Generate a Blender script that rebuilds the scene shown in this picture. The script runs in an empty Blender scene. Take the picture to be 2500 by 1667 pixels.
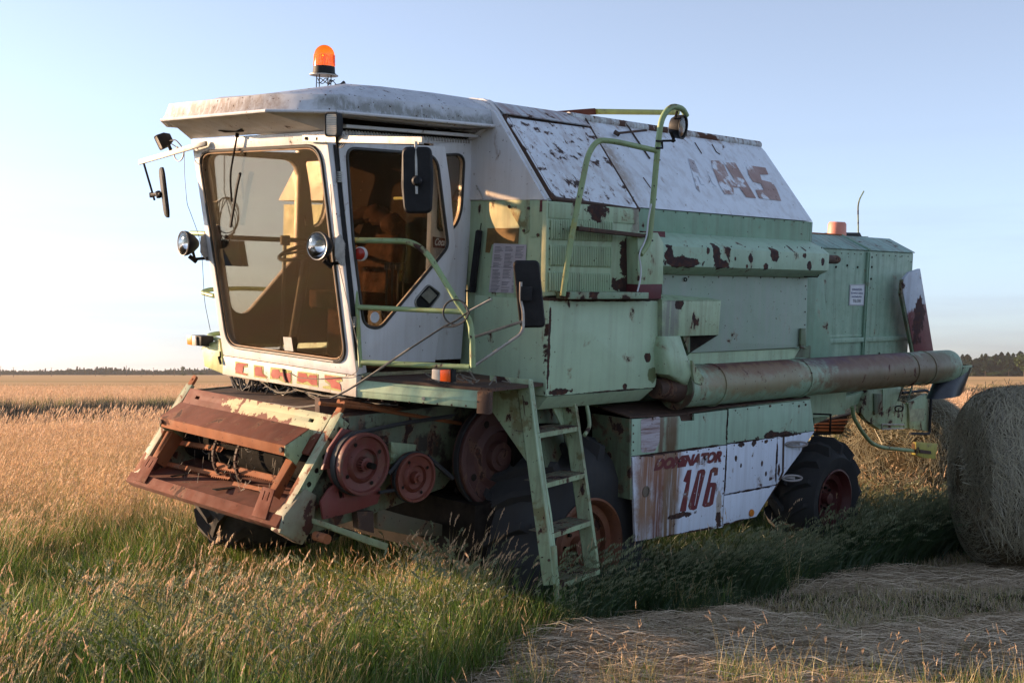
import bpy, bmesh, math, random
from mathutils import Vector, Matrix, noise as mnoise
from mathutils.geometry import tessellate_polygon
import numpy as np
R = random.Random(11)
scene = bpy.context.scene
COL = scene.collection
rad = math.radians

# ------------------------------------------------------------ camera, sky, sun, exposure
FPX, CX, CY, HORIZ = 3134.0, 1250.0, 833.5, 912.0
PITCH = math.atan((HORIZ - CY) / FPX)
CAMLOC = Vector((0, 0, 1.65))
cam = bpy.data.cameras.new('camera'); camo = bpy.data.objects.new('camera', cam); COL.objects.link(camo)
camo.location = CAMLOC; camo.rotation_euler = (rad(90) + PITCH, 0, 0)
cam.sensor_width = 36; cam.lens = FPX / 2500 * 36; cam.clip_start = 0.1; cam.clip_end = 20000
scene.camera = camo

SUN_EL = 12.0
SUN_DIR = Vector((-0.955, 0.30, 0)).normalized() * math.cos(rad(SUN_EL)) + Vector((0, 0, math.sin(rad(SUN_EL))))
world = bpy.data.worlds.new('World'); scene.world = world; world.use_nodes = True
wn, wl = world.node_tree.nodes, world.node_tree.links
for n_ in list(wn): wn.remove(n_)
wo = wn.new('ShaderNodeOutputWorld'); bg = wn.new('ShaderNodeBackground'); sky = wn.new('ShaderNodeTexSky')
sky.sky_type = 'NISHITA'; sky.sun_disc = False; sky.sun_elevation = rad(SUN_EL)
sky.sun_rotation = math.atan2(SUN_DIR.x, SUN_DIR.y)
sky.altitude = 100; sky.air_density = .7; sky.dust_density = .65; sky.ozone_density = 5.5
# thin streaks of cloud low over the horizon
tcw = wn.new('ShaderNodeTexCoord'); mpw = wn.new('ShaderNodeMapping'); mpw.inputs['Scale'].default_value = (2.2, 2.2, 26)
nzw = wn.new('ShaderNodeTexNoise'); nzw.inputs['Scale'].default_value = 1.7; nzw.inputs['Detail'].default_value = 6; nzw.inputs['Roughness'].default_value = .55
rpw = wn.new('ShaderNodeMapRange'); rpw.inputs[1].default_value = .45; rpw.inputs[2].default_value = .66; rpw.inputs[4].default_value = .6
sep = wn.new('ShaderNodeSeparateXYZ'); fad = wn.new('ShaderNodeMapRange'); fad.inputs[1].default_value = .20; fad.inputs[2].default_value = .04
mul = wn.new('ShaderNodeMath'); mul.operation = 'MULTIPLY'
mxw = wn.new('ShaderNodeMix'); mxw.data_type = 'RGBA'; mxw.blend_type = 'MIX'
grey = wn.new('ShaderNodeMix'); grey.data_type = 'RGBA'; grey.blend_type = 'MULTIPLY'; grey.inputs[0].default_value = 1; grey.inputs[7].default_value = (.84, .80, .84, 1)
hsw = wn.new('ShaderNodeHueSaturation')
wl.new(tcw.outputs['Generated'], mpw.inputs[0]); wl.new(mpw.outputs[0], nzw.inputs['Vector']); wl.new(nzw.outputs[0], rpw.inputs[0])
wl.new(tcw.outputs['Generated'], sep.inputs[0]); wl.new(sep.outputs[2], fad.inputs[0])
wl.new(rpw.outputs[0], mul.inputs[0]); wl.new(fad.outputs[0], mul.inputs[1]); wl.new(mul.outputs[0], mxw.inputs[0])
tw = wn.new('ShaderNodeMapRange'); tw.interpolation_type = 'SMOOTHSTEP'; tw.inputs[1].default_value = 0.0; tw.inputs[2].default_value = .13; wl.new(sep.outputs[2], tw.inputs[0])
tcol = wn.new('ShaderNodeMix'); tcol.data_type = 'RGBA'; tcol.inputs[6].default_value = (1.26, .87, .69, 1); tcol.inputs[7].default_value = (.84, .94, .86, 1); wl.new(tw.outputs[0], tcol.inputs[0])
tmul = wn.new('ShaderNodeMix'); tmul.data_type = 'RGBA'; tmul.blend_type = 'MULTIPLY'; tmul.inputs[0].default_value = 1; wl.new(sky.outputs[0], tmul.inputs[6]); wl.new(tcol.outputs[2], tmul.inputs[7])
wl.new(tmul.outputs[2], hsw.inputs['Color']); wl.new(hsw.outputs[0], mxw.inputs[6]); wl.new(hsw.outputs[0], grey.inputs[6]); wl.new(grey.outputs[2], mxw.inputs[7])
wl.new(mxw.outputs[2], bg.inputs[0]); wl.new(bg.outputs[0], wo.inputs[0])
SKYMIX = (bg, hsw)
bg.inputs[1].default_value = 0.121
hsw.inputs['Saturation'].default_value = 0.52
hsw.inputs['Value'].default_value = 1.0

sl = bpy.data.lights.new('sun', 'SUN'); sl.energy = 4.1; sl.angle = rad(0.6); sl.color = (1.0, 0.66, 0.39)
so = bpy.data.objects.new('sun', sl); COL.objects.link(so)
so.rotation_euler = (-SUN_DIR).to_track_quat('-Z', 'Y').to_euler(); so.location = SUN_DIR * 100
vs = scene.view_settings
scene.display_settings.display_device = 'sRGB'
vs.view_transform = 'Standard'; vs.look = 'None'; vs.gamma = 1; vs.use_curve_mapping = False
vs.exposure = 1.52

# ------------------------------------------------------------ frames of reference
# U: along the harvester to its rear, VV: across to its far side, WW: its up. It leans on a flat near front tyre.
def ray(x, y):
    dx, dy, dz = x - CX, FPX, -(y - CY)
    c, s = math.cos(PITCH), math.sin(PITCH)
    return Vector((dx, c * dy - s * dz, s * dy + c * dz)) / FPX
U = ray(4378, 733).normalized(); VV = ray(-1900, 497); VV = (VV - U * VV.dot(U)).normalized(); WW = U.cross(VV).normalized()
r0 = ray(1341, 972); ORG = CAMLOC + r0 * (8.4 / r0.y)
BASE = Vector((2.0, 1.6, -1.45))                     # the harvester's origin, in its own frame
M3 = Matrix((U, VV, WW)).transposed()
ROOT_LOC = ORG + M3 @ BASE
def to_local(p): return M3.transposed() @ (p - ORG)
CAML = to_local(CAMLOC)
def to_world(p): return ORG + M3 @ Vector(p)

class Z:                                             # a window onto the survey photograph: offset and scale
    def __init__(s, x0, y0, k): s.x0, s.y0, s.k = x0, y0, k
    def d(s, x, y): return M3.transposed() @ ray(s.x0 + x / s.k, s.y0 + y / s.k)
A = Z(300, 80, 3.733); B = Z(750, 80, 3.733); C = Z(300, 450, 3.137); D = Z(780, 300, 2.613); E = Z(280, 880, 3.137); F = Z(780, 850, 2.613)
G1 = Z(1150, 200, 2.852); G2 = Z(1500, 230, 3.337); G3 = Z(1550, 500, 2.852); G4 = Z(1950, 430, 2.751); G5 = Z(1150, 850, 2.412)
G6 = Z(1500, 900, 3.135); G7 = Z(1900, 850, 2.613); FU = Z(0, 0, .9408)
AX = {'u': Vector((1, 0, 0)), 'v': Vector((0, 1, 0)), 'w': Vector((0, 0, 1))}
def on(z, x, y, plane):
    """point of the harvester's plane (axis, value) or (point, normal) seen at survey position x, y"""
    if isinstance(plane[0], str): n, k = AX[plane[0]], plane[1]
    else: n = Vector(plane[1]); k = n.dot(Vector(plane[0]))
    d = z.d(x, y); t = (k - n.dot(CAML)) / n.dot(d)
    return CAML + d * t
def ons(z, pts, plane): return [on(z, x, y, plane) for x, y in pts]

# ------------------------------------------------------------ mesh builder
class MB:
    def __init__(s): s.v = []; s.f = []; s.sm = []
    def add(s, vs_, fs, smooth=False):
        o = len(s.v); s.v += [tuple(v) for v in vs_]
        for f in fs: s.f.append(tuple(i + o for i in f)); s.sm.append(smooth)
        return s
    def plate(s, outer, t, holes=()):
        """a plate: outline, thickness vector, holes cut through it"""
        t = Vector(t); loops = [[Vector(p) for p in outer]] + [[Vector(p) for p in h] for h in holes]
        tri = tessellate_polygon(loops) if (holes or len(outer) > 4) else None
        flat = [p for l in loops for p in l]; n = len(flat)
        vs_ = flat + [p + t for p in flat]; fs = []
        if tri:
            for a, b, c in tri: fs.append((a, b, c)); fs.append((c + n, b + n, a + n))
        else:
            fs.append(tuple(range(n))); fs.append(tuple(range(2 * n - 1, n - 1, -1)))
        o = 0
        for l in loops:
            m = len(l)
            for i in range(m): j = (i + 1) % m; fs.append((o + i, o + j, o + j + n, o + i + n))
            o += m
        return s.add(vs_, fs)
    def box(s, a, b):
        (x0, y0, z0), (x1, y1, z1) = a, b
        return s.plate([(x0, y0, z0), (x1, y0, z0), (x1, y1, z0), (x0, y1, z0)], (0, 0, z1 - z0))
    def obox(s, c, ax, ay, az):
        c, ax, ay, az = Vector(c), Vector(ax), Vector(ay), Vector(az)
        return s.plate([c - ax - ay - az, c + ax - ay - az, c + ax + ay - az, c - ax + ay - az], az * 2)
    def tube(s, pts, r, n=10, caps=True, flat=1.0):
        pts = [Vector(p) for p in pts]; m = len(pts); vs_ = []; fs = []; ref = None
        for i, p in enumerate(pts):
            t = (pts[min(i + 1, m - 1)] - pts[max(i - 1, 0)])
            if t.length < 1e-9: t = Vector((0, 0, 1))
            t.normalize()
            if ref is None: ref = t.orthogonal().normalized()
            ref = (ref - t * ref.dot(t)).normalized(); bn = t.cross(ref)
            rr_ = r[i] if isinstance(r, (list, tuple)) else r
            for k in range(n):
                a = 2 * math.pi * k / n
                vs_.append(p + ref * math.cos(a) * rr_ + bn * math.sin(a) * rr_ * flat)
        for i in range(m - 1):
            for k in range(n):
                a, b = i * n + k, i * n + (k + 1) % n; fs.append((a, b, b + n, a + n))
        s.add(vs_, fs, True)
        if caps:
            s.add(vs_[:n][::-1], [tuple(range(n))]); s.add(vs_[-n:], [tuple(range(n))])
        return s
    def revolve(s, c, axis, prof, n=32, smooth=True, a0=0, a1=2 * math.pi, xdir=None):
        """profile of (distance along axis, radius)"""
        c, ax = Vector(c), Vector(axis).normalized(); e1 = Vector(xdir) if xdir else ax.orthogonal().normalized(); e2 = ax.cross(e1)
        full = abs(a1 - a0 - 2 * math.pi) < 1e-6; nn = n if full else n + 1; vs_ = []; fs = []
        for (h, r) in prof:
            for k in range(nn):
                a = a0 + (a1 - a0) * k / n
                vs_.append(c + ax * h + (e1 * math.cos(a) + e2 * math.sin(a)) * r)
        for i in range(len(prof) - 1):
            for k in range(n):
                k2 = (k + 1) % nn if full else k + 1
                fs.append((i * nn + k, i * nn + k2, (i + 1) * nn + k2, (i + 1) * nn + k))
        return s.add(vs_, fs, smooth)
    def loft(s, loops, smooth=False, cap0=False, cap1=False):
        n = len(loops[0]); vs_ = [p for l in loops for p in l]; fs = []
        for i in range(len(loops) - 1):
            for k in range(n):
                fs.append((i * n + k, i * n + (k + 1) % n, (i + 1) * n + (k + 1) % n, (i + 1) * n + k))
        if cap0: fs.append(tuple(range(n - 1, -1, -1)))
        if cap1: fs.append(tuple(range((len(loops) - 1) * n, len(loops) * n)))
        return s.add(vs_, fs, smooth)
    def mesh(s, name, off=BASE, bevel=0, ang=35):
        me = bpy.data.meshes.new(name)
        me.from_pydata([(v[0] - off[0], v[1] - off[1], v[2] - off[2]) for v in s.v], [], s.f)
        bm = bmesh.new(); bm.from_mesh(me)
        for f, q in zip(bm.faces, s.sm): f.smooth = True
        bmesh.ops.remove_doubles(bm, verts=bm.verts, dist=1e-5)
        bmesh.ops.recalc_face_normals(bm, faces=bm.faces)
        if bevel:
            ed = [e for e in bm.edges if len(e.link_faces) == 2 and e.calc_face_angle(0) > rad(32)]
            try: bmesh.ops.bevel(bm, geom=ed, offset=bevel, segments=2, affect='EDGES', profile=.6, clamp_overlap=True)
            except Exception: pass
        bm.to_mesh(me); bm.free()
        try: me.set_sharp_from_angle(angle=rad(ang))
        except Exception: pass
        return me
    def split(s):
        par = list(range(len(s.v)))
        def fnd(a):
            while par[a] != a: par[a] = par[par[a]]; a = par[a]
            return a
        key = {}
        for i, p in enumerate(s.v):
            k = (round(p[0], 5), round(p[1], 5), round(p[2], 5))
            if k in key: par[fnd(i)] = fnd(key[k])
            else: key[k] = i
        for f in s.f:
            for q_ in f[1:]: par[fnd(q_)] = fnd(f[0])
        grp = {}
        for f, sm in zip(s.f, s.sm): grp.setdefault(fnd(f[0]), []).append((f, sm))
        out = []
        for g in grp.values():
            m = MB(); ids = {}
            for f, sm in g:
                for i in f:
                    if i not in ids: ids[i] = len(m.v); m.v.append(s.v[i])
                m.f.append(tuple(ids[i] for i in f)); m.sm.append(sm)
            out.append(m)
        return out
    def build(s, name, mat, parent=None, bevel=0, off=BASE, label=None, kind=None, ang=35):
        if name in ('bolt', 'bolt_hole', 'wheel_bolt', 'beacon_stud', 'soffit_corner', 'tank_seam', 'frame_rail', 'pan_rib', 'louvre', 'cable_tie', 'tube_collar', 'loose_blade'):
            o = None
            for m in s.split():
                me = m.mesh(name, off, bevel, ang); me.materials.append(mat); o = link(name, me, parent, label, kind)
            return o
        me = s.mesh(name, off, bevel, ang); me.materials.append(mat)
        return link(name, me, parent, label, kind)
def link(name, me, parent=None, label=None, kind=None):
    o = bpy.data.objects.new(name, me); COL.objects.link(o)
    if parent: o.parent = parent
    if label: o['label'] = label
    if kind: o['kind'] = kind
    return o
def tag(o, label, cat=None, group=None, kind=None):
    if label: o['label'] = label
    if cat: o['category'] = cat
    if group: o['group'] = group
    if kind: o['kind'] = kind
    return o
def empty(name, loc=(0, 0, 0), mat3=None):
    o = bpy.data.objects.new(name, None); COL.objects.link(o); o.empty_display_size = .3
    m = Matrix.Translation(Vector(loc))
    if mat3 is not None: m = m @ mat3.to_4x4()
    o.matrix_world = m
    return o
def rnd(pts, r, seg=5, closed=True):
    """round the corners of an outline or a path; r may be one radius or one per corner"""
    pts = [Vector(p) for p in pts]; m = len(pts); out = []
    for i, p in enumerate(pts):
        ri = r[i] if isinstance(r, (list, tuple)) else r
        if (not closed and i in (0, m - 1)) or ri <= 0: out.append(p); continue
        a, b = pts[i - 1] - p, pts[(i + 1) % m] - p; la, lb = a.length, b.length; a.normalize(); b.normalize()
        d = min(ri, la * .49, lb * .49); p0, p1 = p + a * d, p + b * d
        for k in range(seg + 1):
            t = k / seg; out.append(p0 * (1 - t) ** 2 + p * 2 * t * (1 - t) + p1 * t * t)
    return out
def shrink(pts, d):
    c = sum((Vector(p) for p in pts), Vector()) / len(pts)
    return [Vector(p) + (c - Vector(p)).normalized() * d for p in pts]
def crossn(a, b): return Vector(a).cross(Vector(b)).normalized()

# ------------------------------------------------------------ materials
def newmat(name):
    m = bpy.data.materials.new(name); m.use_nodes = True
    nt = m.node_tree
    for n in list(nt.nodes): nt.nodes.remove(n)
    out = nt.nodes.new('ShaderNodeOutputMaterial')
    return m, nt, out
class NT:
    def __init__(s, nt): s.nt = nt
    def n(s, t, **k):
        x = s.nt.nodes.new(t)
        for a, b in k.items(): setattr(x, a, b)
        return x
    def l(s, a, b): s.nt.links.new(a, b)
    def noise(s, vec, scale, detail=5, rough=.6, dist=0):
        x = s.n('ShaderNodeTexNoise'); x.inputs['Scale'].default_value = scale; x.inputs['Detail'].default_value = detail
        x.inputs['Roughness'].default_value = rough; x.inputs['Distortion'].default_value = dist
        if vec is not None: s.l(vec, x.inputs['Vector'])
        return x.outputs[0]
    def mapping(s, vec, loc=(0, 0, 0), rot=(0, 0, 0), scale=(1, 1, 1)):
        x = s.n('ShaderNodeMapping'); s.l(vec, x.inputs[0]); x.inputs[1].default_value = loc; x.inputs[2].default_value = rot; x.inputs[3].default_value = scale
        return x.outputs[0]
    def ramp(s, val, a, b, lo=0, hi=1):
        x = s.n('ShaderNodeMapRange'); s.l(val, x.inputs[0]); x.inputs[1].default_value = a; x.inputs[2].default_value = b
        x.inputs[3].default_value = lo; x.inputs[4].default_value = hi; return x.outputs[0]
    def math(s, op, a, b=None, clamp=False):
        x = s.n('ShaderNodeMath', operation=op); x.use_clamp = clamp
        for i, q in enumerate((a, b)):
            if q is None: continue
            if isinstance(q, (int, float)): x.inputs[i].default_value = q
            else: s.l(q, x.inputs[i])
        return x.outputs[0]
    def mix(s, fac, a, b, mode='MIX'):
        x = s.n('ShaderNodeMix', data_type='RGBA', blend_type=mode)
        for i, q in ((0, fac), (6, a), (7, b)):
            if isinstance(q, (int, float)): x.inputs[i].default_value = q
            elif isinstance(q, tuple): x.inputs[i].default_value = (*q[:3], 1)
            else: s.l(q, x.inputs[i])
        return x.outputs[2]
RUST = (.115, .038, .018); DRUST = (.030, .013, .011)
def paint(name, base, rough=.5, chips=.30, chipcol=DRUST, streak=.25, streakcol=(.12, .07, .045), fade=.3, fadecol=None, speck=.4, patches=(), coat=0.0, metal=0.0, chipscale=6.5, blotch=None, streakvec=(9, 9, .55)):
    """weathered paint: faded, streaked by rain, chipped to rust; patches are (centre, radii, raggedness, colour)"""
    m, nt, out = newmat(name); q = NT(nt)
    tc = q.n('ShaderNodeTexCoord'); P = q.mapping(tc.outputs['Object'], loc=tuple(BASE))
    n1 = q.noise(P, 1.6, 6, .65); n2 = q.noise(P, 11, 5, .6)
    fc = fadecol or tuple(c * .62 for c in base)
    col = q.mix(q.math('MULTIPLY', q.ramp(n1, .35, .75), fade), base, fc)
    col = q.mix(q.math('MULTIPLY', q.ramp(n2, .42, .68), fade * .45), col, fc)
    sv = q.mapping(P, scale=streakvec); st = q.noise(sv, 1.6, 5, .62)
    col = q.mix(q.math('MULTIPLY', q.ramp(st, .46, .68), streak), col, streakcol)
    if blotch:
        bz = q.noise(P, 4.5, 4, .6); col = q.mix(q.ramp(bz, blotch[1], blotch[1] + .06), col, blotch[0])
    rustvar = q.mix(q.ramp(q.noise(P, 22, 4, .6), .46, .80), chipcol, RUST)
    t = .685 - chips * .20
    c1 = q.ramp(q.noise(q.mapping(P, loc=(3.1, 7.7, 1.3), scale=(1, 1, .75)), chipscale, 9, .62, .4), t, t + .012)
    halo = q.ramp(q.noise(q.mapping(P, loc=(3.1, 7.7, 1.3), scale=(1, 1, .75)), chipscale, 9, .62, .4), t - .055, t + .005)
    c2 = q.ramp(q.noise(P, 42, 4, .55), .715 - speck * .065, .735 - speck * .065)
    mask = q.math('MAXIMUM', c1, c2)
    col = q.mix(q.math('MULTIPLY', halo, .55), col, (.20, .10, .05))
    nz = q.noise(P, 9, 9, .68, .3) if patches else None
    for pt in patches:
        c, r, rag, pc = pt[:4]
        soft = pt[4] if len(pt) > 4 else .04
        v = q.n('ShaderNodeVectorMath', operation='SUBTRACT'); q.l(P, v.inputs[0]); v.inputs[1].default_value = tuple(c)
        d = q.n('ShaderNodeVectorMath', operation='DIVIDE'); q.l(v.outputs[0], d.inputs[0]); d.inputs[1].default_value = tuple(r)
        ln = q.n('ShaderNodeVectorMath', operation='LENGTH'); q.l(d.outputs[0], ln.inputs[0])
        val = q.math('ADD', ln.outputs['Value'], q.math('MULTIPLY', q.math('SUBTRACT', nz, .5), rag * 6.5))
        pm = q.ramp(val, 1.0 + soft, 1.0 - soft)
        if soft >= .2: pm = q.math('MULTIPLY', pm, q.ramp(q.noise(q.mapping(P, scale=(26, 26, 1.1)), 1.0, 6, .7), .30, .50))
        if pc is None: mask = q.math('MAXIMUM', mask, pm)
        else: col = q.mix(q.math('MULTIPLY', pm, pt[5] if len(pt) > 5 else 1.0), col, pc)
    col = q.mix(mask, col, rustvar)
    b = q.n('ShaderNodeBsdfPrincipled'); q.l(col, b.inputs['Base Color'])
    q.l(q.math('ADD', q.math('MULTIPLY', mask, .35), q.ramp(n2, .3, .7, rough - .07, rough + .08)), b.inputs['Roughness'])
    b.inputs['Metallic'].default_value = metal
    b.inputs['Coat Weight'].default_value = coat
    bp = q.n('ShaderNodeBump'); bp.inputs['Distance'].default_value = .003; bp.inputs['Strength'].default_value = .5
    hgt = q.math('ADD', q.math('MULTIPLY', mask, -.5), q.math('MULTIPLY', n1, .9)); q.l(hgt, bp.inputs['Height'])
    bd_ = q.n('ShaderNodeBump'); bd_.inputs['Distance'].default_value = .03; bd_.inputs['Strength'].default_value = .55; q.l(q.noise(P, 3.1, 2, .5, .2), bd_.inputs['Height']); q.l(bd_.outputs[0], bp.inputs['Normal']); q.l(bp.outputs[0], b.inputs['Normal'])
    q.l(b.outputs[0], out.inputs[0]); return m
def edge_rust(pts, th=.022, rag=.55, every=1, col=None):
    """rust patches lying along the edges of an outline"""
    o = []
    for i in range(0, len(pts), every):
        a, b = Vector(pts[i]), Vector(pts[(i + 1) % len(pts)]); c = (a + b) / 2; d = b - a
        if d.length < .08: continue
        o.append((tuple(c), (max(abs(d.x) * .5, th), max(abs(d.y) * .6, .05), max(abs(d.z) * .5, th)), rag, col, .05))
    return o
def plain(name, col, rough=.6, metal=0, var=.35, scale=12, emit=None, spec=.5, bump=.25):
    m, nt, out = newmat(name); q = NT(nt); tc = q.n('ShaderNodeTexCoord')
    nz = q.noise(tc.outputs['Object'], scale, 6, .62); n2 = q.noise(tc.outputs['Object'], scale * .17, 3, .5)
    c = q.mix(q.ramp(nz, .35, .7), tuple(x * (1 - var) for x in col), tuple(min(1, x * (1 + var)) for x in col))
    c = q.mix(q.math('MULTIPLY', q.ramp(n2, .4, .7), var), c, tuple(x * .6 for x in col))
    b = q.n('ShaderNodeBsdfPrincipled'); q.l(c, b.inputs['Base Color']); b.inputs['Roughness'].default_value = rough; b.inputs['Metallic'].default_value = metal
    b.inputs['Specular IOR Level'].default_value = spec
    if bump:
        bp = q.n('ShaderNodeBump'); bp.inputs['Distance'].default_value = .004; bp.inputs['Strength'].default_value = bump; q.l(nz, bp.inputs['Height']); q.l(bp.outputs[0], b.inputs['Normal'])
    q.l(b.outputs[0], out.inputs[0]); return m
def tinted_glass(name, tint, dust=.10, dustcol=(.35, .26, .17), specks=True, rough=.03):
    m, nt, out = newmat(name); q = NT(nt); tc = q.n('ShaderNodeTexCoord'); P = tc.outputs['Object']
    tr = q.n('ShaderNodeBsdfTransparent'); tr.inputs[0].default_value = (*tint, 1)
    gl = q.n('ShaderNodeBsdfGlossy'); gl.inputs['Roughness'].default_value = rough; gl.inputs[0].default_value = (1, 1, 1, 1)
    fr = q.n('ShaderNodeFresnel'); fr.inputs[0].default_value = 1.5
    di = q.n('ShaderNodeBsdfDiffuse'); di.inputs[0].default_value = (*dustcol, 1)
    m1 = q.n('ShaderNodeMixShader'); q.l(q.math('MULTIPLY', fr.outputs[0], .40), m1.inputs[0]); q.l(tr.outputs[0], m1.inputs[1]); q.l(gl.outputs[0], m1.inputs[2])
    dz = q.ramp(q.noise(P, 2.2, 6, .6), .3, .8, dust * .4, dust * 1.7)
    sp = q.math('MULTIPLY', q.ramp(q.noise(P, 70, 3, .6), .70, .74), .75)
    sp2 = q.math('MULTIPLY', q.ramp(q.noise(q.mapping(P, scale=(6, 6, 1.1)), 9, 4, .6), .68, .76), .30)
    f = q.math('MAXIMUM', dz, q.math('MAXIMUM', sp, sp2)) if specks else dz
    m2 = q.n('ShaderNodeMixShader'); q.l(f, m2.inputs[0]); q.l(m1.outputs[0], m2.inputs[1]); q.l(di.outputs[0], m2.inputs[2])
    q.l(m2.outputs[0], out.inputs[0]); return m
def clear_glass(name, tint=(1, 1, 1)):
    m, nt, out = newmat(name); q = NT(nt)
    tr = q.n('ShaderNodeBsdfTransparent'); tr.inputs[0].default_value = (*tint, 1)
    gl = q.n('ShaderNodeBsdfGlossy'); gl.inputs['Roughness'].default_value = .05
    fr = q.n('ShaderNodeFresnel'); fr.inputs[0].default_value = 1.5
    m1 = q.n('ShaderNodeMixShader'); q.l(fr.outputs[0], m1.inputs[0]); q.l(tr.outputs[0], m1.inputs[1]); q.l(gl.outputs[0], m1.inputs[2])
    q.l(m1.outputs[0], out.inputs[0]); return m
# ------------------------------------------------------------ the harvester's paints
MINT = (.40, .53, .34)
Mgreen = paint('mint paint', MINT, .48, .12, streak=.30, fade=.40, fadecol=(.17, .29, .20), speck=.35)
Mgreen2 = paint('worn mint paint', (.36, .47, .28), .55, .42, streak=.5, fade=.6, fadecol=(.14, .20, .12), speck=.85, blotch=((.16, .16, .07), .555))
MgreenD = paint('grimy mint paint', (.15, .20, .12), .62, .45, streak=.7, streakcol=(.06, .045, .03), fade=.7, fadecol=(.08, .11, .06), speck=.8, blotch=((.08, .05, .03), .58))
Myel = paint('yellow green paint', (.42, .46, .17), .5, .25, fade=.4, fadecol=(.25, .30, .10), speck=.6)
Mwhite = paint('white cab paint', (.68, .68, .70), .45, .06, streak=.22, streakcol=(.33, .27, .22), fade=.25, fadecol=(.52, .50, .48), speck=.35)
Mcream = paint('cream panel', (.56, .51, .44), .5, .10, streak=.2, speck=.5)
Mroof = paint('weathered roof shell', (.62, .65, .70), .6, .05, streak=.1, fade=.6, fadecol=(.34, .36, .40), speck=1.0,
    patches=[((-.5, .63, 1.80), (1.4, .12, .045), .55, (.16, .16, .13), .5, .75), ((-1.6, 1.6, 1.80), (.10, 1.0, .06), .6, (.17, .12, .09), .6, .85), ((-1.0, 1.7, 2.05), (.8, .9, .10), .5, (.20, .18, .19), .5, .7)])
Mrust = paint('red brown rusted steel', (.14, .030, .011), .9, .35, chipcol=(.05, .02, .012), streak=.5, streakcol=(.09, .028, .014), fade=.7, fadecol=(.085, .022, .010), speck=.6)
Morust = paint('bright orange rust', (.29, .088, .022), .85, .4, chipcol=(.09, .03, .015), streak=.4, streakcol=(.2, .07, .03), fade=.6, fadecol=(.20, .07, .03), speck=.7)
Mdrust = paint('dark rusty iron', (.070, .036, .024), .8, .3, fade=.6, fadecol=(.035, .022, .018), speck=.6)
Mred = paint('dull red pulley paint', (.13, .026, .018), .6, .25, fade=.6, fadecol=(.15, .04, .035), speck=.6, blotch=((.10, .05, .035), .58))
Mblack = plain('black plastic', (.016, .016, .018), .6, bump=.1, spec=.25)
Mrubber = paint('old rubber', (.016, .018, .022), .85, -1, streak=.25, streakcol=(.05, .042, .034), fade=.7, fadecol=(.045, .042, .040), speck=-1)
Mrubdust = plain('dusty rubber', (.05, .043, .036), .85, var=.5, scale=9)
Mbelt = plain('rubber belt', (.025, .025, .027), .7)
Mdark = plain('greasy steel darkened for shade', (.018, .014, .011), .85, var=.6, scale=8, spec=.12)  # greasy, and darkened further to give deeper shade under the machine
Mseal = plain('rubber window seal', (.03, .027, .025), .45)
Msteel = plain('dull bare steel', (.32, .31, .29), .4, metal=.8, var=.25)
Mzinc = plain('scuffed light steel', (.42, .40, .37), .5, metal=.3)
Mchrome = plain('lamp reflector', (.75, .75, .75), .15, metal=1, var=.05, bump=0)
Mcable = plain('cable sheath', (.03, .03, .033), .5, bump=0)
Mcableg = plain('grey dusty cable', (.20, .18, .15), .6, bump=0)
Mcushion = plain('torn seat fabric', (.045, .022, .013), .95, var=.6, scale=14, spec=.04)
Mtrim = plain('brown cab lining', (.020, .012, .008), .9, var=.35, scale=5, spec=.04)
Mpaper = plain('yellowed paper', (.55, .53, .50), .8, var=.12, scale=30, bump=0)
Mink = plain('faded ink', (.10, .10, .12), .8, bump=0)
Mblue = plain('navy print', (.03, .04, .16), .7, bump=0)
Mbrownfilm = plain('brown old sticker', (.16, .10, .03), .6, var=.3)
Mwsign = plain('white sign board', (.62, .64, .68), .5, var=.06, bump=0)
Mletter = paint('red letter remains', (.30, .018, .008), .7, .1, chipcol=(.16, .015, .008), streak=0, fade=.4, fadecol=(.22, .02, .01), speck=.5)
Molive = plain('olive paint edge', (.30, .29, .06), .7, var=.4, scale=30)
Mmaroon = plain('maroon print', (.10, .012, .018), .6, var=.25, bump=0)
Mglass = tinted_glass('bronze tinted glass', (.90, .84, .755), .016, (.24, .13, .065))
Mlens = clear_glass('clear lamp glass')
Mamber = plain('amber lens', (.75, .26, .02), .25, var=.15, bump=0)
Mclearl = plain('clear indicator lens', (.70, .62, .52), .25, var=.15, bump=0)
Mredl = plain('red reflector lens', (.35, .02, .012), .2, var=.2, bump=0)
def amber_dome():
    m, nt, out = newmat('amber beacon dome'); q = NT(nt)
    tr = q.n('ShaderNodeBsdfTransparent'); tr.inputs[0].default_value = (1.0, .52, .06, 1)
    tl = q.n('ShaderNodeBsdfTranslucent'); tl.inputs[0].default_value = (1.0, .40, .03, 1)
    gl = q.n('ShaderNodeBsdfGlossy'); gl.inputs['Roughness'].default_value = .12
    a = q.n('ShaderNodeMixShader'); a.inputs[0].default_value = .55; q.l(tr.outputs[0], a.inputs[1]); q.l(tl.outputs[0], a.inputs[2])
    b = q.n('ShaderNodeMixShader'); b.inputs[0].default_value = .06; q.l(a.outputs[0], b.inputs[1]); q.l(gl.outputs[0], b.inputs[2])
    q.l(b.outputs[0], out.inputs[0]); return m
Mdome = amber_dome()
Mpink = plain('faded pink orange plastic', (.72, .26, .18), .5, var=.1, bump=0)

H = empty('combine_harvester', ROOT_LOC, M3)
tag(H, 'old mint green and white combine harvester with rusty feeder mouth standing in the grass', 'combine harvester')

NV, FV = .815, 2.385        # near and far side of the cab
MIDV = 1.6
def mirror(pts): return [Vector((p[0], 2 * MIDV - p[1], p[2])) for p in pts]

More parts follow.
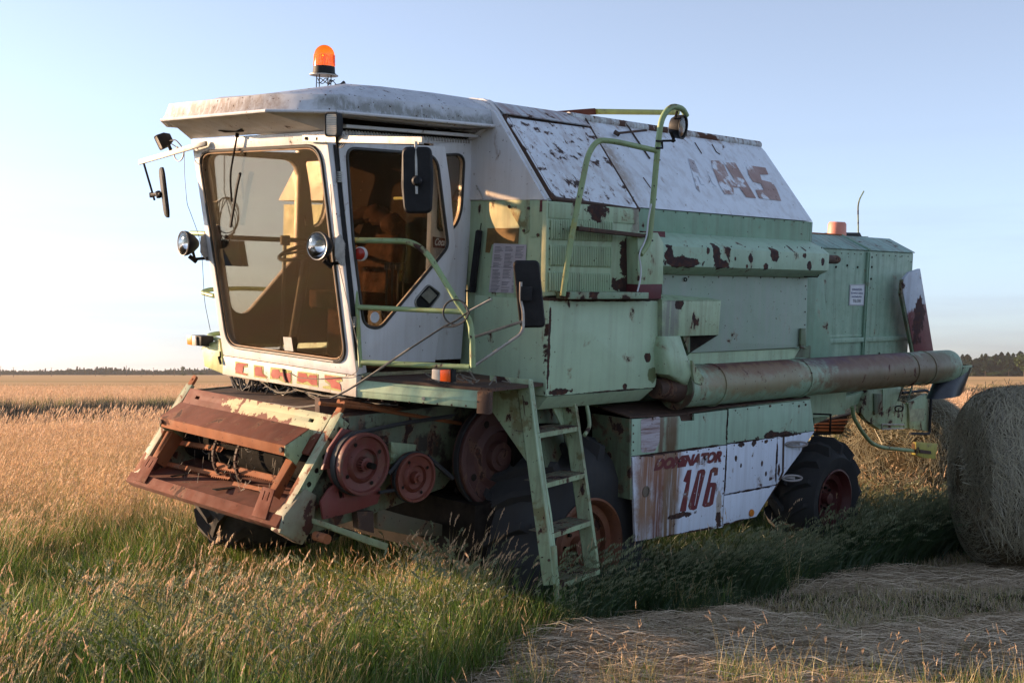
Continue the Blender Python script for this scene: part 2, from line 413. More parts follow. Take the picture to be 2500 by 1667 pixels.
# ------------------------------------------------------------ cab front
cfb, cft = Vector((-.955, 0, .112)), Vector((-1.252, 0, 1.648))
fd = (cft - cfb).normalized(); fn = Vector((-fd.z, 0, fd.x))          # outward normal of the raked front
FRONT = (cfb, fn)
def fp(v, t, off=0): return Vector((cfb.x, v, cfb.z)) + fd * t + fn * off
LEN = (cft - cfb).length
outer = [fp(NV, 0), fp(NV, LEN), fp(FV, LEN), fp(FV, 0)]
wsout = rnd([fp(NV + .085, .075), fp(NV + .078, LEN - .085), fp(FV - .078, LEN - .085), fp(FV - .085, .075)], .13, 6)
MB().plate(outer, -fn * .05, [wsout]).build('front_frame', Mwhite, H, .004)
seal = MB(); cl = wsout + [wsout[0]]
seal.tube([p + fn * .004 for p in cl] , .011, 6, False); seal.build('windscreen_seal', Mseal, H)
seal2 = MB(); inn = shrink(wsout, .022); seal2.tube([p + fn * .002 for p in inn + [inn[0]]], .005, 6, False); 
ws = MB().plate([p - fn * .012 for p in wsout], -fn * .005).build('windscreen', Mglass, H)
seal2.build('seal_bead', plain('tan seal bead', (.30, .17, .08), .6, bump=0), ws)
# sticker and dirt on the glass
st = ons(C, [(1228, 1168), (1290, 1172), (1306, 1278), (1240, 1272)], (cfb + fn * .004, fn))
MB().plate(st, fn * .001).build('sticker', Mpaper, ws)
# name strip below the windscreen
MB().plate([(-.957, NV, -.028), (-.957, NV, .108), (-.957, FV, .108), (-.957, FV, -.028)], (.05, 0, 0)).build('name_strip', Mcream, H, .004)
MB().box((-.952, NV + .005, .1075), (-.91, FV - .005, .1135)).build('strip_seam', Mdrust, H)
SP = ('u', -.957)
halo = dict(c=[(925, 5), (1022, 22), (1018, 50), (985, 55), (985, 92), (1020, 100), (1022, 118), (925, 98)],
 l=[(1066, 32), (1138, 42), (1142, 100), (1172, 125), (1160, 138), (1068, 125)],
 a=[(1195, 50), (1300, 62), (1355, 78), (1358, 178), (1300, 168), (1250, 145), (1190, 140)],
 x=[(1402, 82), (1480, 90), (1562, 105), (1560, 205), (1490, 190), (1395, 175)],
 s=[(1608, 105), (1742, 122), (1745, 160), (1720, 165), (1738, 240), (1595, 210), (1595, 195), (1650, 190), (1610, 160)])
reds = dict(c=[(935, 20), (960, 18), (1010, 25), (1020, 32), (990, 42), (982, 95), (1015, 104), (1012, 114), (930, 92), (924, 60)],
 l=[(1085, 45), (1128, 50), (1134, 96), (1165, 130), (1080, 116), (1074, 60)],
 a=[(1210, 68), (1258, 68), (1268, 92), (1290, 88), (1318, 96), (1350, 96), (1352, 150), (1346, 170), (1298, 158), (1288, 120), (1268, 118), (1262, 138), (1212, 134), (1200, 112)],
 x=[(1410, 92), (1468, 98), (1482, 130), (1498, 108), (1550, 112), (1555, 190), (1510, 186), (1478, 156), (1440, 172), (1400, 155)],
 s=[(1612, 116), (1655, 118), (1738, 132), (1740, 145), (1690, 152), (1730, 180), (1736, 226), (1700, 216), (1662, 208), (1655, 178), (1612, 140)])
for k in 'claxs':
    h_ = MB().plate([p + Vector((-.0005, 0, 0)) for p in ons(E, halo[k], SP)], (-.0015, 0, 0)).build('letter', Molive, H)
    MB().plate([p + Vector((-.0022, 0, 0)) for p in ons(E, reds[k], SP)], (-.0015, 0, 0)).build('red_paint', Mletter, h_)
# cab corner posts (near side), seen dark in the door gap
def post(v, name='corner_post', mat=Mwhite):
    s = 1 if v < MIDV else -1
    MB().plate([fp(v, 0, -.05), fp(v, LEN, -.05), fp(v, LEN, -.085), fp(v, 0, -.085)], (0, s * .06, 0)).build(name, mat, H, .003)
post(NV); post(FV)
# ------------------------------------------------------------ cab sides: rear quarter with window, and door
qz = lambda x, y: on(D, x, y, ('v', NV))
side_back = [(-.30, NV, .19), (-.30, NV, 1.655), (.035, NV, 1.70), (-.04, NV, .19)]
qwin = rnd([(-.32 + .06, NV, 1.60), (-.035, NV, 1.605), (-.06, NV, 1.13), (-.13, NV, 1.06), (-.26, NV, 1.08)], .09, 5)
side_back = [Vector(p) for p in [(-.36, NV, .19), (-.36, NV, 1.655), (.035, NV, 1.70), (-.04, NV, .19)]]
qwin = rnd([Vector(p) for p in [(-.30, NV, 1.575), (-.075, NV, 1.60), (-.085, NV, 1.20), (-.15, NV, 1.075), (-.30, NV, 1.075)]], [.03, .08, .08, .08, .03], 5)
for sd in (0, 1):
    g = (lambda pts: mirror(pts)) if sd else (lambda pts: [Vector(p) for p in pts])
    t = Vector((0, -.04 if sd else .04, 0))
    MB().plate(g(side_back), t, [g(qwin)]).build('side_panel', Mwhite, H, .003)
    MB().tube(g(qwin) + [g(qwin)[0]], .010, 6, False).build('window_seal', Mseal, H)
    MB().plate([p + t * .3 for p in g(qwin)], t * .1).build('quarter_window', Mglass, H)
# top rail over the door
for sd in (0, 1):
    v0, v1 = (NV, NV + .05) if not sd else (FV, FV - .05)
    MB().plate([fp(v0, LEN - .035, -.052), fp(v0, LEN, -.052), Vector((.035, v0, 1.70)), Vector((-.3, v0, 1.648))], (0, v1 - v0, 0)).build('top_rail', Mwhite, H, .003)
# door: plane through the raked front post, opened a few degrees
hb, ht = Vector((-.90, NV - .012, .112)), Vector((-1.195, NV - .012, 1.60))
ddir = Vector((math.cos(rad(3.5)), -math.sin(rad(3.5)), 0)); dn = crossn(ht - hb, ddir); dn = -dn if dn.y > 0 else dn
DOOR = (hb, dn)
do = ons(D, [(122, 140), (200, 132), (500, 140), (800, 150), (835, 400), (866, 800), (800, 1060), (737, 1525), (270, 1522), (200, 900), (150, 430)], DOOR)
dg = rnd(ons(D, [(172, 160), (748, 205), (822, 790), (745, 885), (385, 1318), (282, 1290), (215, 760)], DOOR), [.07, .10, .05, .05, .07, .06, 0], 6)
DT = -dn * .035
door = MB().plate(do, DT, [dg]).build('cab_door', Mwhite, H, .004)
MB().tube(dg + [dg[0]], .011, 6, False).build('door_seal', Mseal, door)
MB().plate([p + DT * .3 for p in dg], DT * .12).build('door_window', Mglass, door)
dgm = [Vector((p.x, 2 * MIDV - NV, p.z)) for p in dg]
dom = [Vector((p.x, 2 * MIDV - NV, p.z)) for p in do]
doorf = MB().plate(dom, (0, -.035, 0), [dgm]).build('cab_door', Mwhite, H, .004)
MB().plate([p + Vector((0, -.012, 0)) for p in dgm], (0, -.005, 0)).build('door_window', Mglass, doorf)
# dark lining on the inside of the far door and rear quarter, black strip standing in for the shaded gap before the near door
MB().plate([p + Vector((0, -.045, 0)) for p in dom], (0, -.006, 0), [[p + Vector((0, -.045, 0)) for p in dgm]]).build('door_lining', Mtrim, doorf)
MB().plate([p + Vector((0, -.05, 0)) for p in mirror(side_back)], (0, -.006, 0), [[p + Vector((0, -.05, 0)) for p in mirror(qwin)]]).build('side_lining', Mtrim, H)
MB().plate(ons(D, [(88, 140), (124, 143), (262, 1515), (232, 1515)], ('v', NV - .003)), (0, -.003, 0)).build('door_gap_shade_strip', Mblack, H)
# door handle recess
hd = rnd(ons(D, [(605, 1130), (690, 1030), (770, 1090), (700, 1185), (615, 1180)], DOOR), .025, 4)
hh = MB().plate(hd, dn * .004).build('door_handle', Mblack, door)
MB().tube([p + dn * .006 for p in hd + [hd[0]]], .006, 6, False).build('chrome_rim', Msteel, hh)
MB().plate([p + dn * .012 for p in ons(D, [(640, 1100), (690, 1050), (738, 1100), (690, 1150)], DOOR)], dn * .008).build('lever', plain('silver lever', (.35, .33, .30), .35, metal=.7), hh)
c0 = on(D, 352, 1240, (hb + dn * .004, dn)); MB().revolve(c0, dn, [(0, .036), (.002, .036), (.002, 0)], 24).build('round_sticker', Mwsign, door)
tri_in = rnd(ons(D, [(265, 1200), (470, 1205), (400, 1310), (340, 1310), (290, 1280)], (hb + dn * -.0, dn)), .03, 4)
for y in (345, 1268):
    c = on(D, 125 if y < 600 else 225, y, DOOR)
    hg = MB()
    for k in range(5): hg.obox(c + Vector((.0, 0, -.028 + k * .014)), Vector((.014, 0, 0)), Vector((0, .014, 0)), Vector((0, 0, .005)))
    hg.build('door_hinge', Msteel, H)
# drink sticker inside the door glass
sp_ = (hb - dn * .018, dn)
stk = MB().plate(ons(D, [(722, 725), (800, 738), (800, 800), (724, 795)], sp_), dn * .001).build('drink_sticker', plain('brown red sticker', (.16, .05, .035), .6, bump=0), door)
def text_mesh(name, body, p0, xdir, ydir, width, height, mat, parent, off=BASE, bold=.0, shear=0, lift=.001, depth=.0006, align='LEFT', label=None):
    """flat lettering: p0 lower left corner, xdir/ydir in-plane directions"""
    cu = bpy.data.curves.new(name, 'FONT'); cu.body = body; cu.offset = bold; cu.shear = shear; cu.resolution_u = 3; cu.extrude = 0
    ob = bpy.data.objects.new(name, cu); COL.objects.link(ob)
    dg_ = bpy.context.evaluated_depsgraph_get(); me = bpy.data.meshes.new_from_object(ob.evaluated_get(dg_))
    bpy.data.objects.remove(ob); bpy.data.curves.remove(cu)
    co = np.array([v.co[:] for v in me.vertices]); mn, mx = co.min(0), co.max(0); sp = np.maximum(mx - mn, 1e-6)
    x_, y_ = Vector(xdir).normalized(), Vector(ydir).normalized(); nn = x_.cross(y_)
    for v in me.vertices:
        a, b = (v.co.x - mn[0]) / sp[0] * width, (v.co.y - mn[1]) / sp[1] * height
        p = Vector(p0) + x_ * a + y_ * b + nn * lift
        v.co = p - Vector(off)
    me.name = name; me.materials.clear(); me.materials.append(mat)
    return link(name, me, parent, label)
WU = Vector((0, 0, 1))
pa = on(D, 734, 782, sp_); text_mesh('sticker_lettering', 'Coca', pa, ddir, WU, .085, .05, plain('pale lettering', (.55, .50, .45), .6, bump=0), door, bold=.02, shear=.4, lift=.004)
pa = on(D, 728, 855, sp_); text_mesh('sticker_lettering', 'TC', pa, ddir, WU, .085, .055, plain('grey lettering', (.38, .36, .34), .6, bump=0), door, lift=.004)

# ------------------------------------------------------------ cab inside
MB().box((-.90, NV + .05, .12), (.0, FV - .05, .15)).build('cab_floor', Mtrim, H)
bwo = [Vector(p) for p in [(-.02, NV + .05, .12), (-.02, NV + .05, 1.66), (-.02, FV - .05, 1.66), (-.02, FV - .05, .12)]]
MB().plate(bwo, (.03, 0, 0)).build('cab_rear_wall', Mtrim, H)
MB().tube([(-.06, NV + .25, 1.52), (-.06, NV + .32, 1.36), (-.06, NV + .45, 1.30), (-.06, NV + .75, 1.30)], .012, 8).build('wall_bracket', Myel, H)
MB().plate([(-1.20, NV + .05, 1.63), (-1.20, FV - .05, 1.63), (.0, FV - .05, 1.66), (.0, NV + .05, 1.66)], (0, 0, .02)).build('cab_headlining', Mtrim, H)
seat = MB()
seat.loft([rnd([(-.62, 1.32, z), (-.62, 1.86, z), (-.16, 1.86, z), (-.16, 1.32, z)], .09, 4) for z in (.50, .56, .62)], False, True, True)
bk = []
for z, x, s in ((.60, -.22, 1), (.80, -.17, 1.02), (1.0, -.13, .95), (1.13, -.11, .72)):
    bk.append(rnd([(x - .07, MIDV - .25 * s, z), (x - .07, MIDV + .25 * s, z), (x + .06, MIDV + .24 * s, z), (x + .06, MIDV - .24 * s, z)], .05, 4))
seat.loft(bk, True, True, True)
seat.box((-.50, 1.45, .14), (-.25, 1.75, .50)); seat.build('driver_seat', Mcushion, H, .01)
rgc = [Vector((-.28, 1.25, 1.08)), Vector((-.30, 1.42, 1.16)), Vector((-.24, 1.62, 1.19)), Vector((-.27, 1.8, 1.14)), Vector((-.25, 1.95, 1.02))]
MB().tube(rnd(rgc, .1, 4, False), [.07 + .02 * math.sin(i * 2.1) for i in range(len(rnd(rgc, .1, 4, False)))], 9, True, .7).build('rag', Mcushion, H)
stc = MB(); stc.tube([(-.92, MIDV, .14), (-.80, MIDV, .86)], .035, 10)
ring = [Vector((-.80, MIDV, .90)) + Vector((.07 * math.sin(a), 0, .0)) * 0 + Vector((math.cos(a) * .20 * .93, math.sin(a) * .20, math.cos(a) * .07)) for a in [2 * math.pi * k / 24 for k in range(25)]]
stc.tube(ring, .014, 8, False)
for a in (0, 2.1, 4.2): stc.tube([(-.80, MIDV, .90), (-.80 + math.cos(a) * .186, MIDV + math.sin(a) * .2, .90 + math.cos(a) * .07)], .009, 6)
stc.build('steering_wheel', Mblack, H)
lv = MB()
for k in range(4): lv.tube([(-.45 + k * .05, 1.15, .5), (-.47 + k * .05, 1.13, .80)], .008, 6); lv.tube([(-.47 + k * .05, 1.13, .79), (-.475 + k * .05, 1.13, .84)], .018, 8)
lv.box((-.55, 1.05, .14), (-.2, 1.22, .52)); lv.build('lever_console', Mblack, H)
# grab bar and knob seen through the glass, far side
MB().tube([(-1.02, FV - .1, .97), (-.1, FV - .1, .97)], .018, 8).build('grab_bar', Mdark, H)
MB().tube([(-.75, 1.95, .14), (-.74, 1.95, .96)], .012, 8).tube([(-.74, 1.95, .93), (-.74, 1.95, 1.0)], .035, 10).build('gear_lever', Mblack, H)
coil = MB()
for j in range(4):
    cc = Vector((-1.08, 2.18, 1.12)); rr_ = .10 + .012 * j
    coil.tube([cc + Vector((.02 * math.sin(a * 2 + j), math.cos(a) * rr_, math.sin(a) * rr_ * 1.2 - .01 * j)) for a in [2 * math.pi * k / 20 for k in range(21)]], .004, 5, False)
coil.tube([(-1.1, 2.2, 1.6), (-1.08, 2.22, 1.3), (-1.05, 2.12, 1.0)], .004, 5); coil.build('wire_coil', Mcable, H)
MB().obox((-1.02, 2.16, .86), (.04, .02, 0), (-.03, .06, 0), (0, .03, .09)).build('hand_lamp', Mblack, H)

# ------------------------------------------------------------ wiper
WP = (cfb + fn * .03, fn)
wa = rnd(ons(A, [(1050, 890), (1012, 1100), (975, 1300), (992, 1540)], WP), .1, 4, False)
wiper = MB().tube(wa, .007, 6).tube([wa[0], wa[0] + (wa[3] - wa[0]) * .28], .013, 8).build('wiper_arm', Mdark, H)
bl = ons(C, [(885, -35), (868, 60), (825, 330)], WP)
bl = ons(A, [(1068, 1285), (1040, 1400)], WP) + ons(C, [(825, 325)], WP)
MB().tube(rnd(bl, .05, 4, False), .017, 6, True, .6).build('wiper_blade', Mblack, wiper)

# ------------------------------------------------------------ roof
def roofpt(t, w, v): return Vector((t, v, w))
SV = .60
rim_px = [(1310, 695)]
side = [on(B, x, y, ('v', SV)) for x, y in [(350, 715), (850, 780), (1690, 815)]]
# lower rim (near half), then mirrored
zr = lambda u: 1.752 + max(0, (u + 1.3)) * .030
half = [Vector((-1.583, .985, 1.750)), Vector((-1.33, .62, 1.752)), Vector((-.9, SV, zr(-.9))), Vector((-.4, SV, zr(-.4))), Vector((.22, SV, zr(.22)))]
def full(h): return h + [Vector((p.x, 2 * MIDV - p.y, p.z)) for p in reversed(h)]
def inset(h, d, dz, dxr=0):
    o = []
    for p in h:
        q_ = p.copy(); q_.y += d; q_.z += dz
        q_.x += (d * .9 if p.x < -1.5 else (d * .5 if p.x < -1.2 else 0)); q_.x -= dxr if p.x > 0 else 0; o.append(q_)
    return o
l0 = full(half); l1 = full(inset(half, .015, .03)); l2 = full(inset(half, .035, .105))
h3 = [Vector((-1.30, 1.20, 1.905)), Vector((-1.06, .88, 1.965)), Vector((-.8, .84, 1.975)), (Vector((-.35, .84, 1.985))), Vector((.12, .90, 1.995))]
h25 = [Vector((-1.525, 1.045, 1.862)), Vector((-1.20, .73, 1.905)), Vector((-.85, .69, 1.915)), Vector((-.38, .69, 1.925)), Vector((.20, .71, 1.925))]
h4 = [Vector((-1.05, 1.45, 1.945)), Vector((-.85, 1.25, 1.99)), Vector((-.7, 1.2, 2.0)), Vector((-.35, 1.2, 2.015)), Vector((.05, 1.25, 2.02))]
rf = MB().loft([l0, l1, l2, full(h25), full(h3), full(h4)], True, False, True)
rf.build('cab_roof', Mroof, H, 0, ang=33)
# rolled lip, underside, beige eaves box
lipm = MB(); ll = l0 + [l0[0]]
for i in range(len(ll) - 1):
    a, b = ll[i], ll[i + 1]
    if i == 4: continue
    lipm.tube([a + Vector((0, -.006 if a.y < MIDV else .006, -.004)), b + Vector((0, -.006 if b.y < MIDV else .006, -.004))], .011, 8)
lipm.build('roof_lip', Mwhite, H)
ub = [Vector((-1.560, 1.01, 1.742)), Vector((-1.31, .66, 1.742)), Vector((-.9, .64, 1.745)), Vector((-.4, .64, 1.755)), Vector((.17, .64, 1.785))]
MB().plate(full(ub), (0, 0, .02)).build('roof_underside', Mwhite, H)
# sloping soffit over the windscreen
sf = MB().loft([[Vector((-1.555, 1.02, 1.742)), Vector((-1.555, 2.18, 1.742)), Vector((-1.255, 2.385, 1.655)), Vector((-1.255, .815, 1.655))],
                [Vector((-1.555, 1.02, 1.748)), Vector((-1.555, 2.18, 1.748)), Vector((-1.25, 2.385, 1.70)), Vector((-1.25, .815, 1.70))]], False, True, True)
sf.build('front_soffit', Mwhite, H)
MB().plate([(-1.555, 1.02, 1.744), (-1.30, .70, 1.744), (-1.255, .815, 1.650)], (.004, .01, .002)).plate([(-1.555, 2.18, 1.744), (-1.30, 2.50, 1.744), (-1.255, 2.385, 1.650)], (.004, -.01, .002)).build('soffit_corner', Mwhite, H)
MB().plate(ons(A, [(1030, 905), (870, 895), (930, 912), (1105, 905), (1080, 880)], ((-1.4, 1.6, 1.692), (-.28, 0, -.96))), (0, 0, .01)).build('wiper_motor_plate', Mdark, H)
# dark side vent under the eaves with rail and mesh strip
MB().box((-1.18, NV + .03, 1.66), (.0, NV + .05, 1.75)).build('vent_recess', Mdark, H)
MB().plate([(-1.15, .74, 1.675), (-.02, .74, 1.715), (-.02, .74, 1.735), (-1.15, .74, 1.695)], (0, .05, 0)).build('vent_rail', Mwhite, H, .002)
MB().plate([(-.07, .66, 1.76), (.03, .66, 1.785), (.04, NV - .005, 1.70), (-.05, NV - .005, 1.70)], (0, .02, 0)).build('eaves_bracket', Mwhite, H, .002)
msh = MB()
for k in range(44):
    x = -1.10 + k * .0245; msh.box((x, NV - .006, 1.640 + (x + 1.1) * .032), (x + .013, NV - .001, 1.668 + (x + 1.1) * .032))
msh.build('vent_mesh', Mzinc, H, kind='stuff')
# beacon
bc = on(A, 1830, 455, ('v', 1.28)); bc = Vector((bc.x, 1.28, 2.0)); topz = on(A, 1830, 385, ('v', 1.28)).z
basez = topz
be = MB().revolve((bc.x, bc.y, basez), (0, 0, 1), [(0, .082), (.008, .082), (.010, .074), (.052, .071), (.056, .066), (.056, 0)], 32).build('beacon', Mblack, H)
dome_top = on(A, 1830, 112, ('v', 1.28)).z; hd_ = dome_top - basez
prof = [(.052, .0695)] + [(.07, .0695), (hd_ - .07, .067)] + [(hd_ - .07 + .07 * math.sin(a), .067 * math.cos(a)) for a in [rad(x) for x in (15, 30, 45, 60, 75, 90)]]
nm = MB(); nm.revolve((bc.x, bc.y, basez), (0, 0, 1), prof, 48); nm.build('beacon_dome', Mdome, be)
rb = MB()
for k in range(40):
    a = 2 * math.pi * k / 40; rb.tube([(bc.x + math.cos(a) * .0705, bc.y + math.sin(a) * .0705, basez + .06), (bc.x + math.cos(a) * .068, bc.y + math.sin(a) * .068, basez + hd_ - .065)], .0016, 4)
rb.build('dome_rib', Mdome, be, kind='stuff')
MB().tube([(bc.x, bc.y, basez + .05), (bc.x, bc.y, basez + .10)], .006, 8).revolve((bc.x, bc.y, basez + .10), (0, 0, 1), [(0, 0), (.01, .014), (.03, .014), (.045, 0)], 12).build('bulb', Mchrome, be)
rf_ = MB().revolve((bc.x + .012, bc.y, basez + .105), (-1, .2, 0), [(0, .03), (-.012, .022), (-.02, 0)], 16); rf_.build('reflector', Mchrome, be)
MB().revolve((bc.x, bc.y, basez - .006), (0, 0, 1), [(0, 0), (0, .095), (.006, .095), (.006, 0)], 24).build('beacon_plate', Mzinc, be)
lg = MB()
for k in range(4):
    a = k * math.pi / 2 + .4; lg.tube([(bc.x + math.cos(a) * .055, bc.y + math.sin(a) * .055, bc.z - .04), (bc.x + math.cos(a) * .055, bc.y + math.sin(a) * .055, basez)], .0035, 6)
lg.build('beacon_stud', Mdark, be)
wr = MB()
for j in range(3):
    pts = [Vector((bc.x + (t - .5) * .12 + (.05 if j == 2 else 0) * t, bc.y - .03 + .02 * math.sin(t * 9 + j), bc.z + .018 + .018 * math.sin(t * (9 + 3 * j) + j * 2))) for t in [i / 18 for i in range(19)]]
    wr.tube(pts, .003, 5)
wr.tube([(bc.x + .06, bc.y - .04, bc.z), (bc.x + .10, bc.y - .05, bc.z + .008), (bc.x + .13, bc.y - .05, bc.z + .02)], [.005, .007, .018], 8)
wr.build('beacon_wire', Mcable, be)
for k in range(16):
    pass

# ------------------------------------------------------------ lamps and mirrors on the cab
def headlamp(pos, yaw, name_label=None, r=.086):
    ax = Vector((-math.cos(yaw), math.sin(yaw), .0))
    o = MB().revolve(pos, ax, [(.0, r), (-.012, r + .004), (-.03, r), (-.075, r * .72), (-.11, r * .35), (-.12, 0)], 36).build('headlight', Mblack, H, label=name_label)
    MB().revolve(pos, ax, [(.004, r - .002), (.006, r + .003), (-.004, r + .003)], 36).build('chrome_rim', Msteel, o)
    MB().revolve(pos, ax, [(-.002, r - .003), (-.03, r * .75), (-.05, r * .4), (-.055, 0)], 32).build('reflector', Mchrome, o)
    MB().revolve(pos, ax, [(.002, r - .004), (.012, r * .6), (.016, 0)], 32).build('lens', Mlens, o)
    return o
hlp = on(C, 1492, 472, ('v', .93)); print('HL', hlp)
hp_n = on(C, 1490, 472, ('u', -1.25)); hp_f = on(C, 462, 452, ('u', -1.25))
for p, far in ((hp_n, False), (hp_f, True)):
    headlamp(p, rad(-8) if not far else rad(6), 'round headlight on the far cab post' if far else 'round headlight on the near cab post')
    s = -1 if far else 1
    vp = NV if not far else FV
    MB().tube([p + Vector((.08, 0, -.06)), p + Vector((.10, 0, -.11)), Vector((-1.10, vp - .0 * s, p.z - .10))], .012, 8).tube([p + Vector((.05, 0, -.09)), p + Vector((.10, -.02, -.13))], .016, 6).build('lamp_bracket', Mdark, H)
    pl = MB().plate([(-1.11, vp, p.z - .12), (-1.16, vp, p.z - .06), (-1.16, vp, p.z + .05), (-1.12, vp, p.z + .08), (-1.08, vp, p.z + .02), (-1.08, vp, p.z - .12)], (0, .006 * -s, 0)).build('bracket_plate', Mzinc, H)
def boxlamp(c, fwd, up, sz, name='work_light', lensm=None, label=None):
    f, u_ = Vector(fwd).normalized(), Vector(up).normalized(); r_ = f.cross(u_).normalized(); u_ = r_.cross(f)
    w, h, d = sz
    def lp(k, off): return rnd([c + f * off + r_ * (sx * w * k) + u_ * (sy * h * k) for sx, sy in ((-1, -1), (1, -1), (1, 1), (-1, 1))], .022 * k, 3)
    o = MB().loft([lp(.55, -d), lp(.95, -d * .55), lp(1, 0), lp(1, .012)], False, True, False).loft([lp(1, .012), lp(.86, .012), lp(.84, -.01)], False, False, True).build(name, Mblack, H, .003, label=label)
    MB().plate(lp(.83, .0), f * .006).build('lens', lensm or Mclearl, o)
    rbm = MB()
    for k in range(9):
        y = -h * .7 + k * h * 1.4 / 8; rbm.obox(c + f * .008 + u_ * y, r_ * w * .76, f * .002, u_ * h * .035)
    rbm.build('lens_rib', Mzinc, o, kind='stuff')
    return o
wl_p = on(A, 1905, 838, ('u', -1.36)); boxlamp(wl_p, (-1, -.35, -.05), (.02, 0, 1), (.045, .075, .085), label='work light tucked under the roof edge')
MB().tube([wl_p + Vector((.04, 0, -.07)), wl_p + Vector((.06, .02, -.13))], .01, 6).build('lamp_bracket', Mdark, H)
# near mirror arm and mirror
ra = on(A, 1645, 965, ('u', -1.275)); rb_ = on(B, 1055, 985, ('u', -1.36)); RT = rb_.copy()
barv = (rb_ - ra); bd = barv.normalized()
MB().obox((ra + rb_) / 2, barv / 2, bd.cross(WU).normalized() * .008, bd.cross(bd.cross(WU)).normalized() * .021).build('mirror_arm', Mcream, H, .002)
bo = MB()
for x_, y_ in ((1672, 965), (1776, 968)):
    c = on(A, x_, y_, ('u', -1.288)); bo.revolve(c, (-1, 0, 0), [(0, .011), (.008, .011), (.008, 0)], 6)
bo.build('bolt', Mdark, H)
cw = MB()
for j in range(3):
    c = on(A, 1965 + 12 * j, 985, ('u', -1.30)); cw.tube([c + Vector((0, math.cos(a) * (.028 + .006 * j), math.sin(a) * (.032 + .005 * j))) for a in [2 * math.pi * k / 16 for k in range(17)]], .0028, 5)
cw.tube([on(A, 1980, 1010, ('u', -1.3)), on(A, 1950, 920, ('u', -1.33)), on(A, 1900, 910, ('u', -1.34))], .003, 5); cw.build('lamp_wire', Mcableg, H)
MP = ('u', rb_.x - .02)
m_top, m_bot = on(B, 990, 1010, MP), on(B, 998, 1470, MP)
def mirror_shell(outl, nrm, th, name, label):
    nrm = Vector(nrm).normalized(); l = rnd(outl, .035, 5)
    o = MB().loft([shrink(l, .012), l, l, shrink(l, .010)], False, False, False)
    n = len(l); pts = [[p + nrm * 0 for p in shrink(l, .014)], [p - nrm * .010 for p in l], [p - nrm * th for p in l]]
    o = MB().loft(pts, False, True, False)
    o.loft([[p - nrm * th for p in l], [p - nrm * th for p in shrink(l, .006)], [p - nrm * (th - .006) for p in shrink(l, .006)]], False, False, True)
    ob = o.build(name, Mblack, H, 0, label=label)
    MB().plate([p - nrm * (th - .001) for p in shrink(l, .008)], -nrm * .002).build('mirror_glass', plain('mirror glass', (.8, .8, .8), .04, metal=1, var=.02, bump=0), ob)
    return ob
mo = ons(B, [(862, 1040), (1120, 1040), (1145, 1300), (1130, 1660), (880, 1655), (852, 1350)], MP)
cm = sum(mo, Vector()) / len(mo)
mo = ons(D, [(527, 152), (712, 152), (724, 350), (714, 577), (540, 578), (519, 400)], (cm, (-.75, -.66, 0)))
mirror_shell(mo, (-.75, -.66, 0), .03, 'door_mirror', 'black mirror hanging in front of the cab door')
MB().tube([m_top + Vector((0, 0, .01)), m_bot], .009, 8).build('mirror_rod', Msteel, H)
MB().revolve(on(B, 1000, 1350, (cm + Vector((-.02, -.02, 0)), (-.75, -.66, 0))), (-.75, -.66, 0), [(-.02, .025), (.0, .03), (.02, .018), (.02, 0)], 14).build('mirror_clamp', Mblack, H)
# far mirror
LP = ('u', -1.30)
a_, b_ = on(A, 640, 1040, LP), on(A, 150, 1182, LP)
MB().obox((a_ + b_) / 2, (b_ - a_) / 2, (.008, 0, 0), (0, 0, .018)).build('mirror_arm', Mcream, H, .002)
bb_ = on(A, 760, 1010, ('u', -1.268)); MB().obox((a_ + bb_) / 2, (bb_ - a_) / 2, (.010, 0, 0), (0, 0, .016)).build('arm_clamp', Mzinc, H, .002)
MB().tube(ons(A, [(190, 1190), (288, 1525)], LP), .008, 8).build('mirror_rod', Mdark, H)
MB().tube(ons(A, [(255, 1478), (345, 1472)], LP), .014, 8).tube(ons(A, [(258, 1460), (262, 1500)], LP), .016, 8).tube(ons(A, [(318, 1450), (330, 1500)], LP), .020, 8).build('mirror_clamp', Mblack, H)
cmx = on(A, 365, 1450, LP)
vd = (cmx - CAML).normalized(); wd = Vector((vd.x, vd.y, 0)).normalized(); nr = Vector((-wd.y, wd.x, 0))
wd = (wd * math.cos(.12) + nr * math.sin(.12)); nr = Vector((-wd.y, wd.x, 0))
t1, t2 = on(A, 332, 1225, LP), on(C, 325, 255, LP)
up = (t1 - t2); hh_ = up.length / 2; up.normalize(); cmx = (t1 + t2) / 2
mo2 = [cmx + wd * .09 + up * hh_ * .75, cmx + wd * .05 + up * hh_, cmx - wd * .05 + up * hh_, cmx - wd * .09 + up * hh_ * .75, cmx - wd * .09 - up * hh_ * .75, cmx - wd * .05 - up * hh_, cmx + wd * .05 - up * hh_, cmx + wd * .09 - up * hh_ * .75]
mirror_shell(mo2, nr if nr.dot(Vector((1, 0, 0))) < 0 else -nr, .025, 'door_mirror', 'black mirror seen edge on at the far side of the cab')
# lamp on the far arm
lp_ = on(A, 335, 1000, LP); boxlamp(lp_, (-.9, .25, -.45), (-.3, .2, 1), (.05, .055, .09), label='small work light on the far mirror arm')
MB().tube(ons(A, [(420, 1030), (440, 1075)], LP), .012, 8).build('lamp_bracket', Mdark, H)
wz = MB(); wz.tube(rnd(ons(A, [(430, 985), (480, 975), (530, 1030), (560, 1080), (545, 1150), (505, 1180), (470, 1140), (465, 1090), (500, 1040)], LP), .03, 4, False), .0045, 6)
wz.tube(rnd(ons(A, [(445, 1015), (500, 1050), (560, 1080)], LP), .03, 4, False), .004, 6)
wz.tube(rnd(ons(A, [(560, 1080), (562, 1300), (585, 1560)], LP) + ons(C, [(515, 210), (585, 400), (607, 560), (625, 900), (670, 1120)], ('u', -1.15)), .06, 4, False), .0022, 5)
wz.build('lamp_wire', Mcable, H)
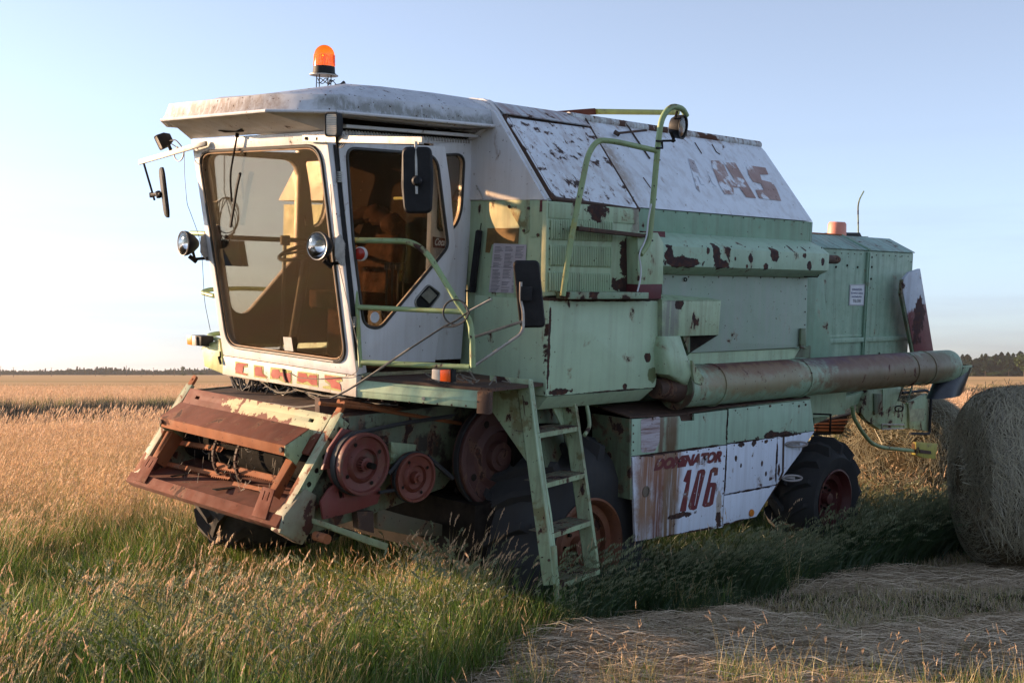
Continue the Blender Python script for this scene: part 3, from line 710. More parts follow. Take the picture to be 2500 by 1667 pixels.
# wire down the near post
MB().tube(rnd(ons(C, [(1590, 0), (1610, 300), (1640, 560), (1720, 900), (1800, 1230), (1815, 1420), (1740, 1470), (1500, 1490), (1340, 1480), (1270, 1440)], (cfb + fn * .02, fn)), .08, 4, False), .0025, 5).build('post_wire', Mcableg, H)
MB().tube(ons(E, [(1290, 65), (1300, 120), (1315, 165)], ('u', -.965)), .008, 6).build('strip_latch', Mdrust, H)
MB().tube(ons(C, [(735, 1320), (750, 1375)], ('u', -.97)), .010, 6).tube(ons(C, [(745, 1280), (748, 1330)], ('u', -.965)), .006, 6).build('strip_latch', Mdark, H)
# ------------------------------------------------------------ platform, rails, steps
ang = rad(20)
PD = Vector((math.sin(ang), -math.cos(ang), 0)); PN = Vector((-math.cos(ang), -math.sin(ang), 0))      # along its front edge, out of its face
PLAT = (Vector((-.95, NV, 0)), PN)
bt = ons(F, [(232, 205), (1003, 205)], PLAT); bb = ons(F, [(240, 312), (1003, 378)], PLAT)
pc0 = ons(F, [(230, 190)], PLAT)[0]; pc1 = ons(F, [(1082, 380)], PLAT)[0]
zt, zb = .105, min(bb[0].z, bb[1].z)
endp = pc1.copy()
def pl(t, z, off=0): return PLAT[0] + PD * t + Vector((0, 0, z)) + PN * off
LENP = (pc1 - PLAT[0]).dot(PD)
print('platform', LENP, bb, zb)
PW = on(F, 1003, 378, PLAT); L1 = (PW - PLAT[0]).dot(PD)
MB().plate([pl(0, .02), pl(L1, .02), pl(L1, zb), pl(0, zb)], -PN * .04).build('platform_beam', Mgreen, H, .004)
MB().plate([pl(0, .02, .002), pl(L1, .02, .002), pl(L1, .10, -.045), pl(0, .10, -.045)], (0, 0, -.01)).build('beam_top', Mgreen, H, .003)
MB().plate([pl(L1, .08), pl(LENP, .08), pl(LENP, zb - .03), pl(L1, zb - .03)], -PN * .05).build('beam_end', Mdrust, H, .003)
MB().revolve(on(F, 665, 320, PLAT), PN, [(0, .012), (.006, .012), (.006, 0)], 12).build('bolt', Msteel, H)
e1 = pl(LENP, 0)
MB().plate([pl(0, .08, -.03), pl(LENP, .08, -.03), (0.0, max(e1.y, .03), .08), (0.0, NV, .08)], (0, 0, .02)).build('platform_deck', Mdrust, H)
# dirty clutter on the deck
cl_ = MB()
for k in range(26):
    c = pl(R.uniform(.5, LENP), .11, -R.uniform(.05, .4)); a = R.uniform(0, 3.1); l = R.uniform(.03, .12)
    cl_.tube([c, c + Vector((math.cos(a) * l, math.sin(a) * l, R.uniform(0, .05)))], .004, 4)
cl_.build('deck_debris', Mcableg, H, kind='stuff')
RL = (PLAT[0] + PN * .03, PN)
r1 = rnd(ons(D, [(205, 748), (585, 756), (690, 830), (905, 1185), (962, 1260), (975, 1400), (978, 1560)], RL), [0, .14, .10, .10, .10, 0, 0], 5, False)
MB().tube(r1, .0185, 12).build('hand_rail', Myel if False else paint('rail mint', (.28, .40, .20), .5, .25, fade=.6, fadecol=(.2, .24, .08), speck=.7, blotch=((.28, .30, .10), .58)), H)
Mrail = bpy.data.materials['rail mint']
MB().tube(ons(D, [(245, 1175), (915, 1206)], RL), .0165, 12).build('middle_rail', Mrail, H)
MB().tube(ons(D, [(272, 1528), (960, 1558)], RL), .0185, 12).build('lower_rail', Mrail, H)
MB().tube(ons(D, [(205, 760), (240, 1170), (262, 1560)], RL), .014, 10).build('rail_post', Mrail, H)
rfl = on(D, 258, 836, (PLAT[0] + PN * .045, PN))
o = MB().revolve(rfl, PN, [(-.02, .046), (.0, .046), (.004, .040)], 28).build('round_reflector', Mwhite, H)
MB().revolve(rfl, PN, [(0, .0405), (.012, .038), (.018, .02), (.019, 0)], 28).build('red_lens', Mredl, o)
# far side: platform wing and rails glimpsed beyond the cab
def far(pts, v): return [on(z, x, y, ('u', v)) for z, x, y in pts]
FS = [(C, 605, 1245), (C, 735, 1185), (C, 775, 1455), (C, 625, 1392)]
fp_ = far(FS, -.80); MB().plate(fp_, (.06, 0, 0)).build('platform_wing', Myel, H, .003)
MB().plate([fp_[0], fp_[1], fp_[1] + Vector((.7, 0, 0)), fp_[0] + Vector((.7, 0, 0))], (0, 0, -.02)).build('far_deck', MgreenD, H)
fr = MB()
for z_ in ([(C, 700, 855), (C, 600, 828), (C, 576, 805), (C, 600, 795), (C, 700, 800)], [(C, 740, 1195), (C, 650, 1158), (C, 622, 1145), (C, 650, 1135), (C, 740, 1140)]):
    p = far(z_, -.72); p[3].x += .35; p[4].x += .5; p[2].x += .1
    fr.tube(rnd(p, .04, 4, False), .018, 10)
p = far([(C, 520, 375), (C, 640, 378)], -.9); fr.tube(p, .020, 10)
fr.build('far_hand_rail', Mrail, H)
ind = MB(); c = far([(C, 562, 1195)], -.86)[0]
ind.box((c.x - .01, c.y - .085, c.z - .038), (c.x + .10, c.y + .055, c.z + .038)); io = ind.build('indicator_lamp', Mblack, H, .006)
yl = far([(C, 497, 1158), (C, 540, 1160), (C, 540, 1232), (C, 503, 1225)], c.x - .014); MB().plate(yl, (-.012, 0, 0)).build('amber_lens', Mamber, io, .003)
yl = far([(C, 540, 1160), (C, 565, 1162), (C, 570, 1236), (C, 540, 1232)], c.x - .014); MB().plate(yl, (-.012, 0, 0)).build('clear_lens', Mclearl, io, .003)
# near indicator on the beam
IP = (PLAT[0] + PN * .06, PN)
bx = ons(F, [(725, 128), (840, 132), (882, 150), (885, 215), (840, 218), (722, 195)], IP)
io = MB().plate(rnd(ons(F, [(722, 124), (846, 130), (846, 220), (720, 198)], IP), .008, 2), -PN * .055).build('indicator_lamp', Mblack, H, .003)
MB().plate([p + PN * .001 for p in ons(F, [(727, 132), (778, 138), (778, 208), (725, 193)], IP)], PN * .02).build('clear_lens', Mclearl, io, .004)
MB().plate([p + PN * .001 for p in ons(F, [(778, 138), (838, 136), (838, 214), (778, 208)], IP)], PN * .02).build('orange_lens', plain('orange lens', (.72, .10, .015), .25, var=.1, bump=0), io, .004)
# ladder, swung a little off the harvester's axis
la = rad(13)
LE = Vector((math.cos(la), math.sin(la), 0)); LD = Vector((math.sin(la), -math.cos(la), 0))
lp0 = pl(LENP + .03, 0)
lean = (Vector((0, 0, -1)) + LD * .23).normalized()
lnrm = LE.cross(lean).normalized(); lnrm = lnrm if lnrm.dot(LD) > 0 else -lnrm
LAD = (lp0 + Vector((0, 0, .1)), lnrm)
SL = [(1342, 190), (1362, 196), (1400, 560), (1535, 1500), (1500, 1500), (1390, 900), (1375, 640)]
sl_o = ons(F, [(1340, 190), (1365, 200), (1432, 720), (1480, 1060), (1533, 1505), (1500, 1508), (1420, 900), (1350, 500)], LAD)
SW = .10
MB().plate(ons(F, [(1338, 195), (1362, 200), (1400, 500), (1450, 860), (1483, 1060), (1533, 1500), (1500, 1500), (1450, 1060), (1420, 860), (1372, 500)], LAD), -lnrm * .012).build('ladder_flange', Mgreen, H, .002)
near_st = ons(G5, [(340, 190), (362, 190), (440, 760), (523, 1380), (498, 1385), (415, 760)], LAD)
# two stringers as channels: outer flange seen light, web seen from the front
def stringer(top, bot, mat, name, wd_=.085, ex=0):
    a, b = top, bot; d = (b - a).normalized()
    o = MB()
    o.plate([a, b, b - lnrm * wd_, a - lnrm * wd_], LE * .006)                       # web
    o.plate([a, b, b + LE * .035, a + LE * .035], -lnrm * .006)                       # outer flange
    o.plate([a - lnrm * wd_, b - lnrm * wd_, b - lnrm * wd_ + LE * .035, a - lnrm * wd_ + LE * .035], lnrm * .006)
    return o.build(name, mat, H, .0015)
sa, sb = on(G5, 345, 190, LAD), on(G5, 503, 1390, LAD)
ra_, rb2 = on(G5, 583, 130, LAD), on(G5, 745, 1290, LAD)
stringer(sa, sb, Mgreen2, 'ladder_stringer', .10); stringer(ra_, rb2, Mgreen2, 'ladder_stringer', .10)
# leg that runs on into the ground below the front stringer
MB().tube([sb - lnrm * .03 + Vector((0, 0, .25)), on(G5, 508, 1560, (sb - lnrm * .03, lnrm))], .018, 8).build('ladder_foot', Mgreen2, H)
Mstep = paint('rusted step plate', (.15, .16, .10), .65, .7, fade=.8, fadecol=(.07, .05, .035), speck=.9)
for (x0, y0), (x1, y1) in (((405, 500), (628, 460)), ((460, 790), (668, 735)), ((490, 1088), (705, 1015)), ((530, 1385), (760, 1300))):
    a, b = on(G5, x0, y0, LAD), on(G5, x1, y1, LAD); a = a - (b - a).normalized() * .035; dep = .17; holes = []
    ex = (b - a); L_ = ex.length; ex.normalize(); inn_ = -LD
    m_ = MB(); outl = [a, b, b + inn_ * dep, a + inn_ * dep]; hs = []
    for i in range(5):
        for j in range(3):
            c = a + ex * (L_ * (i + .6 + .25 * (j % 2)) / 5.6) + inn_ * (dep * (j + .6) / 3.3)
            hs.append([c + ex * .018 * math.cos(t) + inn_ * .014 * math.sin(t) for t in [2 * math.pi * k / 6 for k in range(6)]])
    m_.plate(outl, (0, 0, .004), hs)
    st_ = m_.build('ladder_step', Mstep, H)
    MB().plate([a, b, b + Vector((0, 0, -.032)), a + Vector((0, 0, -.032))], inn_ * .004).build('step_edge', Mgreen2, st_)
# side cheek of the ladder with its gusset, towards the front
CH = (sa, -LE)
ck = ons(F, [(1085, 172), (1338, 200), (1352, 330), (1385, 650), (1432, 860), (1375, 800), (1085, 380)], CH)
MB().plate(ck, LE * .006).build('ladder_cheek', Mgreen2, H, .002)
CH2 = (sa - LE * .008, -LE)
MB().plate(ons(F, [(1130, 175), (1325, 200), (1322, 215), (1296, 360), (1345, 790), (1360, 790), (1310, 360), (1345, 225), (1345, 640), (1350, 670), (1290, 250), (1130, 240)], CH2)[:4], LE * .004)
MB().tube(ons(F, [(1296, 300), (1340, 660)], CH2), .003, 4).build('cheek_seam', Mdrust, H)
bo = MB(); bo.revolve(on(F, 1322, 350, CH2), -LE, [(0, .012), (.01, .012), (.01, 0)], 8); bo.revolve(on(F, 1465, 1350, (sb - LE * .004, -LE)), -LE, [(0, .009), (.006, .009), (.006, 0)], 8)
bo.build('bolt', Mdrust, H)
# inner bracket plates behind the top of the ladder
BK = (ra_ - lnrm * .10, lnrm)
MB().plate(ons(G5, [(355, 110), (600, 135), (600, 180), (540, 175), (545, 300), (578, 420), (640, 690), (595, 620), (540, 470), (400, 175), (360, 160)], BK), -lnrm * .01).build('ladder_bracket', Mgreen2, H, .002)
BK2 = (ra_ - lnrm * .22, lnrm)
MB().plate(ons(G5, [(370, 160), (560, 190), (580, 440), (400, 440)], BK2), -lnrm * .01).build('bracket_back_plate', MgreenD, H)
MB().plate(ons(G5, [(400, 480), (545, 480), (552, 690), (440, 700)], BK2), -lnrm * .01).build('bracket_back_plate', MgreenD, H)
MB().plate(ons(G5, [(540, 480), (640, 480), (660, 690), (610, 690)], BK), -lnrm * .01).build('bracket_strut', MgreenD, H)
# grab handle by the ladder
MB().tube(rnd(ons(G5, [(620, 260), (665, 262), (690, 380), (700, 460), (668, 512)], (ra_, lnrm)), .04, 5, False), .014, 8).build('grab_handle', Mgreen2, H)

# second mirror on its bent rods
M2 = (Vector((-.30, -.12, .6)), Vector((-.75, -.66, 0)).normalized())
mo = ons(D, [(1236, 885), (1250, 878), (1385, 878), (1405, 900), (1440, 1240), (1438, 1300), (1300, 1308), (1270, 1290), (1232, 920)], M2)
mo = ons(D, [(1232, 878), (1400, 876), (1442, 1305), (1278, 1308)], M2)
mirror_shell(mo, M2[1], .03, 'door_mirror', 'black mirror on bent rods above the ladder')
M2o = (M2[0] + M2[1] * .03, M2[1])
md = MB(); md.tube(rnd(ons(D, [(1285, 1015), (1282, 1130), (1300, 1200), (1300, 1310), (1280, 1350), (985, 1552)], M2o), .06, 5, False), .0095, 8); md.build('mirror_rod', Mzinc, H)
MB().tube(ons(D, [(985, 1368), (1290, 1268)], M2o), .009, 8).build('mirror_rod', Mcableg, H)
MB().obox(on(D, 1320, 1090, M2o), Vector((0, 0, .045)), M2[1] * .014, M2[1].cross(WU) * .035).build('mirror_clamp', Mblack, H, .004)
# aerial rod and cable draped over the rail
AP = (PLAT[0] + PN * .07, PN)
av = MB(); av.tube(rnd(ons(D, [(1095, 1125), (955, 1200), (870, 1265), (800, 1295), (380, 1568)], AP), .05, 4, False), [.005] * 40 if False else .0055, 6)
av.build('aerial_rod', Mcable, H)
MB().tube(ons(D, [(1095, 1125), (960, 1197)], (PLAT[0] + PN * .073, PN)), .0065, 6).build('aerial_tip', Mzinc, H)
lo_ = MB()
lo_.tube([on(D, 868 + 78 * math.cos(a), 1208 + 80 * math.sin(a), AP) for a in [2 * math.pi * k / 24 for k in range(25)]], .006, 6)
lo_.tube(rnd(ons(D, [(960, 1195), (940, 1250), (870, 1300), (790, 1300)], AP), .04, 4, False), .006, 6); lo_.build('cable_loop', Mcable, H)
MB().tube(rnd(ons(F, [(580, 0), (250, 225), (130, 295), (0, 350)], AP) + ons(E, [(1600, 335), (1400, 362), (1180, 328)], ('u', -1.1)), .08, 5, False), .007, 6).build('draped_cable', Mcableg, H)

# ------------------------------------------------------------ front panel of the body beside the cab
FPz = ('u', 0.0)
fo = ons(D, [(962, 500), (1455, 490), (1462, 1480), (1255, 1505), (890, 1500), (900, 1100), (935, 760)], FPz)
fo = [Vector((0, NV + .06, 1.285)), Vector((0, .098, 1.292)), Vector((0, .06, .08)), Vector((0, NV + .1, .08))]
MB().plate(fo, (.02, 0, 0)).build('body_front_panel', Mgreen, H, .002)
FQ = ('u', -.003)
MB().plate(ons(D, [(1085, 700), (1190, 500), (1350, 495), (1352, 705), (1310, 712)], FQ)[:5], (.001, 0, 0))
tri = ons(D, [(1190, 510), (1215, 492), (1345, 492), (1340, 690), (1308, 712)], FQ)
MB().plate(tri, (-.006, 0, 0)).build('triangular_cover', Mgreen2, H, .001)
bo = MB()
for x, y in ((1212, 535), (1305, 688), (1335, 545), (1395, 715), (1088, 1435)): bo.revolve(on(D, x, y, ('u', -.01)), (-1, 0, 0), [(0, .012), (.008, .010), (.008, 0)], 8)
bo.build('bolt', Mdrust, H)
MB().plate(ons(D, [(1342, 495), (1450, 495), (1445, 730), (1342, 730)], FQ), (-.004, 0, 0)).build('corner_strip', Mgreen, H, .001)
MB().plate(ons(D, [(1330, 735), (1442, 732), (1436, 1100), (1240, 1100), (1240, 890), (1325, 880)], ('u', -.006)), (-.003, 0, 0)).build('corner_strip', Mgreen, H, .001)
MB().plate(ons(D, [(1408, 492), (1452, 492), (1450, 565), (1404, 568)], ('u', -.008)), (-.002, 0, 0)).build('maroon_patch', Mmaroon, H)
MB().plate(ons(D, [(1072, 672), (1274, 672), (1268, 772), (1100, 775), (1085, 830), (1058, 826)], FQ), (-.001, 0, 0)).build('brown_sticker', Mbrownfilm, H)
sh_ = ons(D, [(1112, 768), (1320, 775), (1300, 880), (1308, 900), (1245, 1085), (1080, 1078)], ('u', -.006))
sheet = MB().plate(ons(D, [(1112, 768), (1322, 778), (1300, 1088), (1080, 1080)], ('u', -.006)), (-.001, 0, 0)).build('instruction_sheet', plain('lilac grey paper', (.46, .43, .47), .8, var=.1, bump=0), H)
tl_ = MB()
for c_ in range(3):
    for r_ in range(34):
        if r_ in (16,): continue
        x0 = 1120 + c_ * 67 - r_ * .9; y0 = 790 + r_ * 8.6
        w_ = R.uniform(.6, 1) * 56
        if R.random() < .12: continue
        tl_.plate(ons(D, [(x0, y0), (x0 + w_, y0 + .5), (x0 + w_, y0 + 3.4), (x0, y0 + 3)], ('u', -.0075)), (-.0004, 0, 0))
tl_.plate(ons(D, [(1090, 918), (1250, 924), (1250, 926), (1090, 920)], ('u', -.0075)), (-.0004, 0, 0))
tl_.build('print_line', Mink, sheet, kind='stuff')
MB().plate(ons(D, [(1008, 690), (1020, 682), (1042, 690), (998, 1083), (962, 1078)], ('u', -.02)), (-.02, 0, 0)).build('black_rubber_strip', Mblack, H, .004)
MB().tube(ons(D, [(890, 1060), (965, 1078)], ('u', -.02)), .006, 6).tube(ons(D, [(1032, 640), (1025, 690)], ('u', -.02)), .004, 6).build('strip_hook', Mdark, H)
MB().plate(ons(D, [(990, 1390), (1048, 1392), (1048, 1475), (992, 1472)], FQ), (-.004, 0, 0)).build('vent_plate', Mdark, H)
MB().tube(ons(D, [(1000, 400), (1028, 450), (1045, 495)], ('u', -.02)), .005, 6).build('white_hose', Mzinc, H)
# hull that closes the body behind the panels
hull = MB(); hull.box((.03, .80, -.30), (6.0, 2.46, 1.06)); hull.box((.03, .12, .10), (3.1, 3.08, 1.26)); hull.box((1.2, .5, -.45), (4.6, 2.7, -.2)); hull.build('threshing_body', Mgreen, H)
dk = MB(); dk.box((.15, .45, -.95), (.5, 2.9, -.3)); dk.box((.1, .78, -1.05), (4.0, 2.42, -.3)); dk.box((1.15, .30, -.9), (1.9, .8, -.2)); dk.build('underbody', Mdark, H)

# ------------------------------------------------------------ grain tank
TS0, TS1 = Vector((0, .098, 1.290)), Vector((0, .66, 1.950))
sd_ = (TS1 - TS0).normalized(); sn = Vector((0, -sd_.z, sd_.y)); TSL = (Vector((0, .10, 1.29)), sn)
prof = [(.10, 1.29), (.60, 1.8785), (.66, 1.932), (.74, 1.965), (.86, 1.978), (1.6, 2.0)]
fullp = prof + [(2 * MIDV - a, b) for a, b in reversed(prof[:-1])]
TE = 3.22
tank = MB().loft([[Vector((x, a, b)) for a, b in fullp] for x in (0, TE)], False, True, True)
Mtank = paint('white grain tank paint', (.74, .79, .86), .5, .05, streak=.30, streakcol=(.30, .25, .22), fade=.25, fadecol=(.50, .54, .60), speck=.3,
    patches=[((1.7, .72, 1.97), (1.7, .12, .05), .9, (.26, .15, .09), .6, .8), ((.6, .72, 1.97), (.6, .10, .04), .9, (.25, .08, .04), .6, .8), ((.98, .4, 1.6), (.10, .3, .38), .35, (.36, .28, .22), .5, .8)])
tank.build('grain_tank', Mtank, H, .004, ang=28)
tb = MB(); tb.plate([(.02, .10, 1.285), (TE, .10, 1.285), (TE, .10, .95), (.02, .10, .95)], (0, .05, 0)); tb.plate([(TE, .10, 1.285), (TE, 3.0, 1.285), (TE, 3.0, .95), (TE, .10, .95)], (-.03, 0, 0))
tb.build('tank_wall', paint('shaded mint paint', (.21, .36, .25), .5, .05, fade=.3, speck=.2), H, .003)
# white front plate of the tank with its raised rim
FT = 'u'
rimp = [Vector((-.012, a, b)) for a, b in fullp]
MB().plate(rimp, (.012, 0, 0)).build('tank_front_plate', Mwhite, H, .002)
rim = MB()
for off in (0,):
    pts = [Vector((.02, a, b)) + Vector((0, 0, .006)) for a, b in prof]
    rim.tube(pts, .012, 6, True); rim.tube([p + Vector((.05, 0, 0)) for p in pts], .010, 6)
rim.build('tank_rim', Mwhite, H)
TSo = lambda o: (TSL[0] + sn * o, sn)
# front hatch, proud of the slope with rusted edges
hz = rnd(ons(G1, [(248, 248), (830, 322), (1160, 880), (575, 795)], TSo(.03)), [.02, .02, .02, .06], 3)
Mhatch = paint('chipped white hatch', (.74, .79, .86), .5, .50, chipscale=13, chipcol=(.05, .035, .035), streak=.35, streakcol=(.26, .13, .08), fade=.3, fadecol=(.52, .56, .62), speck=.8)
MB().plate(hz, -sn * .02).build('tank_hatch', Mhatch, H, .003)
ed = MB(); hb_ = rnd(ons(G1, [(232, 232), (575, 820), (1165, 890)], TSo(.012)), .03, 4, False)
ed.tube(hb_, .020, 6); ed.tube(ons(G1, [(830, 322), (1165, 885)], TSo(.012)), .007, 6); ed.tube(ons(G1, [(225, 230), (838, 320)], TSo(.015)), .007, 6); ed.build('hatch_rusted_edge', Mdrust, H)
up_ = ons(G1, [(200, 155), (745, 235)], TSo(.035)) ; lowr = ons(G1, [(825, 312), (235, 225)], TSo(.035))
MB().plate([lowr[1], lowr[0], Vector((lowr[0].x - .01, .70, 1.958)), Vector((lowr[1].x + .0, .68, 1.952))], sn * .012).build('hatch_top_flap', paint('streaked flap', (.55, .58, .62), .5, .3, streak=.8, streakcol=(.22, .07, .04), speck=.6, streakvec=(9, 2, 2)), H, .002)
MB().revolve((.80, .672, 1.935), (1, 0, 0), [(0, 0), (0, .034), (TE - .80, .034), (TE - .80, 0)], 16).build('tank_top_rail', paint('streaked top rail', (.58, .62, .64), .5, .8, chipcol=(.08, .035, .02), streak=.9, streakcol=(.12, .06, .035), speck=.9, streakvec=(14, 2, 2)), H)
sm_ = MB(); sm_.tube(ons(G1, [(760, 235), (800, 260), (880, 400), (1165, 878)], TSo(.006)), .006, 6); sm_.tube(ons(G1, [(1060, 270), (1100, 320), (1180, 440), (1245, 535)], TSo(.008)), .006, 6)
sm_.tube(ons(G2, [(655, 395), (712, 485)], TSo(.004)), .004, 5); sm_.tube(ons(G2, [(795, 410), (830, 470), (860, 492)], TSo(.004)), .004, 5)
sm_.tube(ons(G2, [(235, 680), (295, 765)], TSo(.002)), .004, 5)
sm_.build('tank_seam', Mdrust, H)
rd = MB(); rd.tube(ons(G1, [(1005, 360), (1220, 338)], TSo(.05)), .009, 8); rd.tube(ons(G1, [(1000, 350), (1030, 368)], TSo(.03)), .018, 8); rd.build('latch_rod', Mdrust, H)
rl = MB(); rl.tube([Vector((.78, .665, 1.945)), Vector((TE, .665, 1.945))], .010, 6).build('roof_edge_seam', Mdrust, H)
# remains of the red lettering on the slope
Mfad = paint('worn off red lettering', (.26, .12, .09), .6, .1, blotch=((.72, .76, .82), .515), fade=.8, fadecol=(.48, .38, .36), speck=.8)
Mfad2 = paint('nearly gone lettering', (.33, .27, .28), .6, .1, blotch=((.72, .77, .84), .47), fade=.8, fadecol=(.58, .60, .65), speck=.9)
for nm_, pts, mt in (('letter', [(600, 520), (650, 545), (735, 740), (705, 735), (680, 670), (655, 670), (700, 800), (670, 770)], Mfad2), ('letter', [(740, 600), (760, 640), (830, 755), (800, 730)], Mfad2),
    ('letter', [(788, 540), (880, 545), (905, 610), (945, 695), (978, 697), (888, 552), (985, 560), (1060, 690), (1155, 848), (1075, 840), (1020, 762), (968, 760), (975, 818), (900, 815), (855, 740), (800, 600)], Mfad),
    ('letter', [(1078, 590), (1118, 585), (1230, 600), (1255, 655), (1185, 655), (1200, 700), (1290, 722), (1325, 780), (1360, 870), (1180, 848), (1150, 780), (1218, 780), (1195, 730), (1130, 715), (1095, 660)], Mfad)):
    MB().plate([p for p in ons(G2, pts, TSo(.004))], sn * .0006).build(nm_, mt, H)
# rusty hinge plate and yellow tube along the tank top
YP = ('v', .95)
MB().plate(ons(G1, [(560, 208), (865, 184), (890, 228), (740, 225)], YP), (0, .10, 0)).build('hinge_plate', Mrust, H, .003)
MB().tube(ons(G1, [(870, 208), (1440, 215)], YP), .022, 12).build('yellow_tube', paint('yellow tube paint', (.50, .47, .10), .45, .2, fade=.5, fadecol=(.3, .3, .08)), H)

# ------------------------------------------------------------ louvred side, shelf and rails to the tank
SPL = ('v', -.0)
pan = MB().plate([Vector((.0, .0, 1.275)), Vector((.98, .0, 1.235)), Vector((.98, .0, .66)), Vector((.0, .0, .66))], (0, .03, 0))
def rp(z, pts, v): return ons(z, pts, ('v', v))
Mgr = paint('louvred panel paint', MINT, .5, .18, streak=.4, fade=.4, speck=.5,
    patches=[(tuple(on(G1, 1110, 1210, SPL)), (.13, .2, .13), .30, None, .02), (tuple(on(G1, 1130, 1140, SPL)), (.07, .2, .07), .30, None, .02), (tuple(on(G1, 1095, 1420, SPL)), (.17, .2, .06), .35, None, .02), (tuple(on(G1, 870, 900, SPL)), (.10, .2, .07), .5, None, .02), (tuple(on(G1, 1150, 950, SPL)), (.05, .2, .14), .5, (.20, .17, .12), .2)])
MB().plate(rp(G1, [(528, 828), (1168, 888), (1185, 1460), (515, 1490)], 0), (0, .04, 0)).build('louvred_panel', Mgr, H, .002)
MB().plate(rp(G1, [(545, 842), (1150, 895), (1148, 990), (543, 945)], -.008), (0, .008, 0)).build('upper_strip', Mgr, H, .002)
for (ys, y2, xs, xe) in ((960, 1095, 553, 990), (1138, 1275, 548, 982), (1325, 1455, 540, 975)):
    lm = MB(); nb = 27
    for k in range(nb):
        x = xs + (xe - xs) * k / nb; sl_ = (x - xs) * .035
        a, b = on(G1, x + 6, ys + sl_, ('v', -.006)), on(G1, x + 4, y2 + sl_, ('v', -.006))
        lm.tube([a + Vector((0, .004, 0)), a + (b - a) * .06 + Vector((0, -.004, 0)), a + (b - a) * .94 + Vector((0, -.004, 0)), b + Vector((0, .004, 0))], .0085, 6)
    lm.build('louvre_bank', Mgr, H)
# right-hand post with the maroon band
TV = -.10
pm_ = rp(G1, [(1185, 1045), (1315, 1050), (1340, 1130), (1335, 1410), (1180, 1410)], -.02)
MB().plate(rp(G3, [(20, 215), (60, 195), (160, 195), (200, 270), (197, 555), (25, 555)], TV), (0, .20, 0)).build('side_post', Mgreen, H, .003)
MB().plate(rp(G3, [(22, 555), (190, 548), (182, 655), (15, 650)], TV), (0, .20, 0)).build('maroon_band', Mmaroon, H, .003)
MB().plate(rp(G3, [(60, 183), (210, 186), (212, 230), (170, 228), (160, 197), (60, 195)], .0), (0, .04, 0)).build('maroon_band', Mmaroon, H)
# long trough cover, faceted, chipped
TV = -.10
tr_c = [rp(G3, [(195, 235)], .06)[0]]
pA, pB, pC = on(G3, 195, 300, ('v', TV)), on(G3, 195, 470, ('v', TV)), None
zt1, zt2 = on(G3, 700, 310, ('v', TV)).z, on(G3, 700, 440, ('v', TV)).z
u0, u1 = on(G3, 195, 380, ('v', TV)).x, on(G3, 1352, 390, ('v', TV)).x
prf = [(.10, zt1 + .10), (-.02, zt1 + .055), (TV, zt1), (TV, zt2), (.03, zt2 - .06), (.10, zt2 - .06)]
pch = []
for (x, y, rx, rz) in ((330, 400, .22, .035), (240, 350, .05, .06), (570, 350, .045, .08), (600, 420, .10, .035), (975, 350, .06, .05), (805, 370, .03, .035), (910, 430, .035, .03), (1215, 430, .03, .035), (700, 375, .018, .02), (510, 320, .018, .025), (1110, 300, .02, .03), (1205, 310, .02, .02), (1180, 355, .025, .02), (1310, 400, .025, .03), (780, 425, .015, .02), (235, 290, .04, .015), (960, 320, .03, .03)):
    c = on(G3, x, y, ('v', TV)); pch.append(((c.x, c.y, c.z), (rx, .3, rz), .45, None, .02))
Mtr = paint('chipped trough paint', (.36, .52, .38), .5, .15, chipcol=(.030, .013, .015), streak=.15, fade=.25, speck=.6, patches=pch)
MB().loft([[Vector((x, a, b)) for a, b in prf] for x in (u0, u1)], False, True, True).build('trough_cover', Mtr, H, .003)
rc = on(G3, 1360, 380, ('v', .02))
MB().revolve((u1 - .02, .0, rc.z), (1, 0, 0), [(0, 0), (0, .052), (.06, .045), (.08, .038), (.30, .036), (.33, .026), (.33, 0)], 20).build('roller_end', Mdrust, H)
# big weathered guard panel below
Mpanel = paint('chalky guard panel', (.27, .36, .28), .6, .05, streak=.55, streakcol=(.33, .36, .33), fade=.7, fadecol=(.30, .38, .31), speck=.35)
MB().plate(rp(G3, [(190, 480), (1205, 490), (1192, 975), (1190, 990), (400, 1030), (190, 940)], .06), (0, .02, 0)).build('guard_panel', Mpanel, H, .004)
MB().plate(rp(G3, [(385, 1032), (1150, 1000), (1110, 1065), (1110, 1100), (300, 1110)], .075), (0, .02, 0)).build('guard_skirt', Mgreen, H)
MB().tube([on(G3, 352 + 10 * math.cos(a), 520 + 12 * math.sin(a), ('v', .05)) for a in [rad(x) for x in range(0, 361, 30)]], .004, 6).build('hook', Mdark, H)
lt = MB(); lt.plate(rp(G3, [(1160, 860), (1190, 860), (1192, 985), (1155, 982)], .03), (0, .02, 0)); lt.tube(rp(G3, [(1150, 990), (1190, 1000), (1215, 985)], .02), .010, 6); lt.build('panel_latch', MgreenD, H, .003)
MB().plate(rp(G3, [(1165, 990), (1225, 985), (1222, 1065), (1110, 1062)], .10), (0, .02, 0)).build('latch_bracket', MgreenD, H)
MB().plate(rp(G3, [(1200, 485), (1300, 480), (1378, 1060), (1225, 1070), (1190, 985)], .12), (0, .04, 0)).build('flared_post', paint('flared post paint', (.20, .34, .24), .5, .05, speck=.2), H, .004)
MB().tube(rp(G3, [(1180, 500), (1270, 503), (1280, 490)], -.03), .005, 6).build('wire_hook', Mdark, H)
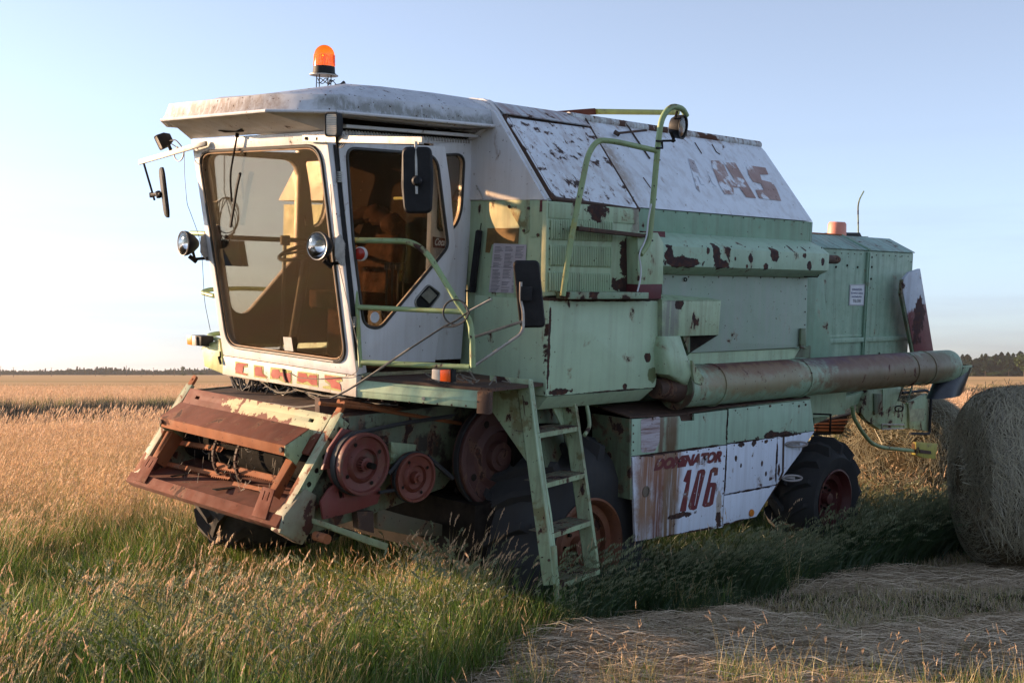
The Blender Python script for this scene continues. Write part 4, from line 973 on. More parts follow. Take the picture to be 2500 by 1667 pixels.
# small shelf box beside the fuel tank
sb_ = rp(G3, [(190, 662), (601, 664), (582, 906), (190, 918)], -.04)
MB().plate([sb_[0], sb_[1], Vector((sb_[1].x - .03, .055, sb_[1].z + .012)), Vector((sb_[0].x, .055, sb_[0].z + .04))], (0, 0, -.008)).build('shelf_top', Mgreen, H)
MB().plate(sb_, (0, .095, 0)).build('shelf_box', paint('shelf box paint', MINT, .5, .12, streak=.5, fade=.4, speck=.4, patches=[(tuple(on(G3, 310, 690, ('v', -.04))), (.05, .2, .04), .4, None, .03), (tuple(on(G3, 245, 760, ('v', -.04))), (.10, .2, .30), .4, (.19, .19, .18), .5, .8)]), H, .003)
MB().plate(rp(G3, [(320, 905), (582, 905), (382, 1032), (360, 1032)], .035), (0, .02, 0)).build('chute_shadow_gap', Mdark, H)  # dark plate puts the shade of the open underside into colour
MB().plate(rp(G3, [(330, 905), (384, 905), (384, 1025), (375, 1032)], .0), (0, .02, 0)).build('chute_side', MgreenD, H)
# fuel tank box
Mbox = paint('fuel tank paint', (.43, .58, .40), .48, .10, streak=.15, fade=.25, speck=.35,
    patches=[(tuple(on(G5, 1040, 55, ('v', 0))), (.035, .2, .035), .4, None, .03), (tuple(on(G5, 1070, 160, ('v', 0))), (.055, .2, .05), .5, (.15, .19, .09), .05), (tuple(on(G5, 905, 225, ('v', 0))), (.02, .2, .02), .4, None, .05)] + edge_rust([on(D, 1466, 1135, ('v', 0)), on(G3, 197, 668, ('v', 0)), on(G3, 190, 860, ('v', 0)), on(G5, 1085, 232, ('v', 0)), on(G5, 625, 268, ('v', 0)), on(G5, 457, 240, ('v', 0))], th=.006, rag=.5))
fb = [on(D, 1466, 1135, ('v', 0)), on(G3, 197, 668, ('v', 0)), on(G3, 190, 860, ('v', 0)), on(G5, 1085, 232, ('v', 0)), on(G5, 625, 268, ('v', 0)), on(G5, 457, 240, ('v', 0))]
fb[5] = Vector((fb[0].x, 0, fb[4].z)); 
print('fuel', fb)
fbr = rnd(fb, [.0, .04, .08, .03, 0, 0], 3)
MB().plate(fbr, (0, .70, 0)).build('fuel_tank', Mbox, H, .012)
lowp = [fb[5], fb[4], fb[3]]
MB().plate([Vector((fb[5].x + .02, .0, fb[4].z - .006)), Vector((fb[3].x - .02, 0, fb[3].z - .006)), Vector((fb[3].x - .06, .09, fb[3].z - .10)), Vector((fb[5].x + .02, .09, fb[4].z - .10))], (0, .5, 0)).build('fuel_tank_base', Mbox, H, .006)
MB().plate(rp(G1, [(675, 1462), (1238, 1466), (1236, 1510), (680, 1512)], -.11), (0, .11, 0)).build('standing_ledge', paint('ledge paint', (.26, .38, .25), .55, .5, fade=.5, speck=.8), H, .003)
MB().plate([on(D, 1466, 1135, ('v', -.002)), on(G3, 197, 662, ('v', -.002)), on(G3, 197, 662, ('v', -.002)) + Vector((0, .0, .02)), on(D, 1466, 1135, ('v', -.002)) + Vector((0, 0, .02))], (0, .2, 0)).build('rusty_seam', Mdrust, H)
# tubular ladder to the tank, leaning out
TL = ('v', -.12)
MB().tube(rnd(rp(G1, [(638, 1490), (690, 1130), (745, 850), (815, 500), (880, 405), (1000, 415), (1290, 480)], -.12), [0, .1, .1, .14, .12, .1, 0], 5, False), .019, 12).build('tank_hand_rail', Mrail, H)
MB().tube(rnd(rp(G1, [(1180, 1200), (1240, 1120), (1270, 800), (1300, 450), (1325, 250), (1395, 165), (1475, 190), (1500, 240)], -.12), [0, .1, .1, .1, .12, .14, .06, 0], 5, False), .021, 12).build('tank_hand_rail', Mrail, H)
MB().plate(rp(G1, [(750, 1005), (1225, 1060), (1222, 1085), (752, 1035)], -.13), (0, .08, 0)).build('tank_ladder_rung', Mdrust, H, .004)
cl2 = MB()
for y in (545, 820, 1105): cl2.tube([on(G1, 1298 - (y - 545) * .09 + 18 * math.cos(a), y + 3 * math.sin(a) + 0, TL) for a in [2 * math.pi * k / 12 for k in range(13)]], .005, 5)
cl2.tube(rp(G1, [(1290, 412), (1330, 415), (1332, 462), (1292, 460)], -.145), .008, 6); cl2.build('cable_tie', Mblack, H)
MB().tube(rnd(rp(G1, [(1255, 850), (1235, 950), (1222, 1090), (1165, 1200), (1185, 1290), (1180, 1380), (1158, 1460)], -.14), .05, 4, False), .006, 6).build('white_wire', Mwsign, H)
# round work lamp on the hand rail
lc = on(G1, 1468, 315, TL); fw = Vector((.28, -.95, -.10)).normalized()
lo2 = MB().revolve(lc, fw, [(0, .082), (.012, .086), (.012, .074), (0, .072), (-.02, .07)], 36).revolve(lc, fw, [(0, .084), (-.045, .080), (-.075, .06), (-.085, 0)], 36).build('round_work_lamp', Mblack, H)
MB().revolve(lc, fw, [(.002, .072), (.010, .03), (.011, 0)], 32).build('lens', Mlens, lo2)
MB().revolve(lc, fw, [(.0, .071), (-.03, .05), (-.04, 0)], 32).build('reflector', plain('dimpled reflector', (.55, .5, .5), .25, metal=.9, var=.3, scale=60, bump=1), lo2)
MB().tube(rp(G1, [(1405, 420), (1410, 395), (1390, 350)], -.11), .012, 6).tube(rp(G1, [(1330, 412), (1420, 410)], -.12), .008, 6).tube(rp(G1, [(1435, 205), (1420, 260)], -.12), .010, 6).build('lamp_bracket', Mdark, H)

# ------------------------------------------------------------ unloading auger
AXV = .02; TR = .155
aL, aR = on(G3, 640, 1245, ('v', AXV)), on(G4, 1000, 1280, ('v', AXV))
aL = Vector((on(G3, 290, 1250, ('v', AXV)).x, AXV, 0.005)); aR = Vector((aR.x, AXV, 0.0)); print('auger', aL, aR)
xs_ = lambda z, x, y: on(z, x, y, ('v', AXV - TR)).x
Mtube = paint('rusty auger tube', (.28, .42, .30), .5, .22, chipcol=(.07, .025, .02), streak=.45, streakcol=(.22, .15, .07), fade=.5, fadecol=(.17, .19, .10), speck=.8,
    patches=[((xs_(G3, 900, 1150), AXV - .05, .15), (.62, .16, .095), .25, (.11, .03, .03), .19), ((xs_(G3, 900, 1200), AXV - .12, .05), (.8, .12, .12), .3, (.24, .16, .08), .19, .7), ((xs_(G4, 500, 1250), AXV - .05, .15), (.95, .16, .11), .2, (.08, .028, .04), .19), ((xs_(G4, 600, 1300), AXV - .12, .0), (1.1, .16, .17), .25, (.15, .08, .04), .19, .85),
             ((xs_(G4, 930, 1260), AXV - .12, .03), (.45, .16, .17), .25, (.15, .11, .06), .19, .85)])
segs = [aL.x, xs_(G3, 640, 1250), xs_(G3, 1235, 1220), xs_(G4, 815, 1270), xs_(G4, 930, 1260), aR.x]
pr = []
for i, x in enumerate(segs[:-1]):
    a, b = x, segs[i + 1]
    pr += [(a - aL.x, TR - .004), (a - aL.x + .004, TR), (b - aL.x - .006, TR), (b - aL.x - .002, TR - .004)]
tb_ = MB().revolve(aL, (1, 0, 0), [(0, 0)] + pr, 48); tb_.build('auger_tube', Mtube, H)
cr = MB()
for x in segs[1:-1]: cr.revolve((x - .006, AXV, .0025), (1, 0, 0), [(0, TR), (0, TR + .008), (.012, TR + .008), (.012, TR)], 48)
cr.build('tube_collar', Mtube, H)
MB().revolve(aL + Vector((-.02, 0, 0)), (1, 0, 0), [(0, .10), (0, TR + .01), (.02, TR + .01), (.02, TR - .02)], 40).build('tube_end_ring', MgreenD, H)
MB().revolve(aL + Vector((-.25, 0, 0)), (1, 0, 0), [(0, 0), (0, .07), (.1, .09), (.25, .12)], 24).build('auger_gearbox', Mdrust, H)
# elbow feeding the tube from above
el = [rnd([Vector((x0, AXV - d, z)), Vector((x1, AXV - d, z)), Vector((x1, AXV + .2, z)), Vector((x0, AXV + .2, z))], .05, 3) for x0, x1, z, d in (
    (on(G3, 190, 920, ('v', -.05)).x, on(G3, 325, 920, ('v', -.05)).x, on(G3, 250, 915, ('v', -.05)).z, .08), (on(G3, 195, 1000, ('v', -.08)).x, on(G3, 345, 1000, ('v', -.08)).x, on(G3, 250, 1000, ('v', -.08)).z, .12),
    (on(G3, 240, 1100, ('v', -.12)).x, on(G3, 420, 1090, ('v', -.12)).x, .12, .145), (aL.x + .02, aL.x + .40, .0, .10))]
MB().loft(el, False, True, True).build('auger_elbow', Mgreen, H, 0, ang=50)
MB().plate(rp(G3, [(400, 1085), (440, 1150), (485, 1210), (470, 1255), (415, 1235), (405, 1180)], AXV - TR - .004), (0, .02, 0)).build('elbow_gusset', Mgreen2, H)
# outlet hood and rubber spout
oh = []
for k in range(7):
    t = rad(90 * k / 6); x = aR.x + .30 * math.sin(t) * 1.0; r_ = TR
    oh.append((x - aR.x, TR * math.cos(t) ** .6 if k < 6 else .0))
MB().revolve(aR, (1, 0, 0), [(0, TR), (.10, TR + .002), (.20, TR * .95), (.27, TR * .78), (.30, TR * .45), (.31, 0)], 40, a0=rad(-8), a1=rad(188), xdir=(0, -1, 0)).build('auger_outlet_hood', Mtube, H)
sx0, sx1 = aR.x + .01, aR.x + .315
spt = []
for k in range(6):
    t = k / 5; x0_ = sx0 - .30 * t ** .8; x1_ = sx1 - .03 * t; z = .0 - .27 * t; lp = []
    for i in range(32):
        a = 2 * math.pi * i / 32; cr_ = 1 + .09 * math.sin(a * 4 + 1 + k * .3) * t
        lp.append(Vector(((x0_ + x1_) / 2 + math.cos(a) * (x1_ - x0_) / 2 * cr_, AXV + math.sin(a) * TR * (1 - .15 * t) * cr_, z - (.10 * (1 - t)) * (math.cos(a) < -.2) * 0 + .03 * math.cos(a) * t)))
    spt.append(lp)
MB().loft(spt, True).build('rubber_spout', plain('shiny black rubber', (.03, .035, .045), .32, var=.4), H)
MB().tube([(sx0 - .02, AXV - TR * .98, .0), (sx1, AXV - TR * .7, .0), (sx1 + .01, AXV, .0)], .009, 6).build('spout_clamp', Mdrust, H)

# ------------------------------------------------------------ side skirts
SK = ('v', .0)
def skp(pts, off=0): return ons(G6, pts, ('v', off))
ER = lambda pts, **k: edge_rust(ons(G6, pts, SK), **k)
Mskg = paint('mint skirt paint', (.35, .51, .38), .5, .10, streak=.25, fade=.25, speck=.45,
    patches=[(tuple(on(G6, 435, 500, SK)), (.075, .2, .35), .12, (.12, .07, .035), .35, .97), (tuple(on(G6, 360, 500, SK)), (.03, .2, .4), .3, (.13, .06, .035), .4, .9), (tuple(on(G6, 1240, 510, SK)), (.25, .2, .03), .5, None, .05)] + ER([(130, 672), (865, 578), (1245, 520), (1530, 478)], th=.007, rag=.5)[:3] + ER([(868, 310), (858, 580)], th=.012)[:1])
sc_c = tuple(on(G6, 400, 900, SK)); 
Mskw = paint('rust streaked white skirt', (.66, .72, .84), .5, .14, streak=.25, streakcol=(.30, .20, .14), fade=.2, fadecol=(.55, .60, .70), speck=.55,
    patches=[(tuple(on(G6, 425, 950, SK)), (.105, .3, .75), .10, (.17, .10, .05), .25, .97), (tuple(on(G6, 230, 950, SK)), (.10, .3, .70), .25, (.22, .13, .08), .5, .9), (tuple(on(G6, 330, 950, SK)), (.060, .3, .75), .15, (.15, .045, .018), .4, .95), (tuple(on(G6, 300, 730, SK)), (.19, .3, .16), .2, (.24, .10, .05), .5, .9), (tuple(on(G6, 490, 760, SK)), (.05, .3, .22), .2, (.25, .12, .06), .5, .7),
             (tuple(on(G6, 240, 1060, SK)), (.12, .3, .10), .3, (.26, .14, .08), .4, .85), (tuple(on(G6, 510, 1120, SK)), (.15, .3, .018), .7, None, .1), (tuple(on(G6, 795, 1100, SK)), (.035, .3, .16), .4, (.42, .36, .32), .1), (tuple(on(G6, 790, 1150, SK)), (.03, .3, .10), .8, None, .05)] + ER([(140, 674), (858, 586), (828, 1213), (270, 1302)], th=.008, rag=.5)[:3])
Mskw2 = paint('white rear skirt', (.66, .72, .84), .5, .20, streak=.2, fade=.2, fadecol=(.55, .60, .70), speck=.6,
    patches=[(tuple(on(G6, x, y, SK)), (rx, .3, rz), .5, None, .04) for x, y, rx, rz in ((975, 580, .035, .02), (1065, 570, .03, .025), (1160, 555, .03, .02), (970, 740, .012, .016), (1130, 725, .012, .02), (1160, 800, .014, .02), (1260, 770, .02, .05), (930, 685, .014, .02), (1340, 500, .18, .018))] + ER([(865, 575), (1244, 520), (1238, 890), (842, 966)], th=.008, rag=.5) + ER([(832, 1200), (1088, 1130), (1240, 890)], th=.010, rag=.5)[:1])
MB().plate(skp([(135, 386), (500, 362), (512, 402), (612, 396), (610, 345), (865, 314), (858, 578), (130, 668)]), (0, .02, 0)).build('skirt_panel', Mskg, H, .003, label='front green skirt panel with rust run')
MB().plate(skp([(872, 308), (1500, 237), (1532, 472), (1245, 518), (865, 574)]), (0, .02, 0)).build('skirt_panel', Mskg, H, .003, label='rear green skirt panel')
MB().plate(skp([(138, 674), (858, 586), (828, 1213), (270, 1302), (160, 1320)]), (0, .02, 0)).build('skirt_panel', Mskw, H, .003, label='white skirt panel with lettering and rust runs')
MB().plate(skp([(865, 580), (1244, 524), (1238, 884), (842, 962)]), (0, .02, 0)).build('skirt_panel', Mskw2, H, .003)
MB().plate(skp([(840, 972), (1236, 894), (1088, 1130), (832, 1200)]), (0, .02, 0)).build('skirt_panel', Mskw2, H, .003)
MB().plate(skp([(1250, 522), (1532, 478), (1425, 640), (1246, 880)]), (0, .02, 0)).build('skirt_panel', Mskw2, H, .003)
MB().plate(skp([(115, 385), (135, 385), (128, 672), (140, 1000), (120, 1000)], .004), (0, .35, 0)).build('skirt_edge', MgreenD, H)
MB().plate(skp([(120, 395), (1500, 245), (1525, 480), (1090, 1125), (240, 1300), (130, 1000)], .03), (0, .02, 0)).build('skirt_backing', Mdrust, H)
MB().plate(skp([(118, 378), (510, 355), (820, 300), (1500, 228), (1440, 200), (300, 300)], .0)[:4] + skp([(1500, 228)], 0) + [skp([(1500, 228)], 0)[0] + Vector((-.05, .3, .05)), skp([(118, 378)], 0)[0] + Vector((.0, .3, .04))], (0, 0, .01)).build('skirt_top_ledge', Mdrust, H)
MB().plate(rnd(skp([(203, 385), (350, 365), (345, 560), (305, 640), (205, 640)], -.002), .02, 3), (0, .002, 0)).build('scratched_panel', paint('scratched board', (.46, .42, .46), .7, .4, streak=.9, streakcol=(.14, .05, .03), speck=.8, streakvec=(2, 2, 30)), H)
bj = MB()
for x, y in ((1463, 275), (1412, 285), (1190, 285), (560, 350), (590, 360), (470, 1120), (430, 1130)): bj.revolve(on(G6, x, y, ('v', -.002)), (0, -1, 0), [(0, .010), (.006, .009), (.006, 0)], 8)
bj.build('bolt', Mdrust, H)
MB().revolve(on(G6, 242, 938, ('v', -.002)), (0, -1, 0), [(0, .040), (.004, .040), (.004, .03), (0, .03)], 24).revolve(on(G6, 242, 938, ('v', -.003)), (0, -1, 0), [(0, .03), (0, 0)], 20).build('round_port', plain('brown port', (.14, .11, .08), .7), H)
MB().revolve(on(G6, 1047, 1102, ('v', -.004)), (0, -1, 0), [(0, .030), (.010, .028), (.012, 0)], 20).build('side_reflector', plain('orange reflector', (.50, .16, .015), .4, bump=0), H)
for cx_, cy_, w_, h_ in ((1395, 575, 82, 20), (1360, 835, 76, 22)):
    MB().tube([on(G6, cx_ + w_ * math.cos(a), cy_ + h_ * math.sin(a) + (a > 3) * 2, ('v', -.03 - .02 * math.cos(a))) for a in [2 * math.pi * k / 16 for k in range(17)]], .009, 6).plate(ons(G6, [(cx_ - w_ * .8, cy_), (cx_ + w_ * .3, cy_ - h_ * .6), (cx_ + w_ * .3, cy_ + h_ * .5)], ('v', -.03)), (0, .01, 0)).build('bent_handle', paint('grey bent metal', (.30, .28, .28), .6, .4, speck=.8), H)
MB().tube(skp([(1296, 515), (1290, 790), (1262, 850)], -.006), .008, 6).build('skirt_hinge', Mdrust, H)
MB().tube(skp([(1525, 345), (1655, 350)], .05), .008, 6).tube(skp([(1655, 345), (1650, 500), (1520, 500)], .05), .010, 6).build('rear_bracket', Mdark, H)
# lettering on the skirt: model name and number
sx_ = skp([(300, 782)], -.002)[0]; ex_ = skp([(820, 712)], -.002)[0]
hgt_ = (skp([(310, 690)], -.002)[0] - sx_).length
xd = (ex_ - sx_).normalized()
def letters_on(body, a, b, h, mat, bold, shear, lift=.001):
    return text_mesh('skirt_lettering', body, a, (b - a), WU - (b - a).normalized() * WU.dot((b - a).normalized()), (b - a).length, h, mat, H, bold=bold, shear=shear, lift=lift)
Mdom = paint('worn maroon lettering', (.14, .015, .022), .55, .3, chipcol=(.42, .44, .5), speck=.8)
letters_on('DOMINATOR', sx_, ex_, hgt_ * 1.02, Mdom, .075, .35)
dg_pts = dict(one=[(500, 1092), (548, 1088), (592, 770), (560, 775), (528, 860), (552, 870)],
    zero=[(575, 1075), (565, 1050), (640, 780), (665, 768), (690, 768), (698, 790), (630, 1070), (605, 1082)], zero_in=[(612, 1045), (655, 800), (663, 800), (618, 1045)],
    six=[(672, 1045), (735, 775), (760, 752), (795, 755), (790, 812), (762, 818), (765, 790), (750, 795), (735, 870), (775, 870), (782, 885), (755, 1035), (730, 1052), (690, 1058)], six_in=[(712, 1020), (738, 905), (748, 905), (726, 1020)])
dp = lambda k: skp(dg_pts[k], -.0025)
MB().plate(dp('one'), (0, .001, 0)).build('numeral', Mdom, H)
MB().plate(dp('zero'), (0, .001, 0), [dp('zero_in')]).build('numeral', Mdom, H)
MB().plate(dp('six'), (0, .001, 0), [dp('six_in')]).build('numeral', Mdom, H)

# ------------------------------------------------------------ rear hood
RV = .75
u_a = 3.2; zb_ = 1.083
u_e = on(G4, 770, 520, ('v', RV)).x
Mrear = paint('rear hood paint', (.28, .42, .31), .5, .08, streak=.45, streakcol=(.06, .10, .07), fade=.45, fadecol=(.13, .22, .15), speck=.4)
prr = [(RV, -.30), (RV, zb_), (1.03, 1.215), (2.17, 1.215), (2.45, zb_), (2.45, -.30)]
MB().loft([[Vector((x, a, b)) for a, b in prr] for x in (u_a, u_e)], False, True, True).build('rear_hood', Mrear, H, .004)
Mhr = paint('streaked hood roof', (.26, .42, .36), .5, .25, streak=.6, streakcol=(.10, .06, .04), fade=.5, fadecol=(.13, .23, .19), speck=.8, streakvec=(12, 1, 1))
MB().plate([(u_a, RV - .012, zb_ + .004), (u_e + .01, RV - .012, zb_ + .004), (u_e - .0, 1.03, 1.222), (u_a, 1.03, 1.222)], (0, -.002, .008)).build('hood_roof', Mhr, H, .002)
us = on(G4, 462, 600, ('v', RV)).x
ch = MB(); ch.box((us - .035, RV - .022, -.2), (us + .030, RV, zb_ - .01)); ch.box((us - .02, RV - .034, -.2), (us - .008, RV - .02, zb_ - .01)); ch.build('seam_channel', Mrear, H, .003)
zc = on(G4, 470, 1095, ('v', RV)).z; ch = MB(); ch.box((u_a + .3, RV - .024, zc - .022), (u_e - .02, RV, zc + .024)); ch.box((u_a + .3, RV - .006, zc + .03), (us - .04, RV, zc + .055)); ch.build('rail_channel', Mrear, H, .003)
MB().tube([(us - .02, RV - .03, zb_ + .008), (us - .02 - .02, 1.03, 1.232)], .014, 6).build('roof_rib', Mrear, H)
bo = MB()
for x, y in ((250, 610), (325, 600), (395, 612), (490, 545), (490, 610), (485, 690), (475, 750), (160, 815), (540, 1190)): bo.revolve(on(G4, x, y, ('v', RV - .002)), (0, -1, 0), [(0, .012), (.006, .010), (.006, 0)], 8)
bo.build('bolt', Mdark, H)
sg = ons(G4, [(343, 728), (445, 726), (438, 870), (336, 868)], ('v', RV - .004))
SGN = MB().plate(sg, (0, -.002, 0)).build('warning_sign', Mwsign, H)
so_ = [p + Vector((0, -.003, 0)) for p in shrink(sg, .008)]; si_ = [p + Vector((0, -.003, 0)) for p in shrink(sg, .013)]
MB().plate(so_, (0, -.001, 0), [si_]).build('sign_border', Mink, SGN)
for body, x, y, w_, h_ in (('DOHÁNYZÁS', 358, 768, 66, 17), ('ÉS NYÍLT LÁNG', 352, 792, 78, 15), ('HASZNÁLATA', 356, 816, 66, 15), ('TILOS!', 362, 848, 55, 20)):
    a = on(G4, x, y, ('v', RV - .0075)); b = on(G4, x + w_, y - 1, ('v', RV - .0075)); c_ = on(G4, x, y - h_, ('v', RV - .0075))
    text_mesh('sign_lettering', body, a, (1, 0, 0), WU, (b - a).length, abs(c_.z - a.z), Mblue if body != 'TILOS!' else Mink, SGN, bold=.015, lift=.0005)
# rivets and screws along the seams
def rivets(z, pts, plane, n, name='rivet', axis=(0, -1, 0), r=.007):
    m = MB(); P_ = [on(z, x, y, plane) for x, y in pts]
    for a, b in zip(P_, P_[1:]):
        for k in range(n): m.revolve(a + (b - a) * (k + .5) / n, axis, [(0, r), (.003, r * .8), (.004, 0)], 6)
    m.build(name, Mdrust, H, kind='stuff')
rivets(G6, [(145, 400), (145, 655)], ('v', -.002), 4); rivets(G6, [(880, 325), (1490, 250)], ('v', -.002), 7); rivets(G6, [(875, 560), (1500, 470)], ('v', -.002), 8)
rivets(G6, [(150, 690), (845, 600)], ('v', -.002), 8); rivets(G6, [(842, 620), (822, 1190)], ('v', -.002), 6); rivets(G6, [(880, 590), (1235, 540)], ('v', -.002), 5)
rivets(G3, [(210, 500), (1190, 510)], ('v', .058), 10); rivets(G3, [(1190, 520), (1180, 970)], ('v', .058), 5); rivets(G3, [(200, 285), (1340, 300)], ('v', -.102), 12, r=.006)
rivets(G2, [(350, 950), (1580, 1050)], ('v', .098), 14, r=.006); rivets(G4, [(220, 515), (440, 525)], ('v', RV - .002), 5); rivets(G4, [(500, 530), (755, 540)], ('v', RV - .002), 6); rivets(G4, [(755, 540), (755, 1060)], ('v', RV - .002), 7)
rivets(D, [(940, 520), (905, 1440)], ('u', -.002), 9, axis=(-1, 0, 0)); rivets(D, [(1440, 760), (1440, 1090)], ('u', -.012), 5, axis=(-1, 0, 0)); rivets(G1, [(548, 985), (545, 1480)], ('v', -.002), 7)
rivets(F, [(270, 325), (980, 370)], (PLAT[0] + PN * .002, PN), 8, axis=tuple(PN))
# canister, tray and whip aerial on the hood
cz = on(G4, 255, 392, ('v', 1.15)); cz.z = 1.222; htop = on(G4, 255, 308, ('v', 1.15)).z
rr2 = (on(G4, 303, 350, ('v', 1.15)) - on(G4, 210, 350, ('v', 1.15))).length * .5 * .72
MB().revolve(cz, (0, 0, 1), [(0, 0), (0, rr2 * 1.02), (.02, rr2), (htop - 1.222 - .02, rr2 * .95), (htop - 1.222, rr2 * .8), (htop - 1.222, 0)], 28).build('orange_cap', Mpink, H)
MB().plate([on(G4, x, y, ('v', 1.08)) for x, y in ((300, 384), (412, 380), (428, 412), (330, 404), (230, 396))], (0, .22, 0)).build('black_tray', Mblack, H, .003)
MB().tube(rnd(ons(G4, [(400, 385), (398, 200), (408, 155), (437, 102)], ('v', 1.1)), .1, 5, False), .008, 6).tube(ons(G4, [(425, 407), (466, 407)], ('v', 1.1)), .004, 5).build('bent_aerial', Mgreen2, H)
MB().tube([(u_a, 1.03, 1.226), (us - .05, 1.03, 1.23)], .012, 6).build('rusty_edge', Morust, H)
# tail flap in white and maroon
TF = ('v', .60)
tfp = ons(G4, [(706, 690), (745, 645), (816, 622), (908, 1190), (780, 1190), (700, 770)], TF)
Mtf = paint('white over maroon flap', (.48, .53, .62), .5, .25, chipcol=(.04, .015, .018), speck=.5, patches=[(tuple(on(G4, 840, 1080, TF)), (.45, .3, .36), .12, (.14, .035, .045), .05), (tuple(on(G4, 805, 950, TF)), (.12, .3, .22), .4, None, .03), (tuple(on(G4, 815, 860, TF)), (.05, .3, .1), .4, None, .03)])
MB().plate(tfp, (0, .03, 0)).build('tail_flap', Mtf, H, .004)
MB().plate(ons(G4, [(695, 700), (706, 690), (700, 770), (782, 1190), (765, 1190), (686, 790)], ('v', .605)), (0, .03, 0)).build('tail_flap_edge', MgreenD, H, .003)
# under the rear: slanting beam, chopper box, lamps
RB = ('v', .70)
MB().plate(ons(G7, [(225, 400), (300, 350), (560, 272), (552, 335), (232, 485)], RB), (0, .08, 0)).build('slanting_beam', Mgreen, H, .004)
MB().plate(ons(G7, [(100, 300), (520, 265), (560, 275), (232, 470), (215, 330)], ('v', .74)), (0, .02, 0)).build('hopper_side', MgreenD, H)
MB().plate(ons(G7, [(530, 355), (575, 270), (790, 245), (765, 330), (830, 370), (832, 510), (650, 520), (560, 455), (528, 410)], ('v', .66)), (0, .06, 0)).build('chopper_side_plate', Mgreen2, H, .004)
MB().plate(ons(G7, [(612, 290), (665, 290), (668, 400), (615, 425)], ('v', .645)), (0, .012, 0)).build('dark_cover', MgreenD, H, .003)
MB().plate(ons(G7, [(668, 260), (782, 247), (768, 330), (668, 408)], ('v', .65)), (0, .012, 0)).build('gusset_plate', Mgreen, H, .003)
MB().plate(ons(G7, [(832, 350), (950, 288), (968, 530), (838, 512)], ('v', .64)), (0, .04, 0)).build('chopper_box', Mgreen2, H, .004)
MB().tube(rnd(ons(G7, [(790, 285), (945, 268), (975, 290), (965, 545), (840, 545)], ('v', .62)), .05, 4, False), .016, 8).build('box_frame', Mblack, H)
MB().plate(ons(G7, [(838, 388), (935, 383), (932, 460), (838, 468)], ('v', .637)), (0, .002, 0)).build('type_plate', plain('type plate', (.30, .32, .20), .5, bump=0), H)
MB().tube(ons(G7, [(660, 485), (800, 488), (802, 512), (662, 516), (660, 485)], ('v', .63)), .009, 6).build('latch_frame', Mzinc, H)
MB().tube([on(G7, 770 + 26 * math.cos(a), 385 + 18 * math.sin(a), ('v', .63)) for a in [2 * math.pi * k / 14 for k in range(15)]], .007, 6).build('ring_handle', Mdark, H)
MB().tube(ons(G7, [(855, 240), (825, 335)], ('v', .60)), .010, 6).tube(ons(G7, [(795, 245), (765, 335)], ('v', .60)), .010, 6).tube(ons(G7, [(790, 262), (845, 262)], ('v', .60)), .008, 6).build('tube_rest', MgreenD, H)
ub_ = MB(); ub_.plate(ons(G7, [(225, 480), (530, 400), (690, 510), (960, 530), (960, 552), (650, 545), (230, 550)], ('v', 2.0)), (0, .05, 0)); ub_.build('straw_pan', Mdark, H)
ob = MB()
for (x0, y0, x1, y1) in ((225, 500, 640, 505), (235, 480, 600, 478), (235, 520, 640, 528), (330, 462, 540, 450)): ob.tube(ons(G7, [(x0, y0), (x1, y1)], ('v', 1.9)), .012, 6)
ob.build('pan_rib', Morust, H)
MB().tube(rnd(ons(G7, [(472, 372), (480, 440), (520, 510), (590, 605), (660, 632), (880, 655), (960, 662)], ('v', .45)), .12, 5, False), .019, 10).build('tail_lamp_arm', Myel if False else Mrail, H)
TLp = ons(G7, [(880, 598), (1018, 608), (1004, 705), (932, 700), (880, 680)], ('v', .42))
tlo = MB().plate(TLp, (0, .05, 0)).build('tail_lamp_plate', paint('yellow lamp plate', (.42, .38, .07), .5, .5, speck=.8, chipcol=(.08, .05, .02)), H, .004)
MB().plate(ons(G7, [(905, 645), (975, 655), (978, 675), (905, 668)], ('v', .41)), (0, .012, 0)).build('lamp_bolt', Mdrust, tlo)
# ------------------------------------------------------------ feeder housing
FM0 = Vector((-1.205, 0, -.147)); FM1 = Vector((-1.625, 0, -.765))
md_ = (FM1 - FM0).normalized(); mn_ = Vector((md_.z, 0, -md_.x)); mn_ = mn_ if mn_.x < 0 else -mn_
MTH = lambda o: (FM0 + mn_ * o, mn_)
def me_(pts, o=0): return ons(E, pts, MTH(o))
def mir(pts): return [Vector((p.x, 2 * MIDV - p.y, p.z)) for p in pts]
LM = (FM1 - FM0).length
def mp(v, t, o=0): return Vector((FM0.x, v, FM0.z)) + md_ * t + mn_ * o
V0, V1 = .66, 2.54
